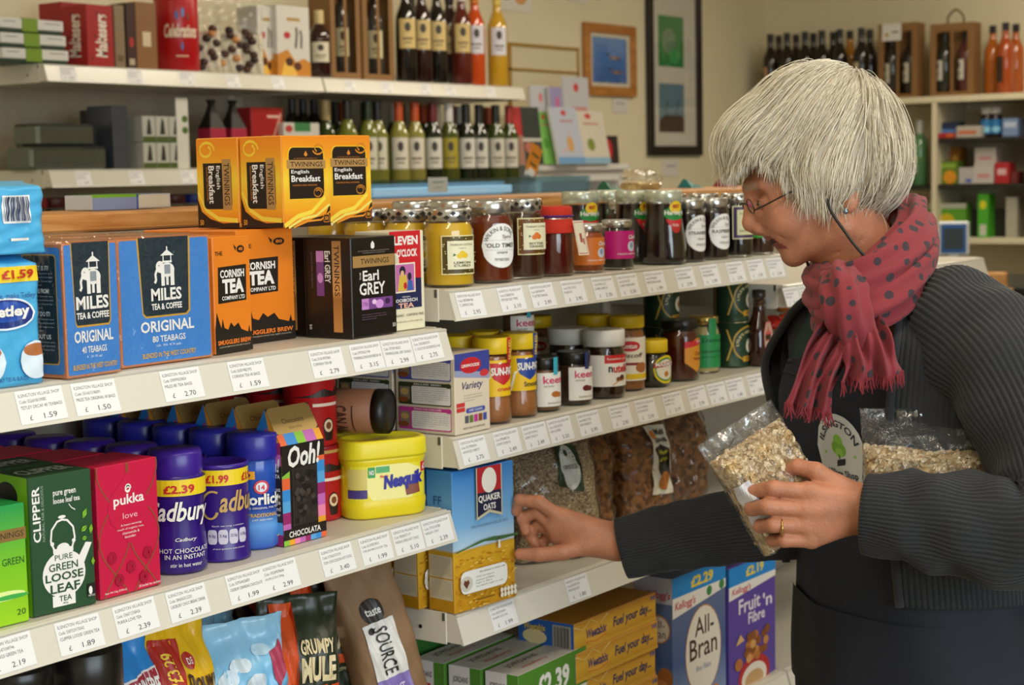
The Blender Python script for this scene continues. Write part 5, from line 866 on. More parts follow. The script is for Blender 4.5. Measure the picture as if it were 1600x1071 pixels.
for i, (a, b) in enumerate(((404, 432), (434, 485))):
    bgbox('truffle_box', 'white truffle box with golden ribbon print, %s of the pair' % ('left', 'right')[i], a, b, 10, 2.08-.02*i, WT, '#d4d0c6', [('p', [(0, 0), (1, 0), (1, .2), (.8, .26), (.55, .2), (.3, .38), (0, .3)], '#c8842a'), ('p', [(.1, 0), (.6, 0), (.5, .12), (.2, .2)], '#e8b84a'), ('e', .35, .2, .12, .06, '#4a2414'), ('e', .6, .14, .12, .06, '#5a2c18'), ('e', .30, .58, .1, .05, '#b82a2a'), ('l', [(.55, .4), (.6, .6), (.58, .7)], .06, '#3a2a20'), ('l', [(.72, .4), (.74, .58), (.7, .66)], .06, '#5a4a3a'), ('r', .3, 0.788, .7, 0.832, '#b08a3a')], .08, [('p', [(0, 0), (1, 0), (1, .3), (0, .4)], '#c8842a')], group='white truffle boxes')
t = bottle('liqueur_bottle', 'squat dark flask with cream label beside the truffle boxes', (wx_(500, 2.09, WT), 2.09, WT), '#2e0f0a', '#d8c088', '#d9d0b4', .20, .034)
def carrier(label, pl, pr, Y, z, cols, top, handle=False, X=None, axis='x', labs=('#d9cca0', '#d9cca0')):
    """kraft board carrier with window openings and bottles inside"""
    if X is None: xl, xr = xat(pl, Y, z+.1), xat(pr, Y, z+.1); w2 = (xr-xl)/2; loc = ((xl+xr)/2, Y+.045, z); rz = 0; H = float(onY((pl+pr)/2, top, Y)[2])-z
    else:
        a, b = onX(pl, 100, X), onX(pr, 100, X); w2 = abs(a[1]-b[1])/2; loc = (X+.05, (a[1]+b[1])/2, z); rz = math.radians(-90); H = float(onX((pl+pr)/2, top, X)[2])-z
    t = thing('bottle_carrier', label, 'gift box', loc, rz, 'kraft bottle carriers'); K = mat('#8a6438', .65, noise=.05); d = .045
    part('back_board', box(-w2, d-.003, 0, w2, d, H, .0005), K, t); part('base_board', box(-w2, -d, 0, w2, d-.003, .004, .0005), K, t)
    for s in (-1, 1): part('side_board', box(s*w2-.0015, -d, .004, s*w2+.0015, d-.003, H, .0005), K, t)
    part('top_board', box(-w2+.0015, -d, H-.035, w2-.0015, -d+.003, H, .0005), K, t); part('front_sill', box(-w2+.0015, -d, .004, w2-.0015, -d+.003, .02, .0005), K, t)
    n = len(cols)
    for s in (-1, 1): part('front_stile', box(min(s*w2*.72, s*(w2-.0015)), -d, .02, max(s*w2*.72, s*(w2-.0015)), -d+.003, H-.035, .0005), K, t)
    for k in range(n-1): part('mullion', box(-w2+2*w2*(k+1)/n-.006, -d, .02, -w2+2*w2*(k+1)/n+.006, -d+.003, H-.035, .0005), K, t)
    if handle: part('handle', tube(spline([(-.035, 0, H-.01), (-.034, 0, H+.03), (0, 0, H+.06), (.034, 0, H+.03), (.035, 0, H-.01)], 5), .005, 8), mat('#7a5a34', .7), t, True)
    for k, c in enumerate(cols):
        b = bottle('wine_bottle', 'wine bottle inside the %s, %s one' % (label.split(' with')[0], ('left', 'right')[k]), (0, 0, 0), c, '#2a2420', labs[k], .29, min(.036, w2/n-.008), 'bottles in kraft carriers')
        off = Matrix.Rotation(rz, 4, 'Z') @ Vector((-w2+2*w2*(k+.5)/n, 0, .005)); b.location = Vector(loc)+off; b.rotation_euler = (0, 0, rz)
    return t
carrier('tan kraft carrier left of its twin with two bottles', 518, 563, 2.08, WT, ('#5a5248', '#4a443c'), -22); carrier('tan kraft carrier right of its twin with two bottles', 568, 615, 2.08, WT, ('#5a5248', '#4a443c'), -24)
for i, (px, c, cap, lb, y) in enumerate(((636, '#15100e', '#8a2020', '#d2b878', 2.075), (660, '#2a0f0c', '#c8963a', '#d2b878', 2.075), (684, '#14100e', '#8a2020', '#d2b878', 2.075), (704, '#2a1210', '#15100e', '#d2b878', 2.135), (722, '#5a1c14', '#d8d2c4', '#d2b878', 2.075), (743, '#c84a14', '#c87a1a', '#d6d4da', 2.08), (778, '#c89a24', '#d8c05a', '#d6d6de', 2.08))):
    bottle('wine_bottle', ('dark red wine bottle, %s on the top back shelf' % ('left end of the dark bottles', 'second of the dark bottles', 'third of the dark bottles', 'fourth of the dark bottles', 'beside the orange bottle')[i]) if i < 5 else ('orange cordial bottle near the right end of the top back shelf', 'yellow cordial bottle at the right end of the top back shelf')[i-5], (wx_(px, y, WT), y, WT), c, cap, lb, .315, .0345, 'bottles on the top back shelf', labz=(.10, .19), capz=.262)
    if i < 5: bottle('wine_bottle', 'dark wine bottle behind number %s of the top shelf dark bottles' % ('one', 'two', 'three', 'four', 'five')[i], (wx_(px, y, WT)-.03, 2.27, WT), '#15100e', '#2a2420', None, .30, .026, 'second row on the top back shelf')
# second shelf
FO = mat('#7a827c', .22, .85, bump=.8, bscale=35)
for i, (a, b, tp, y) in enumerate(((48, 168, 226, 2.08), (60, 150, 186, 2.10))):
    xl, xr = xat(a, y, WS+.05), xat(b, y, WS+.05); h = .058
    t = thing('foil_pack', 'grey foil wrapped gift pack, %s of the two lying stacked' % ('lower', 'upper')[i], 'gift pack', ((xl+xr)/2, y+.05, WS+.0595*i), 0, 'foil wrapped packs')
    part('pack', box(-(xr-xl)/2, -.05, 0, (xr-xl)/2, .05, h, .008), FO, t)
bgbox('gift_box', 'dark card box with pale picture behind the foil packs', 150, 178, 172, 2.20, WS, '#3a3a34', [('r', .3, .45, .9, .9, '#8a8a7a'), ('e', .6, .7, .12, .14, '#2a2a24'), ('r', 0, .2, 1, .38, '#5a6a2a')])
bgbox('gift_box', 'upright grey glossy wrapped box beside the foil packs', 178, 202, 165, 2.08, WS, mat('#5a5e6a', .2, .5), None, .10)
for i in range(3):
    for k in range(2):
        xl = xat(224+21*i, 2.07, WS+.05); xr = xat(244+21*i, 2.07, WS+.05)
        carton('tea_caddy_box', 'small white boxed miniature, %s column, %s row' % (('left', 'middle', 'right')[i], ('lower', 'upper')[k]), 'gift box', (xl, 2.07), xr-xl, .06, .069, WS+.07*k, mat('#b9b8ac', .45), 0, [('r', 0, .0, 1, .22, '#4a5a1e'), ('p', [(.3, .3), (.7, .3), (.62, .8), (.5, .95), (.42, .8)], '#2a2a26')], group='white boxed miniatures')
t = thing('shelf_card', 'white upright card strip standing on the second back shelf', 'card', (xat(290, 2.06, WS+.06), 2.07, WS)); part('card', box(-.022, -.001, 0, .022, .001, .19, .0003), mat('#d8d6ca', .5), t); stick('front_print', [('e', .7, .70-.16*i, .25, .05, '#4a6a1e') for i in range(2)], plane_map((-.022, -.001, 0), (.044, 0, 0), (0, 0, .19), (0, -1, 0)), t)
for i, px in enumerate((336, 369)):
    xc = wx_(px, 2.10, WS); t = thing('gift_bag', 'pink gift bag with black gathered top, %s of the two' % ('left', 'right')[i], 'gift bag', (xc, 2.11, WS), 0, 'pink gift bags')
    part('bag', loft([rrect(.03, .025, .004, 0), rrect(.032, .027, .004, .02), rrect(.031, .026, .004, .11)]), mat('#a81c3c', .45), t); part('gathered_top', loft([rrect(.031, .026, .004, .11), rrect(.016, .012, .004, .15), rrect(.008, .007, .003, .175), rrect(.012, .010, .003, .19)]), mat('#15110f', .5), t)
bgbox('gift_box', 'red glossy gift box with pale swirl beside pink bags', 394, 443, 168, 2.09, WS, mat('#a01a1e', .3), [('l', [(.1, .1), (.4, .5), (.7, .5), (.95, .9)], .06, '#c88a7a'), ('r', .5, 0.828, .9, 0.872, '#d8b0a0')], .08)
t = bgbox('bottle_crate', 'white card crate with green print holding dark bottles', 444, 500, 192, 2.07, WS, '#c9c6bc', [('r', .3, .80, .75, 1, '#3a7a4a'), ('e', .15, .86, .1, .08, '#b83a34'), ('e', .5, .5, .2, .15, '#b86a5a'), ('r', .3, 0.256, .8, 0.344, '#b84a44')], .11, cat='crate')
for k in range(3): bottle('beer_bottle', 'dark beer bottle standing behind the white crate, %s' % ('left', 'middle', 'right')[k], (wx_(458+17*k, 2.24, WS), 2.24, WS), '#15100c', '#1a1612', None, .208, .028, 'dark beer bottles')
wl = [(512, '#2c3a14', '#b8a06a', '#2a2a20', 2.12), (545, '#6a7028', '#1a1a16', '#c9c4b0', 2.08), (577, '#6a7028', '#20301e', '#d0ccbc', 2.08), (592, '#7a7a34', '#20201c', '#d4d0c0', 2.09), (625, '#8a8440', '#b84a1a', '#d8d2c4', 2.08), (650, '#8a8440', '#b84a1a', '#d8d2c4', 2.08), (678, '#1c2412', '#6a1c1c', '#d4d2c8', 2.08), (703, '#4a521c', '#d8d6d0', '#a89a30', 2.08), (730, '#1a2212', '#20201c', '#d4d2c8', 2.08), (750, '#1a2212', '#2a2a24', '#d4d2c8', 2.09), (776, '#3a4418', '#20201c', '#cfcabc', 2.08), (797, '#3a4418', '#a83228', '#cfcabc', 2.08)]
for i, (px, c, cap, lb, y) in enumerate(wl):
    nm = ('gold foiled sparkling wine bottle', 'white wine bottle with dark cap', 'pale green wine bottle', 'pale green wine bottle', 'orange capped white wine bottle', 'orange capped white wine bottle', 'dark red capped wine bottle', 'white capped wine bottle with olive label', 'dark wine bottle', 'dark wine bottle', 'green wine bottle', 'green red capped wine bottle')[i]
    bottle('wine_bottle', '%s, %s from left, front row, lower back shelf' % (nm, ORD[i]), (wx_(px, y, WS2), y, WS2), c, cap, lb, .300, .034, 'front row of wine on the second back shelf', labz=(.09, .19))
for i in range(13):
    px = 528+22.5*i; bottle('wine_bottle', 'dim wine bottle %s from left in the rear row, lower back shelf' % ORD[i], (wx_(px, 2.18, WS2), 2.18+.03*(i % 2), WS2), ('#20280f', '#1a1410', '#3a4218')[i % 3], ('#16130f', '#b8481a', '#20301e', '#6a1c1c', '#c9c6bc')[i % 5], '#b9b4a2', .300, .033, 'second row of wine on the second back shelf')
for i in range(9):
    px = 60+31*i; xc = xat(px, 2.10, WB+.1); gjar('spice_jar', '%s lidded jar, %s from the left on the dim third back shelf' % (('red', 'dark red', 'blue')[i % 3], ORD[i]), 0, 2.11, WB, .034, .165, '#1a1410', 'black', None, None, X=xc, group='jars on the third back shelf').children[-1].data.materials[0] = mat(('#8a1c24', '#4a1418', '#24388a')[i % 3], .4)
# ------------------------------------------------------------------ wall pictures and leaflets
def frame(name, label, p0, p1, fw, col, mount, pics, depth=.02, mw=.02):
    a, b = onY(*p0, Y1-.012), onY(*p1, Y1-.012); x0, x1_, z1, z0 = a[0], b[0], a[2], b[2]; w2, h = (x1_-x0)/2, z1-z0
    t = thing(name, label, 'picture', ((x0+x1_)/2, Y1-.002, z0)); m = col
    for n_, bb in (('frame_rail', (-w2, 0, w2, fw)), ('frame_rail', (-w2, h-fw, w2, h)), ('frame_stile', (-w2, fw, -w2+fw, h-fw)), ('frame_stile', (w2-fw, fw, w2, h-fw))): part(n_, box(bb[0], -depth, bb[1], bb[2], -.001, bb[3], .002), m, t)
    part('mount_board', box(-w2+fw, -.008, fw, w2-fw, -.003, h-fw), mat(mount, .7), t)
    stick('picture_print', pics, plane_map((-w2+fw, -.008, fw), (2*(w2-fw), 0, 0), (0, 0, h-2*fw), (0, -1, 0)), t)
    part('picture_glass', box(-w2+fw, -.013, fw, w2-fw, -.012, h-fw), film('#ffffff', .02, .02), t); return t
bird = lambda u, v: [('e', u+.08, v, .14, .035, '#7a5a4a'), ('e', u+.05, v, .05, .018, '#c9a890'), ('e', u-.10, v+.06, .035, .025, '#2a2224'), ('l', [(u-.1, v+.05), (u-.06, v+.02)], .03, '#6a3a2a')]
frame('bird_picture', 'small oak framed print of two birds on blue water', (912, 34), (993, 152), .038, wood('#a8692a', '#c98a44', 4), '#e4dcc4', [('r', .08, .07, .92, .93, grad([(0, '#2c5aa0'), (.15, '#4a7ec8'), (.3, '#6a9ad8')], 2, .5))]+bird(.55, .55)+bird(.6, .28)+[('l', [(.1, .4), (.5, .42), (.9, .39)], .006, '#7aa8e0'), ('l', [(.1, .68), (.5, .7), (.9, .67)], .006, '#7aa8e0')])
frame('tall_picture', 'tall black framed mount with green and sky pictures', (1008, -190), (1096, 243), .042, mat('#1c1512', .4), '#d8d4c6', [('r', .14, .317, .72, .52, '#2f8a4a'), ('e', .38, .42, .16, .05, '#7a9a7a'), ('e', .5, .36, .12, .03, '#4aa862'), ('r', .14, .055, .72, .25, '#6a8a9a'), ('p', [(.14, .055), (.72, .055), (.72, .115), (.6, .125), (.45, .12), (.3, .125), (.14, .10)], '#4a3426'), ('l', [(.32, .12), (.30, .15), (.35, .18)], .015, '#4a3a30'), ('l', [(.52, .12), (.56, .16), (.58, .18)], .015, '#4a3a30')])
GR_ = mat('#b08a3a', .35, .4); a, b = onY(795, 66, Y1-.01), onY(905, 130, Y1-.01)
t = thing('gilt_frame', 'thin gilt picture frame hanging low behind the leaflets', 'picture', ((a[0]+b[0])/2, Y1-.002, a[2]-.40)); w2 = (b[0]-a[0])/2
for n_, bb in (('frame_rail', (-w2, .388, w2, .40)), ('frame_rail', (-w2, .295, w2, .305)), ('frame_rail', (-w2, 0, w2, .012)), ('frame_stile', (-w2, .012, -w2+.012, .388)), ('frame_stile', (w2-.012, .012, w2, .388))): part(n_, box(bb[0], -.012, bb[1], bb[2], -.001, bb[3], .001), GR_, t)
part('backing_board', box(-w2+.012, -.006, .012, w2-.012, -.002, .388), mat('#ddd2b0', .7), t)
def note(label, p0, p1, col, ops=None):
    a, b = onY(*p0, Y1-.003), onY(*p1, Y1-.003); t = thing('wall_note', label, 'note', ((a[0]+b[0])/2, Y1-.001, b[2])); w2 = (b[0]-a[0])/2
    part('paper', box(-w2, -.003, 0, w2, -.0005, a[2]-b[2]), mat(col, .7), t)
    if ops: stick('note_print', ops, plane_map((-w2, -.003, 0), (2*w2, 0, 0), (0, 0, a[2]-b[2]), (0, -1, 0)), t)
note('white price note below the bird picture', (957, 153), (981, 177), '#dcd8d2', [('r', .2, .6, .8, .68, '#8a8a98')]); note('white price note below the tall picture', (1036, 250), (1060, 276), '#dcd8d2', [('r', .2, .6, .8, .68, '#8a8a98')])
note('white flower canvas at the top of the back wall', (770, -40), (831, 20), '#e4e0d4', [('e', .3, .5, .15, .2, '#d88a8a'), ('e', .7, .4, .15, .2, '#e0a060')]); note('small white card at the top edge of the back wall', (889, -30), (918, 5), '#dedad0')
# white leaflet stand in front of the back wall
LYY = 2.12
a, b = onY(846, 258, LYY), onY(966, 262, LYY); cx = (a[0]+b[0])/2; w2 = (b[0]-a[0])/2+.02
t = thing('leaflet_cabinet', 'white painted cabinet carrying the leaflets', 'cabinet', (cx, LYY+.14, 0)); WP = mat('#d9d8d2', .4); zt = float(a[2])
part('cabinet_top', box(-w2-.03, -.16, zt-.022, w2+.03, .16, zt, .003), WP, t)
for s in (-1, 1): part('cabinet_side', box(s*w2-.018, -.14, 0, s*w2+.018, .15, zt-.022, .002), WP, t)
part('cabinet_back', box(-w2+.018, .13, 0, w2-.018, .15, zt-.022), WP, t); part('top_rail', box(-w2+.018, -.14, zt-.062, w2-.018, -.12, zt-.022, .002), WP, t); part('inner_shelf', box(-w2+.018, -.12, zt-.42, w2-.018, .13, zt-.40, .002), WP, t)
def leaflet(label, pl, pr, pt, pb, Y, col, ops, lean=-12):
    a, b = onY(pl, pb, Y), onY(pr, pt, Y); w2 = (b[0]-a[0])/2; h = b[2]-zt-.002
    t = thing('leaflet', label, 'leaflet', ((a[0]+b[0])/2, Y, zt+.001), 0, 'leaflets on the white cabinet', (math.radians(lean), 0, 0)); part('paper', box(-w2, -.006, 0, w2, .006, h, .0008), mat('#d4d0c8', .5), t)
    stick('front_print', [('r', 0, 0, 1, 1, col)]+ops, plane_map((-w2, -.006, 0), (2*w2, 0, 0), (0, 0, h), (0, -1, 0)), t)
RDT = [('e', .5, .9, .1, .05, '#c8323a'), ('r', .3, .74, .8, .77, '#b86a6a')]
leaflet('green leaflet with red seal on the white cabinet', 848, 871, 173, 254, 2.10, '#7ab85a', RDT+[('e', .4, .4, .2, .1, '#5a9a3a')]); leaflet('pale blue leaflet with gold bottle picture', 872, 912, 166, 252, 2.07, '#b4bccc', RDT+[('r', 0, 0, 1, .12, '#6a9ac8'), ('e', .55, .35, .12, .14, '#c89a4a'), ('l', [(.2, .2), (.5, .3), (.6, .6)], .03, '#d89a9a')]); leaflet('cream leaflet with olive picture, right of the blue one', 906, 952, 172, 252, 2.09, '#d0c8b8', RDT+[('r', 0, 0, 1, .12, '#8ab0c8'), ('e', .45, .36, .12, .12, '#7a8a34')])
leaflet('tall grey card standing behind the leaflets', 884, 922, 121, 200, 2.16, '#bfc0c4', [('e', .5, .88, .1, .05, '#c8323a'), ('r', .3, .6, .9, .66, '#c88a8a')], -3); leaflet('lilac card behind the green leaflet', 862, 884, 136, 200, 2.17, '#9a94c0', [('e', .5, .8, .15, .08, '#c86a9a')], -3)
leaflet('white card with red dots behind the leaflets at left', 832, 862, 134, 200, 2.19, '#c4c6cc', [('e', .5, .85, .1, .06, '#d87a7a')], -3); leaflet('red and black cook booklet at the cabinet right end', 940, 965, 212, 254, 2.13, '#2a1c1a', [('e', .3, .5, .35, .4, '#b81c24')], -4)
leaflet('dark photo card with pink food at the cabinet left', 818, 846, 167, 232, 2.08, '#26302e', [('e', .3, .3, .2, .1, '#b86a5a'), ('e', .7, .25, .2, .1, '#a85a4a'), ('r', 0, .40, 1, .46, '#c9c4bc')], -6); leaflet('red card beside the wine shelf end', 800, 818, 166, 232, 2.08, '#b8282c', [('r', 0, 0, 1, .5, '#a87a6a')], -6)
# glass display counter with price card and orange sign
GZ = 1.44; t = thing('glass_counter', 'low glass topped chiller counter in front of the wine', 'counter', (1.40, 1.35, 0))
part('counter_body', box(-.36, -.33, 0, .50, -.05, 1.20, .01), mat('#c4c8c6', .4), t); part('glass_front', box(-.36, -.332, 1.20, .50, -.325, GZ), film('#d8ecf4', .10, .02), t); part('glass_top', box(-.36, -.325, GZ-.008, .50, -.05, GZ), film('#d0e8f4', .12, .02), t)
for s in (-.36, .492): part('glass_side', box(s, -.325, 1.20, s+.008, -.05, GZ-.008), film('#d8ecf4', .10, .02), t)
part('lamp_strip', box(-.34, -.10, 1.40, .48, -.075, 1.42, .003), mat('#e6eef6', .3, em=.7), t); part('back_panel', box(-.35, -.068, 1.2, .49, -.055, 1.43), mat('#b4c8d4', .4), t); part('inner_shelf', box(-.34, -.28, 1.29, .48, -.08, 1.30, .003), film('#cfe6f2', .2), t)
t = thing('price_card', 'folded white price card standing on the glass counter', 'card', (xat(663, 1.05, GZ+.02), 1.05, GZ)); part('card', box(-.035, -.001, 0, .035, .001, .034), mat('#e0e0da', .5), t); stick('front_print', [('r', .2, 0.642, .8, 0.708, '#4a8a6a'), ('r', .3, .3, .7, .35, '#8aa89a')], plane_map((-.035, -.001, 0), (.07, 0, 0), (0, 0, .034), (0, -1, 0)), t)
t.location.z = GZ-.03; t.location.y = 1.012
t = thing('orange_sign', 'orange price sign tilted on a white stand', 'sign', (xat(826, 1.12, GZ), 1.12, GZ), 0, None, (0, math.radians(26), 0)); part('stand', box(-.012, -.008, 0, .012, .008, .02, .002), mat('#d4d4d0', .4), t); part('card', box(-.024, -.004, .012, .024, -.002, .085), mat('#d8861a', .5), t); stick('front_print', [('r', .15, 0.606, .85, 0.694, '#5a4a14'), ('r', .2, 0.256, .8, 0.344, '#5a4a14')], plane_map((-.024, -.004, .012), (.048, 0, 0), (0, 0, .073), (0, -1, 0)), t)
# things on the ledge
carton('biscuit_pack', 'flat blue and white packet lying on the wooden ledge', 'packet', (float(onY(130, 325, .52)[0]), .50), .15, .06, .022, 1.409, mat('#c4ccd4', .4), 0, [('r', 0, 0, .55, 1, '#8a9ac8'), ('r', .0, .8, .6, 1, '#7ab83a'), ('r', .58, .1, .97, .9, '#d8d8d0'), ('l', [(.56, 0), (.56, 1)], .02, '#2a4ab0')], top=[('r', 0, 0, .6, 1, '#5aa03a'), ('r', .6, 0, 1, 1, '#2a5ab0')])
xg = float(onY(1000, 290, .52)[0]); t = clearbag('sweet_bag', 'clear bag of gold sweets lying on the wooden ledge', (xg, .52, 1.409), .10, .045, .06, mat('#c8b070', .3, .3, noise=.3, scale=80), 0, fill=.4, seed=9, cat='sweet bag')
for px, c, nm in ((955, '#1d6a4a', 'green'), (1080, '#1d7a7a', 'teal'), (1135, '#8a2a3a', 'maroon')):
    xg = float(onY(px, 292, .53)[0]); t = thing('gift_tag', '%s folded paper tag lying on the wooden ledge' % nm, 'tag', (xg, .53, 1.409)); part('tag', loft([[(-.03, -.02, 0), (.03, -.02, 0), (.03, .02, 0), (-.03, .02, 0)], [(-.03, -.004, .02), (.004, -.004, .009), (.004, .004, .009), (-.03, .004, .02)]]), mat(c, .5), t)
# ------------------------------------------------------------------ goods in and on the right hand cabinet
CT = 1.743
def cx_(px, py, X): p = onX(px, py, X); return (X, float(p[1]))
for i, (px, X, c, cap, lb) in enumerate(((1204, 5.41, '#1c100c', '#15110f', '#b8936a'), (1217, 5.52, '#2a120e', '#15110f', '#b8936a'), (1230, 5.41, '#1c100c', '#15110f', '#c8ad7a'), (1244, 5.52, '#2a120e', '#15110f', '#b8936a'), (1258, 5.41, '#15100e', '#15110f', '#c8ad7a'), (1271, 5.52, '#15100e', '#15110f', '#b8936a'), (1284, 5.41, '#15100e', '#15110f', None), (1302, 5.52, '#15100e', '#15110f', None), (1312, 5.41, '#15100e', '#15110f', None), (1328, 5.52, '#b87a1a', '#15110f', '#c8b080'), (1346, 5.41, '#15100e', '#15110f', '#c9bc98'), (1359, 5.52, '#15100e', '#15110f', '#c9bc98'), (1551, 5.52, '#b8641a', '#15110f', None), (1571, 5.41, '#a8481a', '#15110f', '#3a2a20'), (1587, 5.52, '#b0561a', '#15110f', '#3a2a20'))):
    x, y = cx_(px, 110, X); b = bottle('wine_bottle', '%s bottle on the right hand cabinet, %s from the wall corner' % ('dark' if c[1] < '4' else 'amber', ORD[i]), (x, y, CT), c, cap, lb, .32 if i < 12 else .30, .036, 'bottles on top of the right hand cabinet', labz=(.05, .16), rz=math.radians(-90), capz=.27)
carrier('plain kraft carrier with white price card', 1372, 1432, 0, CT, ('#2a2624', '#241f1e'), 36, False, 5.42, labs=('#cfc9b8', '#cfc9b8'))
carrier('kraft carrier on the cabinet with rope handle', 1453, 1520, 0, CT, ('#2a2a20', '#5a2a2a'), 36, True, 5.40, labs=('#d8d4c8', '#d8d4c8'))
a = onX(1384, 50, 5.36); t = thing('price_card', 'white price card clipped to the kraft carrier', 'card', (5.4235, a[1], a[2]-.035), math.radians(-90)); part('card', box(-.045, -.001, 0, .045, .001, .075), mat('#dcdad2', .5), t); stick('front_print', [('r', .5, 0.456, .85, 0.544, '#4a4a4a'), ('e', .25, .35, .1, .12, '#b89a4a')], plane_map((-.045, -.001, 0), (.09, 0, 0), (0, 0, .075), (0, -1, 0)), t)
def cbox(label, pl, pr, pt, z, X, col, ops=None, d=.08, name='medicine_box', cat='box'):
    a, b = onX(pl, 250, X), onX(pr, 250, X); h = float(onX((pl+pr)/2, pt, X)[2])-z; w = abs(a[1]-b[1]); t = thing(name, label, cat, (X+d/2, float(a[1]+b[1])/2, z), math.radians(-90), 'goods in the right hand cabinet')
    part('carton', box(-w/2, -d/2, 0, w/2, d/2, h, .001), mat(col, .45), t)
    if ops: stick('front_print', ops, faces_of(w, d, h)['front'], t)
Z1, Z2, Z3 = 1.5625, 1.3655, 1.3605
cbox('blue and black tablet packet on the upper black shelf', 1464, 1496, 191, Z1, 5.36, '#1c2a4a', [('r', .1, .1, .9, .55, '#4a7ab8')]); cbox('pale orange striped tablet packet on the upper black shelf', 1494, 1533, 197, Z1, 5.34, '#b8b0a4', [('r', .1, .3, .8, .6, '#c86a3a')]); cbox('red flat packet at the front of the upper black shelf', 1460, 1491, 208, Z1, 5.32, '#a8242c', [('r', .6, .2, .95, .8, '#d8622a')], .02); cbox('pale blue tissue box at the right of the upper shelf', 1566, 1590, 185, Z1, 5.36, '#7a90b8', [('r', .1, .5, .9, .8, '#b8c4d8')])
for i, px in enumerate((1542, 1556)): x, y = cx_(px, 200, 5.40); lidjar('vitamin_jar', 'brown tablet jar with blue label and white lid, %s of two' % ('left', 'right')[i], (x, y, Z1), [(0, 0), (.024, 0), (.026, .003), (.026, .09), (.02, .10), (0, .10)], mat('#2a1c18', .2), [(.022, .098), (.023, .1), (.023, .125), (0, .126)], mat('#d0cdc4', .4), [('r', 0, 0, 1, 1, '#2a7ab8'), ('e', .5, .3, .3, .2, '#8ac8e0')], (.0262, .07, .015, .06, -1.2), group='brown tablet jars')
cbox('green and yellow herb packet on the lower black shelf', 1467, 1496, 252, Z2, 5.36, '#5a7a1e', [('e', .6, .3, .35, .3, '#d8921e'), ('r', .1, .7, .9, .9, '#8aa83a')]); cbox('orange herb packet standing behind the green one', 1484, 1500, 230, Z2, 5.46, '#a8641a', [('e', .5, .6, .3, .2, '#e0a83a')]); cbox('low white tablet packet with blue corner', 1498, 1520, 262, Z2, 5.36, '#b8b4b0', [('r', .5, .1, .9, .3, '#3a5ab8')]); cbox('white packet at the bottom of the pair', 1521, 1553, 257, Z2, 5.37, '#c4bcb4', [('r', .2, .3, .8, .5, '#c88a8a')]); cbox('white packet stacked on top of another', 1523, 1556, 231, Z2+.079, 5.37, '#c4bcb4', [('r', .2, .3, .8, .5, '#c88a8a')]); cbox('red plaster packet on the lower black shelf', 1554, 1577, 254, Z2, 5.36, '#b0242c', [('r', .2, .4, .8, .7, '#d8b0b0')]); cbox('small brown red packet at the right end', 1579, 1590, 268, Z2, 5.36, '#6a2420', None)
for i, (px, c, cap, lb) in enumerate(((1395, '#5a1a1c', '#3a1414', None), (1414, '#8a9088', '#a81c24', '#a8242c'), (1437, '#5a8a5a', '#c4c8c0', '#c4c8b8'))):
    x, y = cx_(px, 250, 5.42); bottle('spirit_bottle', ('dark red spirit bottle deep in the left cubby', 'clear spirit bottle with red cap and red label', 'green gin bottle with white cap')[i], (x, y, Z3), c, cap, lb, .285, .036, 'spirit bottles in the cubby', mark=False, labz=(.06, .14), rz=math.radians(-90))
cbox('long green sandwich bag box under the black shelf', 1450, 1510, 318, 1.1355, 5.36, '#5a9a2a', [('e', .5, .5, .2, .2, '#c8b01e'), ('r', 0, 0, 1, .15, '#b8b8a8'), ('r', 0, .85, 1, 1, '#b8b8a8')]); cbox('bright green spray packet under the black shelf', 1528, 1545, 303, 1.1355, 5.34, '#4aa82a', [('e', .5, .75, .3, .1, '#d8d02a'), ('r', .2, .05, .8, .3, '#c4c8b8')]); cbox('black storage tin under the black shelf', 1512, 1570, 328, 1.1355, 5.42, '#1e1c1a', None); cbox('white folded paper bag under the black shelf', 1572, 1590, 308, 1.1355, 5.36, '#a8a494', None)
# counter and card machine behind the woman
t = thing('till_counter', 'dark till counter behind the woman at the right edge', 'counter', (4.4, .4, 0)); part('counter_body', box(-.3, -1.3, 0, .35, .75, .98, .01), mat('#2a2826', .5), t); part('counter_top', box(-.34, -1.33, .98, .38, .78, 1.02, .006), mat('#1c2422', .3), t)
t = thing('cash_register', 'black till with green lit display on the counter', 'till', (4.3, .15, 1.02)); part('till_body', box(-.16, -.22, 0, .2, .24, .16, .01), mat('#1a1c1e', .35), t); part('till_screen', box(-.165, -.18, .04, -.159, .20, .13), mat('#24504a', .3), t)
a = onX(1490, 372, 4.2); t = thing('card_machine', 'card payment terminal with blue bezel on a stand', 'terminal', (4.2, float(a[1]), 1.02), math.radians(-70)); hh = float(onX(1490, 346, 4.2)[2])-1.02; part('stand', box(-.02, -.02, 0, .02, .02, hh-.12, .003), mat('#8a8c90', .4), t); part('case', box(-.055, -.012, hh-.125, .055, .012, hh, .006), mat('#d0d2d4', .4), t); part('bezel', box(-.045, -.0145, hh-.115, .045, -.0122, hh-.01, .001), mat('#2a5a9a', .3), t); part('screen', box(-.034, -.016, hh-.10, .034, -.0147, hh-.025), mat('#3a444c', .15), t)
a = onX(1455, 380, 4.0); b = onX(1530, 406, 4.0); t = thing('wooden_rail', 'pale wooden chair rail behind the scarf', 'chair', (4.0, float(a[1]+b[1])/2, 0)); hy = abs(float(a[1]-b[1]))/2+.1; part('top_rail', box(-.015, -hy, 1.02, .015, hy, 1.075, .006), wood('#b8834a', '#d0a068', 4), t)
for s in (-1, 1): part('leg', box(-.015, s*hy-.02, 0, .015, s*hy+.02, 1.02, .005), wood('#b8834a', '#d0a068', 4), t)
part('seat', box(-.40, -hy, .44, .015, hy, .47, .006), wood('#b8834a', '#d0a068', 4), t)
for s in (-1, 1): part('leg', box(-.39, s*hy-.02, 0, -.355, s*hy+.02, .44, .005), wood('#b8834a', '#d0a068', 4), t)
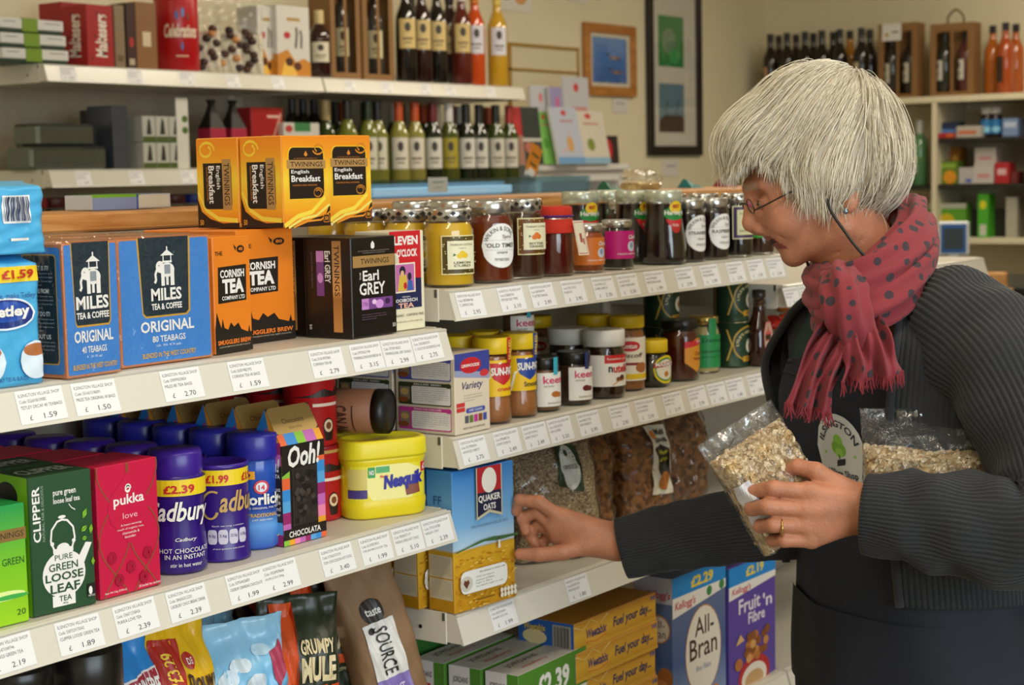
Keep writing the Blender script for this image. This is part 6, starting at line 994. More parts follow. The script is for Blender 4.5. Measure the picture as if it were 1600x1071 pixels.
# ------------------------------------------------------------------ the woman: implicit surfaces for skin, lofts for clothes
def smin(a, b, k): h = np.clip(.5+.5*(b-a)/k, 0, 1); return b+(a-b)*h-k*h*(1-h)
def smax(a, b, k): return -smin(-a, -b, k)
def s_cap(P, a, b, ra, rb):
    a = np.array(a, np.float32); b = np.array(b, np.float32); d = b-a; L = float(d @ d)+1e-12
    q = [P[i]-a[i] for i in range(3)]; t = np.clip((q[0]*d[0]+q[1]*d[1]+q[2]*d[2])/L, 0, 1)
    return np.sqrt((q[0]-t*d[0])**2+(q[1]-t*d[1])**2+(q[2]-t*d[2])**2)-(ra+(rb-ra)*t)
def s_ell(P, c, r, rot=0.0):
    x, y, z = P[0]-c[0], P[1]-c[1], P[2]-c[2]
    if rot: ca, sa = math.cos(rot), math.sin(rot); x, y = ca*x+sa*y, -sa*x+ca*y
    k0 = np.sqrt((x/r[0])**2+(y/r[1])**2+(z/r[2])**2); k1 = np.sqrt((x/r[0]**2)**2+(y/r[1]**2)**2+(z/r[2]**2)**2)+1e-9
    return k0*(k0-1)/k1
def surfnet(f, lo, hi, h):
    lo = np.array(lo, float); n = [int(math.ceil((hi[i]-lo[i])/h))+1 for i in range(3)]
    ax = [(lo[i]+h*np.arange(n[i])).astype(np.float32) for i in range(3)]; V = f(np.meshgrid(*ax, indexing='ij')).astype(np.float32); S = V < 0
    m = [k-1 for k in n]; acc = np.zeros(m+[3], np.float32); cnt = np.zeros(m, np.int8)
    sl = lambda c: tuple(slice(c[i], c[i]+m[i]) for i in range(3)); C8 = [(i, j, k) for i in (0, 1) for j in (0, 1) for k in (0, 1)]
    for c0 in C8:
        for a in range(3):
            if c0[a]: continue
            c1 = list(c0); c1[a] = 1; A, B = V[sl(c0)], V[sl(c1)]; mk = S[sl(c0)] != S[sl(c1)]
            t = np.where(mk, A/(A-B+1e-12), 0)
            for d in range(3): acc[..., d] += mk*(c0[d]+(t if d == a else 0))
            cnt += mk
    act = cnt > 0; idx = -np.ones(m, np.int64); idx[act] = np.arange(act.sum()); cell = np.argwhere(act)
    v = lo+h*(cell+acc[act]/cnt[act][:, None]); F4 = []
    for a in range(3):
        b, c = (a+1) % 3, (a+2) % 3; s0 = [slice(None)]*3; s1 = [slice(None)]*3; s0[a] = slice(0, m[a]); s1[a] = slice(1, m[a]+1)
        for d in (b, c): s0[d] = slice(1, m[d]); s1[d] = slice(1, m[d])
        e = np.argwhere(S[tuple(s0)] != S[tuple(s1)])
        if not len(e): continue
        g = e.copy(); g[:, b] += 1; g[:, c] += 1; neg = S[tuple(g.T)]
        o = lambda db, dc: idx[tuple((g-np.array([db if i == b else dc if i == c else 0 for i in range(3)])).T)]
        q = np.stack([o(1, 1), o(0, 1), o(0, 0), o(1, 0)], 1); q[~neg] = q[~neg][:, ::-1]; F4.append(q)
    return v, np.concatenate(F4)
HD = 2.25; HO = atd(1290, 250, HD); HS = HD/F
HB = np.stack([RT, UP, -FW])                                            # rows: image right, up, towards the camera
def h2w(v): return HO+np.asarray(v) @ HB
def hp(px, py, c=0.0): return ((px-1290)*HS, -(py-250)*HS, c*HS)
def he(px, py, c, rx, ry, rz): return hp(px, py, c), (rx*HS, ry*HS, rz*HS)
KK = .010
def head_sdf(P):
    Q = (P[0], P[1], np.abs(P[2]))                                      # symmetric about the profile plane
    d = s_ell(P, *he(1292, 238, 0, 112, 108, 84)); E = lambda k, *a, rot=0.0: smin(d, s_ell(Q, *he(*a), rot), k)
    d = E(.026, 1236, 314, 0, 66, 82, 61, rot=.26)                      # face block
    d = smin(d, s_cap(Q, hp(1240, 397, 10), hp(1304, 356, 60), 15*HS, 21*HS), .014)   # jaw
    d = smin(d, s_ell(Q, *he(1241, 400, 0, 18, 17, 21)), .010)          # chin
    d = smin(d, s_ell(Q, *he(1224, 344, 38, 26, 22, 20)), .016)         # cheek
    d = smin(d, s_cap(Q, hp(1174, 292, 4), hp(1188, 291, 42), 14*HS, 12*HS), .010)   # brow ridge
    d = smax(d, -s_ell(Q, *he(1178, 318, 34, 15, 13, 18)), .010)        # eye socket
    d = smin(d, s_ell(Q, *he(1193, 319, 30, 12.5, 10.5, 13)), .003)     # eyeball under lids
    d = smin(d, s_cap(Q, hp(1173, 302, 0), hp(1170, 346, 0), 7.5*HS, 10.5*HS), .008)     # nose
    d = smin(d, s_cap(P, hp(1172, 351, 0), hp(1180, 356, 0), 11.5*HS, 10.5*HS), .004)
    d = smin(d, s_ell(Q, *he(1187, 359, 12, 13, 9, 8)), .003)           # nostril wing
    d = smin(d, s_ell(Q, *he(1223, 371, 0, 14, 12, 25)), .010)          # upper lip
    d = smin(d, s_cap(Q, hp(1218, 374, 0), hp(1229, 375, 22), 6.5*HS, 3*HS), .0035)
    d = smin(d, s_cap(Q, hp(1221, 387, 0), hp(1231, 381, 20), 7*HS, 3*HS), .0035)     # lower lip
    d = smax(d, -s_cap(Q, hp(1208, 380.5, 0), hp(1230, 377, 23), 2.6*HS, 1.0*HS), .002)   # mouth line
    d = smin(d, s_ell(Q, *he(1314, 316, 80, 13, 22, 8), -.15), .006)    # ear
    d = smin(d, s_cap(P, hp(1312, 340, 0), hp(1372, 470, 0), 62*HS, 66*HS), .022)    # neck
    d = smin(d, s_cap(Q, hp(1300, 372, 30), hp(1345, 470, 14), 9*HS, 11*HS), .012)   # neck tendon
    for a, b, r in (((1196, 358, 28), (1214, 370, 36), 1.0), ((1214, 370, 36), (1232, 388, 38), .8), ((1204, 317, 50), (1224, 311, 60), .7), ((1205, 322, 50), (1226, 323, 60), .7), ((1204, 327, 50), (1222, 334, 58), .6), ((1187, 331, 28), (1203, 332, 43), 1.0), ((1290, 402, 50), (1345, 372, 66), 1.0), ((1300, 424, 46), (1360, 392, 66), 1.0)):
        d = smax(d, -s_cap(Q, hp(*a), hp(*b), r*HS, r*HS*.6), .0032)      # creases of the face and neck
    d = smin(d, s_ell(P, *he(1392, 535, 10, 66, 85, 70)), .03)          # upper chest
    return d
HAIR_LOW = [(1090, 262), (1112, 270), (1150, 270), (1162, 250), (1179, 256), (1202, 279), (1226, 303), (1267, 318), (1300, 332), (1316, 330), (1338, 342), (1370, 344), (1400, 336), (1420, 306), (1460, 300)]
hlx = np.array([p[0] for p in HAIR_LOW], float); hly = np.array([p[1] for p in HAIR_LOW], float)
def hair_sdf(P):
    d = s_ell(P, *he(1285, 218, 0, 124, 118, 106)); d = smin(d, s_ell(P, *he(1180, 232, 0, 62, 58, 84)), .03)
    d = smin(d, s_ell(P, *he(1350, 262, 0, 62, 72, 92)), .03); d = smin(d, s_ell(P, *he(1275, 285, 0, 66, 56, 106)), .03)
    px = P[0]/HS+1290; py = 250-P[1]/HS; low = np.interp(px, hlx, hly)+5*np.sin(px*.21+P[2]*160)+4*np.sin(px*.093-P[2]*95); return smax(d, (py-low)*HS*.8, .008)
def add_np(mb, v, f, mats, mi, smooth=True):
    b = len(mb.v); mb.v.extend(map(tuple, v.tolist())); mb.f.extend([tuple(q) for q in (f+b).tolist()])
    ks = []
    for m in mats:
        if m not in mb.mats: mb.mats.append(m)
        ks.append(mb.mats.index(m))
    mb.mi.extend([ks[i] for i in mi]); mb.sm.extend([smooth]*len(f))
SKIN = mat('#b87a5b', .50, noise=.14, scale=38, bump=.35, bscale=260, sss=.06); LIP = mat('#8e4036', .42, noise=.06); MOUTH = mat('#3a1613', .6); BROW = mat('#ae8c74', .7)
# place of the person
FEET = np.array([atd(1440, 1000, 2.30)[0], atd(1440, 1000, 2.30)[1], 0.0])
wo = thing('person', 'grey haired woman in charcoal cardigan, dotted red scarf and navy apron, reaching for oats', 'person', FEET)
loc = lambda v: np.asarray(v)-FEET
body = MB()
v, f = surfnet(head_sdf, (-.125, -.36, -.105), (.165, .125, .105), .0024)
cen = v[f].mean(1); px = cen[:, 0]/HS+1290; py = 250-cen[:, 1]/HS; cc = np.abs(cen[:, 2])/HS
mi = np.zeros(len(f), int); mi[(px < 1232) & (py > 370.5) & (py < 391) & (cc < 24) & (px < 1219+.45*cc)] = 1
mi[(px < 1230) & (abs(py-(380.5-.14*cc)) < 2.4) & (cc < 22)] = 3
mi[(py > 290) & (py < 299) & (px < 1206) & (cc > 8) & (cc < 46)] = 2
keep = cen[:, 1] > -.357
add_np(body, loc(h2w(v)), f[keep], [SKIN, LIP, BROW, MOUTH], mi[keep])
# ---- hands: joints given as (px, py, offset towards the camera in mm), reference depth per hand
def hand(d0, bones, palm, h=.0017):
    S = d0/F; o = atd(1000, 800, d0); cv = lambda j: ((j[0]-1000)*S, -(j[1]-800)*S, j[2]*.001)
    allj = [cv(j) for b in bones+palm for j in (b[0], b[1])]; lo = np.min(allj, 0)-.022; hi = np.max(allj, 0)+.022
    def f(P):
        d = None
        for a, b, ra, rb in palm:
            e = s_cap(P, cv(a), cv(b), ra*.001, rb*.001); d = e if d is None else smin(d, e, .012)
        for ch in CH:
            g = None
            for a, b, ra, rb in ch:
                e = s_cap(P, cv(a), cv(b), ra*.001, rb*.001); g = e if g is None else smin(g, e, .003)
            d = smin(d, g, .0045)
        return d
    CH = []; cur = None
    for b in bones:
        if cur is not None and b[0] == cur[-1][1]: cur.append(b)
        else: cur = [b]; CH.append(cur)
    v, q = surfnet(f, lo, hi, h); add_np(body, loc(o+v @ HB), q, [SKIN], np.zeros(len(q), int)); return o, S
def chain(js, rs): return [(js[i], js[i+1], rs[i], rs[i+1]) for i in range(len(js)-1)]
# left hand wrapped round the bag, back of the hand to the camera
LB = chain([(1262, 768, 8), (1206, 762, 12), (1180, 770, -10), (1196, 778, -26)], [10.5, 9.5, 8.5, 7]) + chain([(1256, 795, 9), (1196, 790, 14), (1176, 797, -10), (1194, 803, -26)], [10.5, 9.8, 8.6, 7]) + \
     chain([(1258, 821, 8), (1206, 819, 12), (1190, 824, -10), (1206, 828, -26)], [10, 9.2, 8.2, 7]) + chain([(1266, 844, 5), (1224, 844, 8), (1210, 847, -10), (1222, 850, -24)], [9, 8.2, 7.4, 6.5]) + \
     chain([(1318, 765, -4), (1276, 738, -6), (1250, 731, -16), (1232, 742, -30)], [13, 11.5, 9.5, 8])
LP = [((1350, 795, 0), (1262, 770, 4), 22, 14), ((1350, 795, 0), (1258, 796, 6), 22, 14), ((1350, 797, 0), (1260, 820, 5), 22, 14), ((1350, 800, 0), (1268, 842, 3), 20, 12), ((1345, 785, -4), (1310, 762, -6), 20, 15), ((1440, 803, 0), (1345, 797, 0), 27, 24),
      ((1330, 780, 14), (1262, 766, 14), 4.5, 4), ((1330, 790, 16), (1256, 794, 16), 4.5, 4)]
hand(2.08, LB, LP)
# right hand reaching into the shelf: finger and thumb pinching
RB_ = chain([(872, 806, 6), (842, 784, 8), (812, 782, 2), (806, 800, -6)], [10.5, 9.5, 8.5, 7.2]) + chain([(866, 822, 0), (838, 800, -8), (816, 812, -14), (822, 832, -16)], [10.5, 9.5, 8.6, 7.4]) + \
      chain([(870, 836, -8), (842, 822, -20), (828, 840, -26), (838, 856, -24)], [10, 9, 8.2, 7]) + chain([(880, 846, -16), (856, 842, -30), (846, 856, -32), (856, 866, -28)], [9, 8, 7.4, 6.5]) + \
      chain([(920, 850, 8), (878, 862, 12), (842, 866, 10), (812, 866, 2)], [13.5, 11.5, 10, 8])
RP = [((966, 846, 0), (874, 808, 3), 21, 15), ((966, 846, 0), (868, 822, -2), 21, 15), ((966, 846, -2), (872, 836, -9), 20, 14), ((966, 848, -4), (882, 846, -16), 20, 12), ((958, 850, 2), (915, 852, 6), 20, 15), ((1040, 852, 0), (964, 846, 0), 28, 21.5)]
hand(2.45, RB_, RP)
def axis_path(pts, n=10): return [np.array(p) for p in spline(pts, n)]
def cpt(px, py, d): return atd(px, py, d)
LARM = [cpt(1440, 500, 2.27), cpt(1495, 520, 2.20), cpt(1580, 600, 2.11), cpt(1648, 755, 2.03), cpt(1612, 828, 2.01), cpt(1480, 816, 2.04), cpt(1352, 802, 2.075)]
RARM = [cpt(1370, 490, 2.36), cpt(1322, 540, 2.42), cpt(1330, 660, 2.44), cpt(1318, 770, 2.43), cpt(1230, 806, 2.41), cpt(1090, 830, 2.43), cpt(972, 856, 2.45)]
# inner trunk, arms and legs join the head and hands under the clothes
FH = (-RT*math.cos(.5)-FW*math.sin(.5)); FH[2] = 0; FH /= np.linalg.norm(FH); SH = np.cross(np.array([0, 0, 1.0]), FH)     # facing, her left
TR = [(1460, 1380, 2.31, .175, .125), (1450, 1200, 2.31, .19, .14), (1440, 1040, 2.31, .185, .14), (1425, 900, 2.31, .165, .125), (1412, 760, 2.31, .165, .120), (1400, 640, 2.31, .172, .118), (1395, 560, 2.31, .175, .105), (1398, 500, 2.30, .155, .085), (1402, 455, 2.29, .105, .068), (1402, 425, 2.29, .075, .058)]
def trunk(inf=0.0, n=40, a0=0.0, a1=2*math.pi, wob=None, rows=None, step=4):
    """rings of the trunk; angle 0 = front, growing towards her left"""
    T = TR if rows is None else TR[rows[0]:rows[1]]; S = spline([np.array([*atd(p[0], p[1], p[2]), p[3], p[4]]) for p in T], step); R = []
    for k, s in enumerate(S):
        ring = []
        for i in range(n):
            a = a0+(a1-a0)*i/(n if abs(a1-a0-2*math.pi) < 1e-6 else n-1); q = inf+(wob(a, k/(len(S)-1)) if wob else 0)
            ring.append(loc(s[:3]+FH*(s[4]+q)*math.cos(a)+SH*(s[3]+q)*math.sin(a)))
        R.append(ring)
    return R
INNER = mat('#2a2c34', .8)
body.add(loft(trunk(-.012, 28)), SKIN, True)
for P_, r_ in ((LARM, (.04, .052, .046, .042, .040, .036, .026)), (RARM, (.04, .05, .044, .040, .038, .032, .024))):
    pts = axis_path([loc(p) for p in P_], 6); rr = np.interp(np.linspace(0, 6, len(pts)), range(7), r_); body.add(tube(pts, list(rr), 14), SKIN, True)
hipz = loc(atd(1460, 1380, 2.31))
LEGS = []
for s in (-1, 1):
    top = hipz+SH*.085*s; LEGS.append([top, np.array([top[0], top[1], .48]), np.array([top[0]-FH[0]*.01, top[1]-FH[1]*.01, .10]), np.array([top[0], top[1], .05])])
    body.add(tube(axis_path(LEGS[-1], 5), list(np.interp(np.linspace(0, 3, 16), range(4), (.082, .056, .04, .04))), 14), SKIN, True)
body.build('body', wo)
# ---- hair: a soft cap under several thousand strands
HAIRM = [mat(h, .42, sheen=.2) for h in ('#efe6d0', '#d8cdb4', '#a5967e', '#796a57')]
v, f = surfnet(hair_sdf, (-.20, -.11, -.14), (.16, .15, .14), .0042)
mb = MB(); add_np(mb, loc(h2w(v)), f, [mat('#a89f8e', .6, noise=.25, scale=60, stretch=(1, 1, .25))], np.zeros(len(f), int)); mb.build('hair_cap', wo)
rs = np.random.RandomState(5); N = 8200; sel = rs.choice(len(v), N); Pp = v[sel].copy()
Pp += rs.normal(0, .002, Pp.shape); crown = np.array(hp(1338, 112, 0))
def grad_h(P, e=.002):
    g = np.zeros_like(P)
    for i in range(3):
        a = P.copy(); b = P.copy(); a[:, i] += e; b[:, i] -= e; g[:, i] = (hair_sdf((a[:, 0], a[:, 1], a[:, 2]))-hair_sdf((b[:, 0], b[:, 1], b[:, 2])))/(2*e)
    return g/(np.linalg.norm(g, axis=1, keepdims=True)+1e-9)
SEG = 9; L = rs.uniform(.05, .095, N); clump = np.sin(Pp[:, 0]*230+3*np.sin(Pp[:, 2]*90))*np.sin(Pp[:, 2]*170+Pp[:, 1]*60); lift = rs.uniform(-.0015, .0035, N)+.0030*clump+.006*(rs.rand(N) < .06); jit = rs.normal(0, .22, (N, 3)); pts = [Pp.copy()]; g = grad_h(Pp); prev = None
for k in range(SEG):
    q = pts[-1]; px = q[:, 0]/HS+1290; py = 250-q[:, 1]/HS
    fl = q-crown; fl /= np.linalg.norm(fl, axis=1, keepdims=True)+1e-6
    fl = fl*1.15+np.array([0, -.42, 0])+jit*.55; fl[:, 0] += np.where(px < 1330, -.22+np.clip((py-235)/60, 0, 1)*.55, .1)
    free = (py > np.interp(px, hlx, hly)-10)
    g = grad_h(q); tan = fl-g*np.sum(fl*g, 1, keepdims=True); tan /= np.linalg.norm(tan, axis=1, keepdims=True)+1e-6
    dirn = np.where(free[:, None] & (prev is not None), (prev if prev is not None else tan)*.8+np.array([.0, -.25, 0]), tan); dirn /= np.linalg.norm(dirn, axis=1, keepdims=True)+1e-6
    step = (L/SEG)*np.where(free, np.where(px < 1230, .28, .45), 1.0); n = q+dirn*step[:, None]; s = hair_sdf((n[:, 0], n[:, 1], n[:, 2])); gg = grad_h(n)
    corr = np.where(free, 0, s-lift)[:, None]*gg; corr = np.clip(corr, -.006, .006); n = n-corr; pts.append(n); prev = dirn
PT = np.stack(pts, 1); rad = rs.uniform(.00028, .0006, N); VV = []; FF = []; MI = []
g0 = grad_h(PT[:, 3]); T = PT[:, -1]-PT[:, 0]; T /= np.linalg.norm(T, axis=1, keepdims=True)+1e-9; side = np.cross(T, g0); side /= np.linalg.norm(side, axis=1, keepdims=True)+1e-9
prof = np.array([.5]+[1]*(SEG-3)+[.8, .5, .12])[:SEG+1]
a3 = [side, -.5*side+.87*g0, -.5*side-.87*g0]
ring = np.stack([PT+a[:, None, :]*(rad[:, None]*prof[None, :])[:, :, None] for a in a3], 2)          # N, SEG+1, 3, 3
V_ = loc(h2w(ring.reshape(-1, 3))); base = np.arange(N)[:, None, None]*(SEG+1)*3+np.arange(SEG)[None, :, None]*3; j = np.arange(3)[None, None, :]; j2 = (j+1) % 3
Fq = np.stack([base+j, base+j2, base+3+j2, base+3+j], -1).reshape(-1, 4)
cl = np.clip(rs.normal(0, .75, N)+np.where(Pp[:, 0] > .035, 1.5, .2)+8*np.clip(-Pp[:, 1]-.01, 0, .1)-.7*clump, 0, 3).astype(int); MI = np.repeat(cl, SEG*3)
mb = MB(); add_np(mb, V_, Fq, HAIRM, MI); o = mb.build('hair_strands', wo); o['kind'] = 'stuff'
# ---- glasses on a cord, earring
W = lambda *a: tuple(loc(h2w(hp(*a)))); WIRE = mat('#4a4640', .3, .8)
gl = thing('glasses', None, None); gl.parent = wo; del_ = None
for s in (-1, 1):
    ringp = [W(1168.5+4.5*math.sin(t)+1.2*math.cos(t), 325+11*math.sin(t), s*(30+19*math.cos(t))) for t in np.linspace(0, 2*math.pi, 22)[:-1]]
    part('lens_rim', tube(ringp, .0008, 6, True), WIRE, gl, True); part('lens', (ringp, [tuple(range(21))]), film('#eef4f6', .12, .02), gl)
    part('temple_arm', tube([W(1173, 332, s*50), W(1184, 327, s*62), W(1222, 307, s*74), W(1275, 300, s*92), W(1312, 300, s*96)], .0011, 6), WIRE, gl, True)
part('bridge', tube([W(1167, 321, -12), W(1160, 317, 0), W(1167, 321, 12)], .0009, 6), WIRE, gl, True)
part('cord', tube([tuple(p) for p in spline([W(1274, 318, 94), W(1282, 340, 96), W(1298, 366, 104), W(1318, 398, 122), W(1344, 426, 142), W(1372, 441, 140), W(1402, 446, 118), W(1440, 420, 60)], 6)], .0021, 8), mat('#12100f', .5), gl, True)
part('cord', tube([tuple(p) for p in spline([W(1262, 330, -80), W(1266, 380, -70), W(1270, 415, -40), W(1272, 440, -20)], 5)], .0021, 8), mat('#12100f', .5), gl, True)
part('earring', lathe([(0, -.004), (.0028, -.002), (.0032, .001), (.0015, .004), (0, .005)], 12), mat('#8aa0b0', .15, .8), wo, True).location = W(1303, 338, 96)
# eye details
for s in (-1, 1):
    o = part('eye', lathe([(0, -.0055), (.004, -.004), (.0055, 0), (.004, .004), (0, .0055)], 14), mat('#d8cfc4', .2), wo, True); o.location = W(1186.5, 320, s*30)
    o = part('iris', lathe([(0, -.003), (.0024, -.002), (.003, 0), (.0024, .002), (0, .003)], 12), mat('#3a3a34', .15), wo, True); o.location = W(1182, 321, s*30)
    part('eyelid', tube([W(1181, 317, s*22), W(1180, 314.5, s*30), W(1188, 316, s*39), W(1198, 320, s*44)], .0016, 6), SKIN, wo, True)
for s in (-1, 1): part('eyelash_line', tube([W(1180, 320.5, s*20), W(1180.5, 322, s*30), W(1189, 323, s*40), W(1199, 322, s*45)], .0009, 5), mat('#3a2820', .7), wo, True)
# ---- cardigan: ribbed knit, open at the front
KNIT = mat('#25272a', .9, noise=.12, scale=120, bump=.25, bscale=700, sheen=.15)
def rib(a, n, amp): return amp*abs(math.sin(a*n/2))**.6*1.0
NR = 150
def cwob(a, t): return rib(a, NR, .0032)+.004*math.sin(a*3+t*9)+.003*math.sin(a*5-t*14)+.002*math.sin(a*9+t*23)+.010*math.exp(-((t-.18)/.15)**2)
mb = MB(); R_ = trunk(.022, 560, math.radians(37), math.radians(306), cwob, (3, 10), 7); Ri = trunk(.016, 560, math.radians(37), math.radians(306), None, (3, 10), 7)
def sheet(rings, flip=False):
    n = len(rings[0]); v = [tuple(p) for r in rings for p in r]; f = []
    for k in range(len(rings)-1):
        for i in range(n-1): q = (k*n+i, k*n+i+1, (k+1)*n+i+1, (k+1)*n+i); f.append(q[::-1] if flip else q)
    return v, f
mb.add(sheet(R_), KNIT, True); mb.add(sheet([r[::20] for r in Ri], True), KNIT, True)
for e in (0, -1): mb.add(tube([r[e] for r in R_], .006, 8), KNIT, True)       # knitted front bands
def sleeve(path, radii, nrib=64, cuff=True, seed=0):
    pts = axis_path([loc(p) for p in path], 12); N_ = len(pts); rr = np.interp(np.linspace(0, len(path)-1, N_), range(len(path)), radii); rings = []; nv = nrib*4
    nrm = None
    for i in range(N_):
        t = pts[min(i+1, N_-1)]-pts[max(i-1, 0)]; t = t/np.linalg.norm(t)
        if nrm is None: nrm = np.cross(t, [0, 0, 1.0])
        nrm = nrm-t*(nrm @ t); nrm /= np.linalg.norm(nrm); b = np.cross(t, nrm); s = i/(N_-1); ring = []
        for k in range(nv):
            a = 2*math.pi*k/nv; w = .0045*math.sin(2*a+s*31+seed)*math.sin(s*26+a)+.003*math.sin(3*a-s*47+seed)+.005*math.exp(-((s-.62)/.06)**2)*math.sin(a*2+s*60)
            ring.append(pts[i]+(nrm*math.cos(a)+b*math.sin(a))*(rr[i]+w*(1-.6*(s > .93))+rib(a, nrib, .0026)))
        rings.append(ring)
    e = rings[-1]; c = pts[-1]; rings.append([c+(p-c)*.90 for p in e]); rings.append([pts[-3]+(p-pts[-1])*.86 for p in e])
    return loft(rings, False)
mb.add(sleeve(LARM, (.055, .080, .076, .068, .065, .059, .046)), KNIT, True); mb.add(sleeve(RARM, (.05, .078, .070, .060, .054, .046, .041), seed=2), KNIT, True)
mb.build('cardigan', wo)
# ---- dark top, apron with badge, trousers, shoes
part('top', loft(trunk(-.002, 40, rows=(3, 10)), True), mat('#14332f', .8, noise=.1, scale=40), wo, True)
NAVY = mat('#0e1422', .75, noise=.12, scale=25, bump=.15, bscale=500)
AP1 = math.radians(62)
ap_w = lambda a, t: .004*math.sin(a*4+t*6)+.003*math.sin(a*7-t*11)
ap_rows = spline([np.array([*atd(p[0], p[1], p[2]), p[3], p[4]]) for p in [(1475, 1600, 2.31, .20, .16)]+TR[:7]], 8)
def apron_pt(u, v, k=0.0):
    s = ap_rows[0]+0; x = v*(len(ap_rows)-1); i = min(int(x), len(ap_rows)-2); s = ap_rows[i]*(1-(x-i))+ap_rows[i+1]*(x-i)
    wid = 1.0-.50*max(0, (v-.66)/.34) if v > .66 else 1.0+.8*min(1, (.66-v)/.10)
    a = AP1*wid*(2*u-1)*-1; q = .009+ap_w(a, v)+k
    return tuple(loc(s[:3]+FH*(s[4]+q)*math.cos(a)+SH*(s[3]+q)*math.sin(-a)*-1*-1))
part('apron', surf_grid(apron_pt, 40, 60), NAVY, wo, True)
part('apron_seam', surf_grid(lambda u, v: apron_pt(.02+.96*u, .955+.03*v, .003), 30, 2), NAVY, wo, True)
part('pocket', surf_grid(lambda u, v: apron_pt(.25+.5*u, .40+.14*v, .004), 20, 8), NAVY, wo, True)
for s in (.03, .97): part('neck_strap', tube([apron_pt(s, .985), tuple(loc(atd(1335 if s < .5 else 1420, 560, 2.28))), tuple(loc(atd(1400, 440, 2.28)))], .006, 6), NAVY, wo, True)
def find_uv(px, py):
    best = None
    for i in range(41):
        for j in range(121):
            p = np.array(apron_pt(i/40, j/120))+FEET; q = proj(p); e = (q[0]-px)**2+(q[1]-py)**2
            if best is None or e < best[0]: best = (e, i/40, j/120)
    return best[1], best[2]
bu, bv = find_uv(1312, 706)
def badge_map(u, v, k): return apron_pt(bu-.20+.40*u, bv-.098+.196*v, k)
_d0 = np.linalg.norm(np.array(badge_map(0, .5, 0))-np.array(badge_map(1, .5, 0))); _d1 = np.linalg.norm(np.array(badge_map(.5, 0, 0))-np.array(badge_map(.5, 1, 0)))
BW, BH_ = .092/_d0, .098/_d1
def badge_map2(u, v, k): return badge_map(.5+(u-.5)*BW, .5+(v-.5)*BH_, k)
stick('apron_badge', [('e', .5, .5, .5, .5, '#cfd2cc'), ('arc', 'ILSINGTON', .5, .46, .34, .34, 160, 20, .30, '#2a3440', .02), ('e', .5, .60, .10, .10, '#8cc63e'), ('e', .44, .52, .09, .08, '#7ab82e'), ('e', .56, .50, .09, .08, '#7ab82e'), ('e', .5, .46, .08, .06, '#9ad04a'), ('l', [(.5, .44), (.5, .36)], .015, '#3a5a2a'), ('p', [(.42, .28), (.6, .32), (.62, .40), (.44, .36)], '#1a1c20'), ('t', 'Village Shop', .22, .14, .80, .25, '#2a3440', .02), ('e', .2, .44, .02, .02, '#8cc63e'), ('e', .8, .44, .02, .02, '#8cc63e')], badge_map2, wo, 14, 14, .002)
for s, L_ in zip((-1, 1), LEGS):
    part('trouser_leg', tube(axis_path([L_[0]+np.array([0, 0, .02]), L_[1], L_[2]], 6), list(np.interp(np.linspace(0, 2, 13), range(3), (.105, .085, .075))), 18), mat('#20222a', .85, noise=.1), wo, True)
    c = L_[3]; sh = MB(); rings = []
    for t, wd, hh in ((-.09, .02, .05), (-.07, .036, .075), (0, .04, .085), (.08, .044, .06), (.14, .042, .045), (.175, .02, .03)):
        p = np.array([c[0], c[1], 0])+FH*t; rings.append([p+SH*wd*math.cos(a)+np.array([0, 0, max(0, hh*.5+hh*.5*math.sin(a))]) for a in np.linspace(0, 2*math.pi, 17)[:-1]])
    part('shoe', loft(rings), mat('#1a1614', .5), wo, True)
# ---- scarf
def scarf_mat():
    m = bpy.data.materials.new('scarf_cloth'); m.use_nodes = True; nt = m.node_tree; b = nt.nodes['Principled BSDF']; b.inputs['Roughness'].default_value = .9; b.inputs['Sheen Weight'].default_value = .1
    tc = nt.nodes.new('ShaderNodeTexCoord'); v = nt.nodes.new('ShaderNodeTexVoronoi'); v.inputs['Scale'].default_value = 46; v.inputs['Randomness'].default_value = .45
    lt = nt.nodes.new('ShaderNodeMath'); lt.operation = 'LESS_THAN'; lt.inputs[1].default_value = .30; mx = nt.nodes.new('ShaderNodeMix'); mx.data_type = 'RGBA'; mx.inputs[6].default_value = (*lin('#8a3038'), 1); mx.inputs[7].default_value = (*lin('#3c2f37'), 1)
    nt.links.new(tc.outputs['Object'], v.inputs['Vector']); nt.links.new(v.outputs['Distance'], lt.inputs[0]); nt.links.new(lt.outputs[0], mx.inputs[0]); nt.links.new(mx.outputs[2], b.inputs['Base Color'])
    n = nt.nodes.new('ShaderNodeTexNoise'); n.inputs['Scale'].default_value = 900; bp = nt.nodes.new('ShaderNodeBump'); bp.inputs['Strength'].default_value = .25; bp.inputs['Distance'].default_value = .002
    nt.links.new(tc.outputs['Object'], n.inputs['Vector']); nt.links.new(n.outputs['Fac'], bp.inputs['Height']); nt.links.new(bp.outputs[0], b.inputs['Normal']); return m
SCARF = scarf_mat(); S_ = lambda px, py, d: loc(atd(px, py, d))
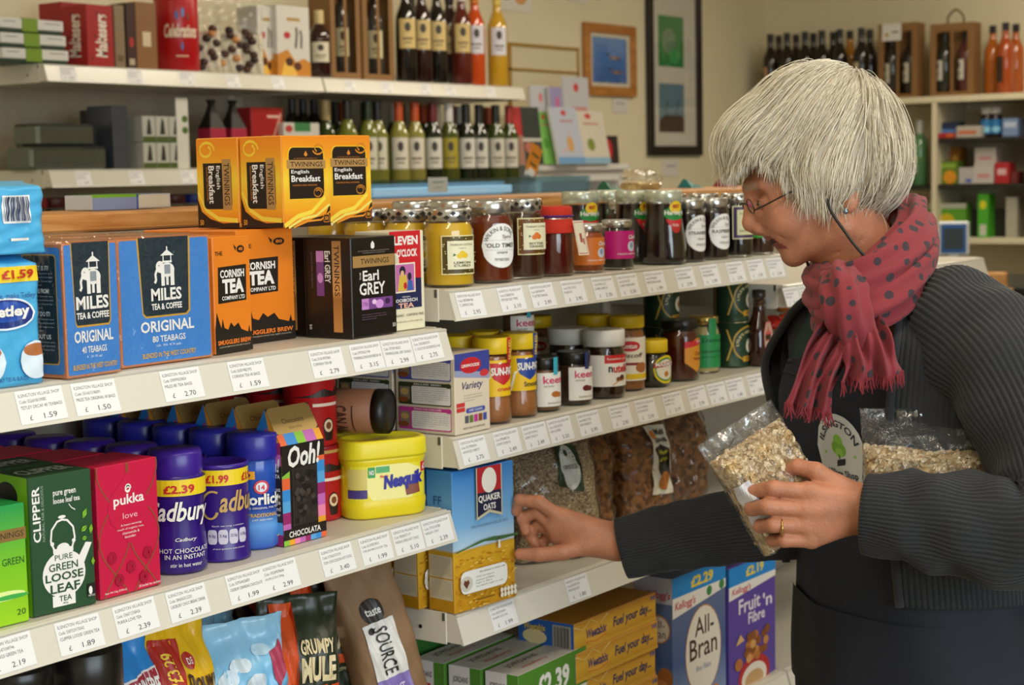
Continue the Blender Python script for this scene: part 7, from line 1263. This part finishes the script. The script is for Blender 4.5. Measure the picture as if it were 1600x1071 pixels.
def fold_tube(path, rx, ry, folds=5, depth=.22, n=44, close=False, up=None, seed=0.0, per=8, twist=0.0):
    """soft tube with lengthwise folds"""
    P = axis_path(path+([path[0]] if close else []), per); P = P[:-1] if close else P; N_ = len(P); rings = []; U = np.array(up if up is not None else UP)
    for i in range(N_):
        t = P[(i+1) % N_ if close else min(i+1, N_-1)]-P[(i-1) % N_ if close else max(i-1, 0)]; t = t/np.linalg.norm(t); a_ = np.cross(t, U); a_ /= np.linalg.norm(a_); b_ = np.cross(a_, t); s = i/N_
        X = rx(s) if callable(rx) else rx; Y = ry(s) if callable(ry) else ry
        rings.append([P[i]+(a_*math.cos(q)*X+b_*math.sin(q)*Y)*(1+depth*(.5*math.cos(folds*q+seed+twist*s+1.2*math.sin(6.28*s*2))+.5*math.sin((folds+3)*q-seed+twist*1.4*s))) for q in np.linspace(0, 2*math.pi, n, endpoint=False)])
    return loft(rings, not close, close)
sc = thing('scarf', None, None); sc.parent = wo
part('neck_wrap', fold_tube([S_(1425, 345, 2.30), S_(1425, 385, 2.20), S_(1378, 432, 2.15), S_(1318, 462, 2.16), S_(1286, 452, 2.24), S_(1310, 420, 2.33), S_(1370, 365, 2.37)], .026, .036, 6, .20, 48, True, seed=.4, twist=3), SCARF, sc, True)
part('neck_wrap', fold_tube([S_(1438, 372, 2.30), S_(1430, 412, 2.19), S_(1380, 466, 2.145), S_(1326, 492, 2.155), S_(1292, 480, 2.23), S_(1310, 450, 2.33), S_(1380, 390, 2.37)], .024, .032, 5, .22, 48, True, seed=2.1, twist=4), SCARF, sc, True)
part('knot', fold_tube([S_(1318, 440, 2.16), S_(1318, 470, 2.125), S_(1330, 505, 2.13), S_(1340, 525, 2.15)], lambda s: .030+.008*math.sin(3.1*s), .028, 5, .18, 40, seed=1.0, up=RT), SCARF, sc, True)
def tail(path, w0, w1, seed):
    """flat pleated end with a fringed hem"""
    P = axis_path(path, 9); N_ = len(P); nw = 36; V1 = []; side0 = RT
    for i in range(N_):
        s = i/(N_-1); t = P[min(i+1, N_-1)]-P[max(i-1, 0)]; t = t/np.linalg.norm(t); sd = side0-t*(side0 @ t); sd /= np.linalg.norm(sd); nr = np.cross(sd, t); nr = -nr if nr @ FW > 0 else nr; w = w0+(w1-w0)*s
        V1.append([P[i]+sd*w*(u-.5)*(1-.06*math.cos(9*s))+nr*(.010*math.cos(u*15+seed+.8*math.sin(s*5))*(1-.2*s)+.006*math.sin(u*29+seed*2+s*3)) for u in np.linspace(0, 1, nw)])
    back = [[p+FW*.0035 for p in r] for r in V1]
    mb = MB(); mb.add(loft([r+b[::-1] for r, b in zip(V1, back)]), SCARF, True); o = mb.build('scarf_end', sc); fr = MB(); rnd = random.Random(int(seed*10))
    for k in range(nw*2):
        u = k/(nw*2-1)*(nw-1); i = min(int(u), nw-2); p = V1[-1][i]*(1-(u-i))+V1[-1][i+1]*(u-i); q = p+np.array([rnd.uniform(-.006, .006), rnd.uniform(-.006, .006), -rnd.uniform(.008, .018)])
        fr.add(tube([p+np.array([0, 0, .003]), (p+q)/2+np.array([rnd.uniform(-.002, .002), 0, 0]), q], [.0009, .0007, .0003], 4), mat('#8a3038', .9))
    f_ = fr.build('fringe', o); f_['kind'] = 'stuff'
tail([S_(1322, 505, 2.14), S_(1296, 545, 2.12), S_(1274, 595, 2.11), S_(1262, 640, 2.115)], .045, .055, .5)
tail([S_(1340, 495, 2.125), S_(1352, 530, 2.105), S_(1362, 565, 2.10), S_(1364, 592, 2.105)], .05, .075, 2.0)
# ---- bags of oats held in the hand and under the arm, with real flakes
FLK = [mat(h, .7) for h in ('#d8c096', '#c9ac7c', '#e4d2ae', '#b08f60')]
def oat_bag(name, label, origin, vax, nrm, w, h, d, fill, seed, tagop=None, tagbox=None, crink=.003, nflakes=1500, top=.10, fl_r=.0042):
    z = np.array(vax)/np.linalg.norm(vax); n = np.array(nrm)-z*(np.array(nrm) @ z); n /= np.linalg.norm(n); y = -n; x = np.cross(y, z)
    t = thing(name, label, 'bag'); t.matrix_world = Matrix([[x[i], y[i], z[i], origin[i]] for i in range(3)]+[[0, 0, 0, 1]])
    fr, bk = pouch_surf(w*.96, h*fill, d*.94, seal=0, full=.80, base=.55, crinkle=.0015, seed=seed); part('contents', pouch_mesh(fr, bk), grains('#a8854e', '#dcc598', 160, .8), t, True)
    rnd = random.Random(seed); mb = MB()
    for k in range(nflakes):
        sf = fr if k % 4 else bk; u, v = rnd.uniform(.02, .98), rnd.uniform(.03, 1); p = Vector(sf(u, v, rnd.uniform(.0002, .0022))); e = .01
        a = Vector(sf(min(1, u+e), v))-Vector(sf(max(0, u-e), v)); b = Vector(sf(u, min(1, v+e)))-Vector(sf(u, max(0, v-e))); nn = a.cross(b).normalized()+Vector((rnd.gauss(0, .38), rnd.gauss(0, .38), rnd.gauss(0, .38))); nn.normalize(); a = nn.orthogonal().normalized(); b = nn.cross(a); r = fl_r*rnd.uniform(.55, 1.1); ph = rnd.uniform(0, 6); el = rnd.uniform(.65, 1)
        pts = [p+(a*math.cos(ph+q)*r+b*math.sin(ph+q)*r*el)+nn*(.0005*math.cos(2*q)) for q in np.linspace(0, 2*math.pi, 7)[:-1]]
        mb.add(([tuple(q) for q in pts], [(0, 1, 2, 3, 4, 5)]), rnd.choice(FLK))
    o = mb.build('oat_flakes', t); o['kind'] = 'stuff'
    f2, b2 = pouch_surf(w, h, d+.008, seal=top, full=.62, base=.6, crinkle=crink, seed=seed+3); part('clear_bag', pouch_mesh(f2, b2, 34, 44), film('#ffffff', .07, .07, .9, 'held', 0.05, 35), t, True)
    if top > .09: part('seal_strip', surf_grid(lambda u, v: f2(u, .93+.05*v, .0006), 20, 2), film('#ffffff', .16, .05, .5, 'seal'), t, True)
    if tagop: u0, v0, u1, v1 = tagbox; stick('label', tagop, lambda u, v, k: f2(u0+u*(u1-u0), v0+v*(v1-v0), k), t, 12, 12, .0014, .0002, .001)
    return t
oat_bag('oat_bag', 'clear bag of rolled oats gripped in her left hand, tilted', atd(1250, 832, 2.13), -RT*.52+UP*.86-FW*.02, RT*.10+UP*.22-FW*.95, .112, .158, .062, .84, 21, [('r', 0, 0, 1, 1, '#d4d4d6'), ('r', .1, .5, .6, .58, '#8a8a94')], (.02, .25, .24, .60), .004)
oat_bag('oat_bag', 'clear bag of rolled oats with white label tucked under her arm', atd(1448, 812, 2.135), UP*1.0+RT*.02+FW*.06, -RT*.18+UP*.12-FW*1.0, .165, .136, .060, .66, 33, [('r', 0, 0, 1, 1, '#d8dade'), ('t', 'ROLLED OATS', .05, .84, .6, .92, '#6a6a74'), ('r', .08, .46, .95, .52, '#8a8a94'), ('r', .08, .36, .95, .41, '#8a8a94')], (.20, .10, .54, .42), .003)
rg_ = thing('ring', None, None); rg_.parent = wo
c = np.array(atd(1218, 823, 2.08))-FW*.012; part('band', tube([loc(c+(UP*math.cos(q)-FW*math.sin(q))*.0105) for q in np.linspace(0, 2*math.pi, 25)[:-1]], .0013, 6, True), mat('#c9a85a', .2, .9), rg_, True)
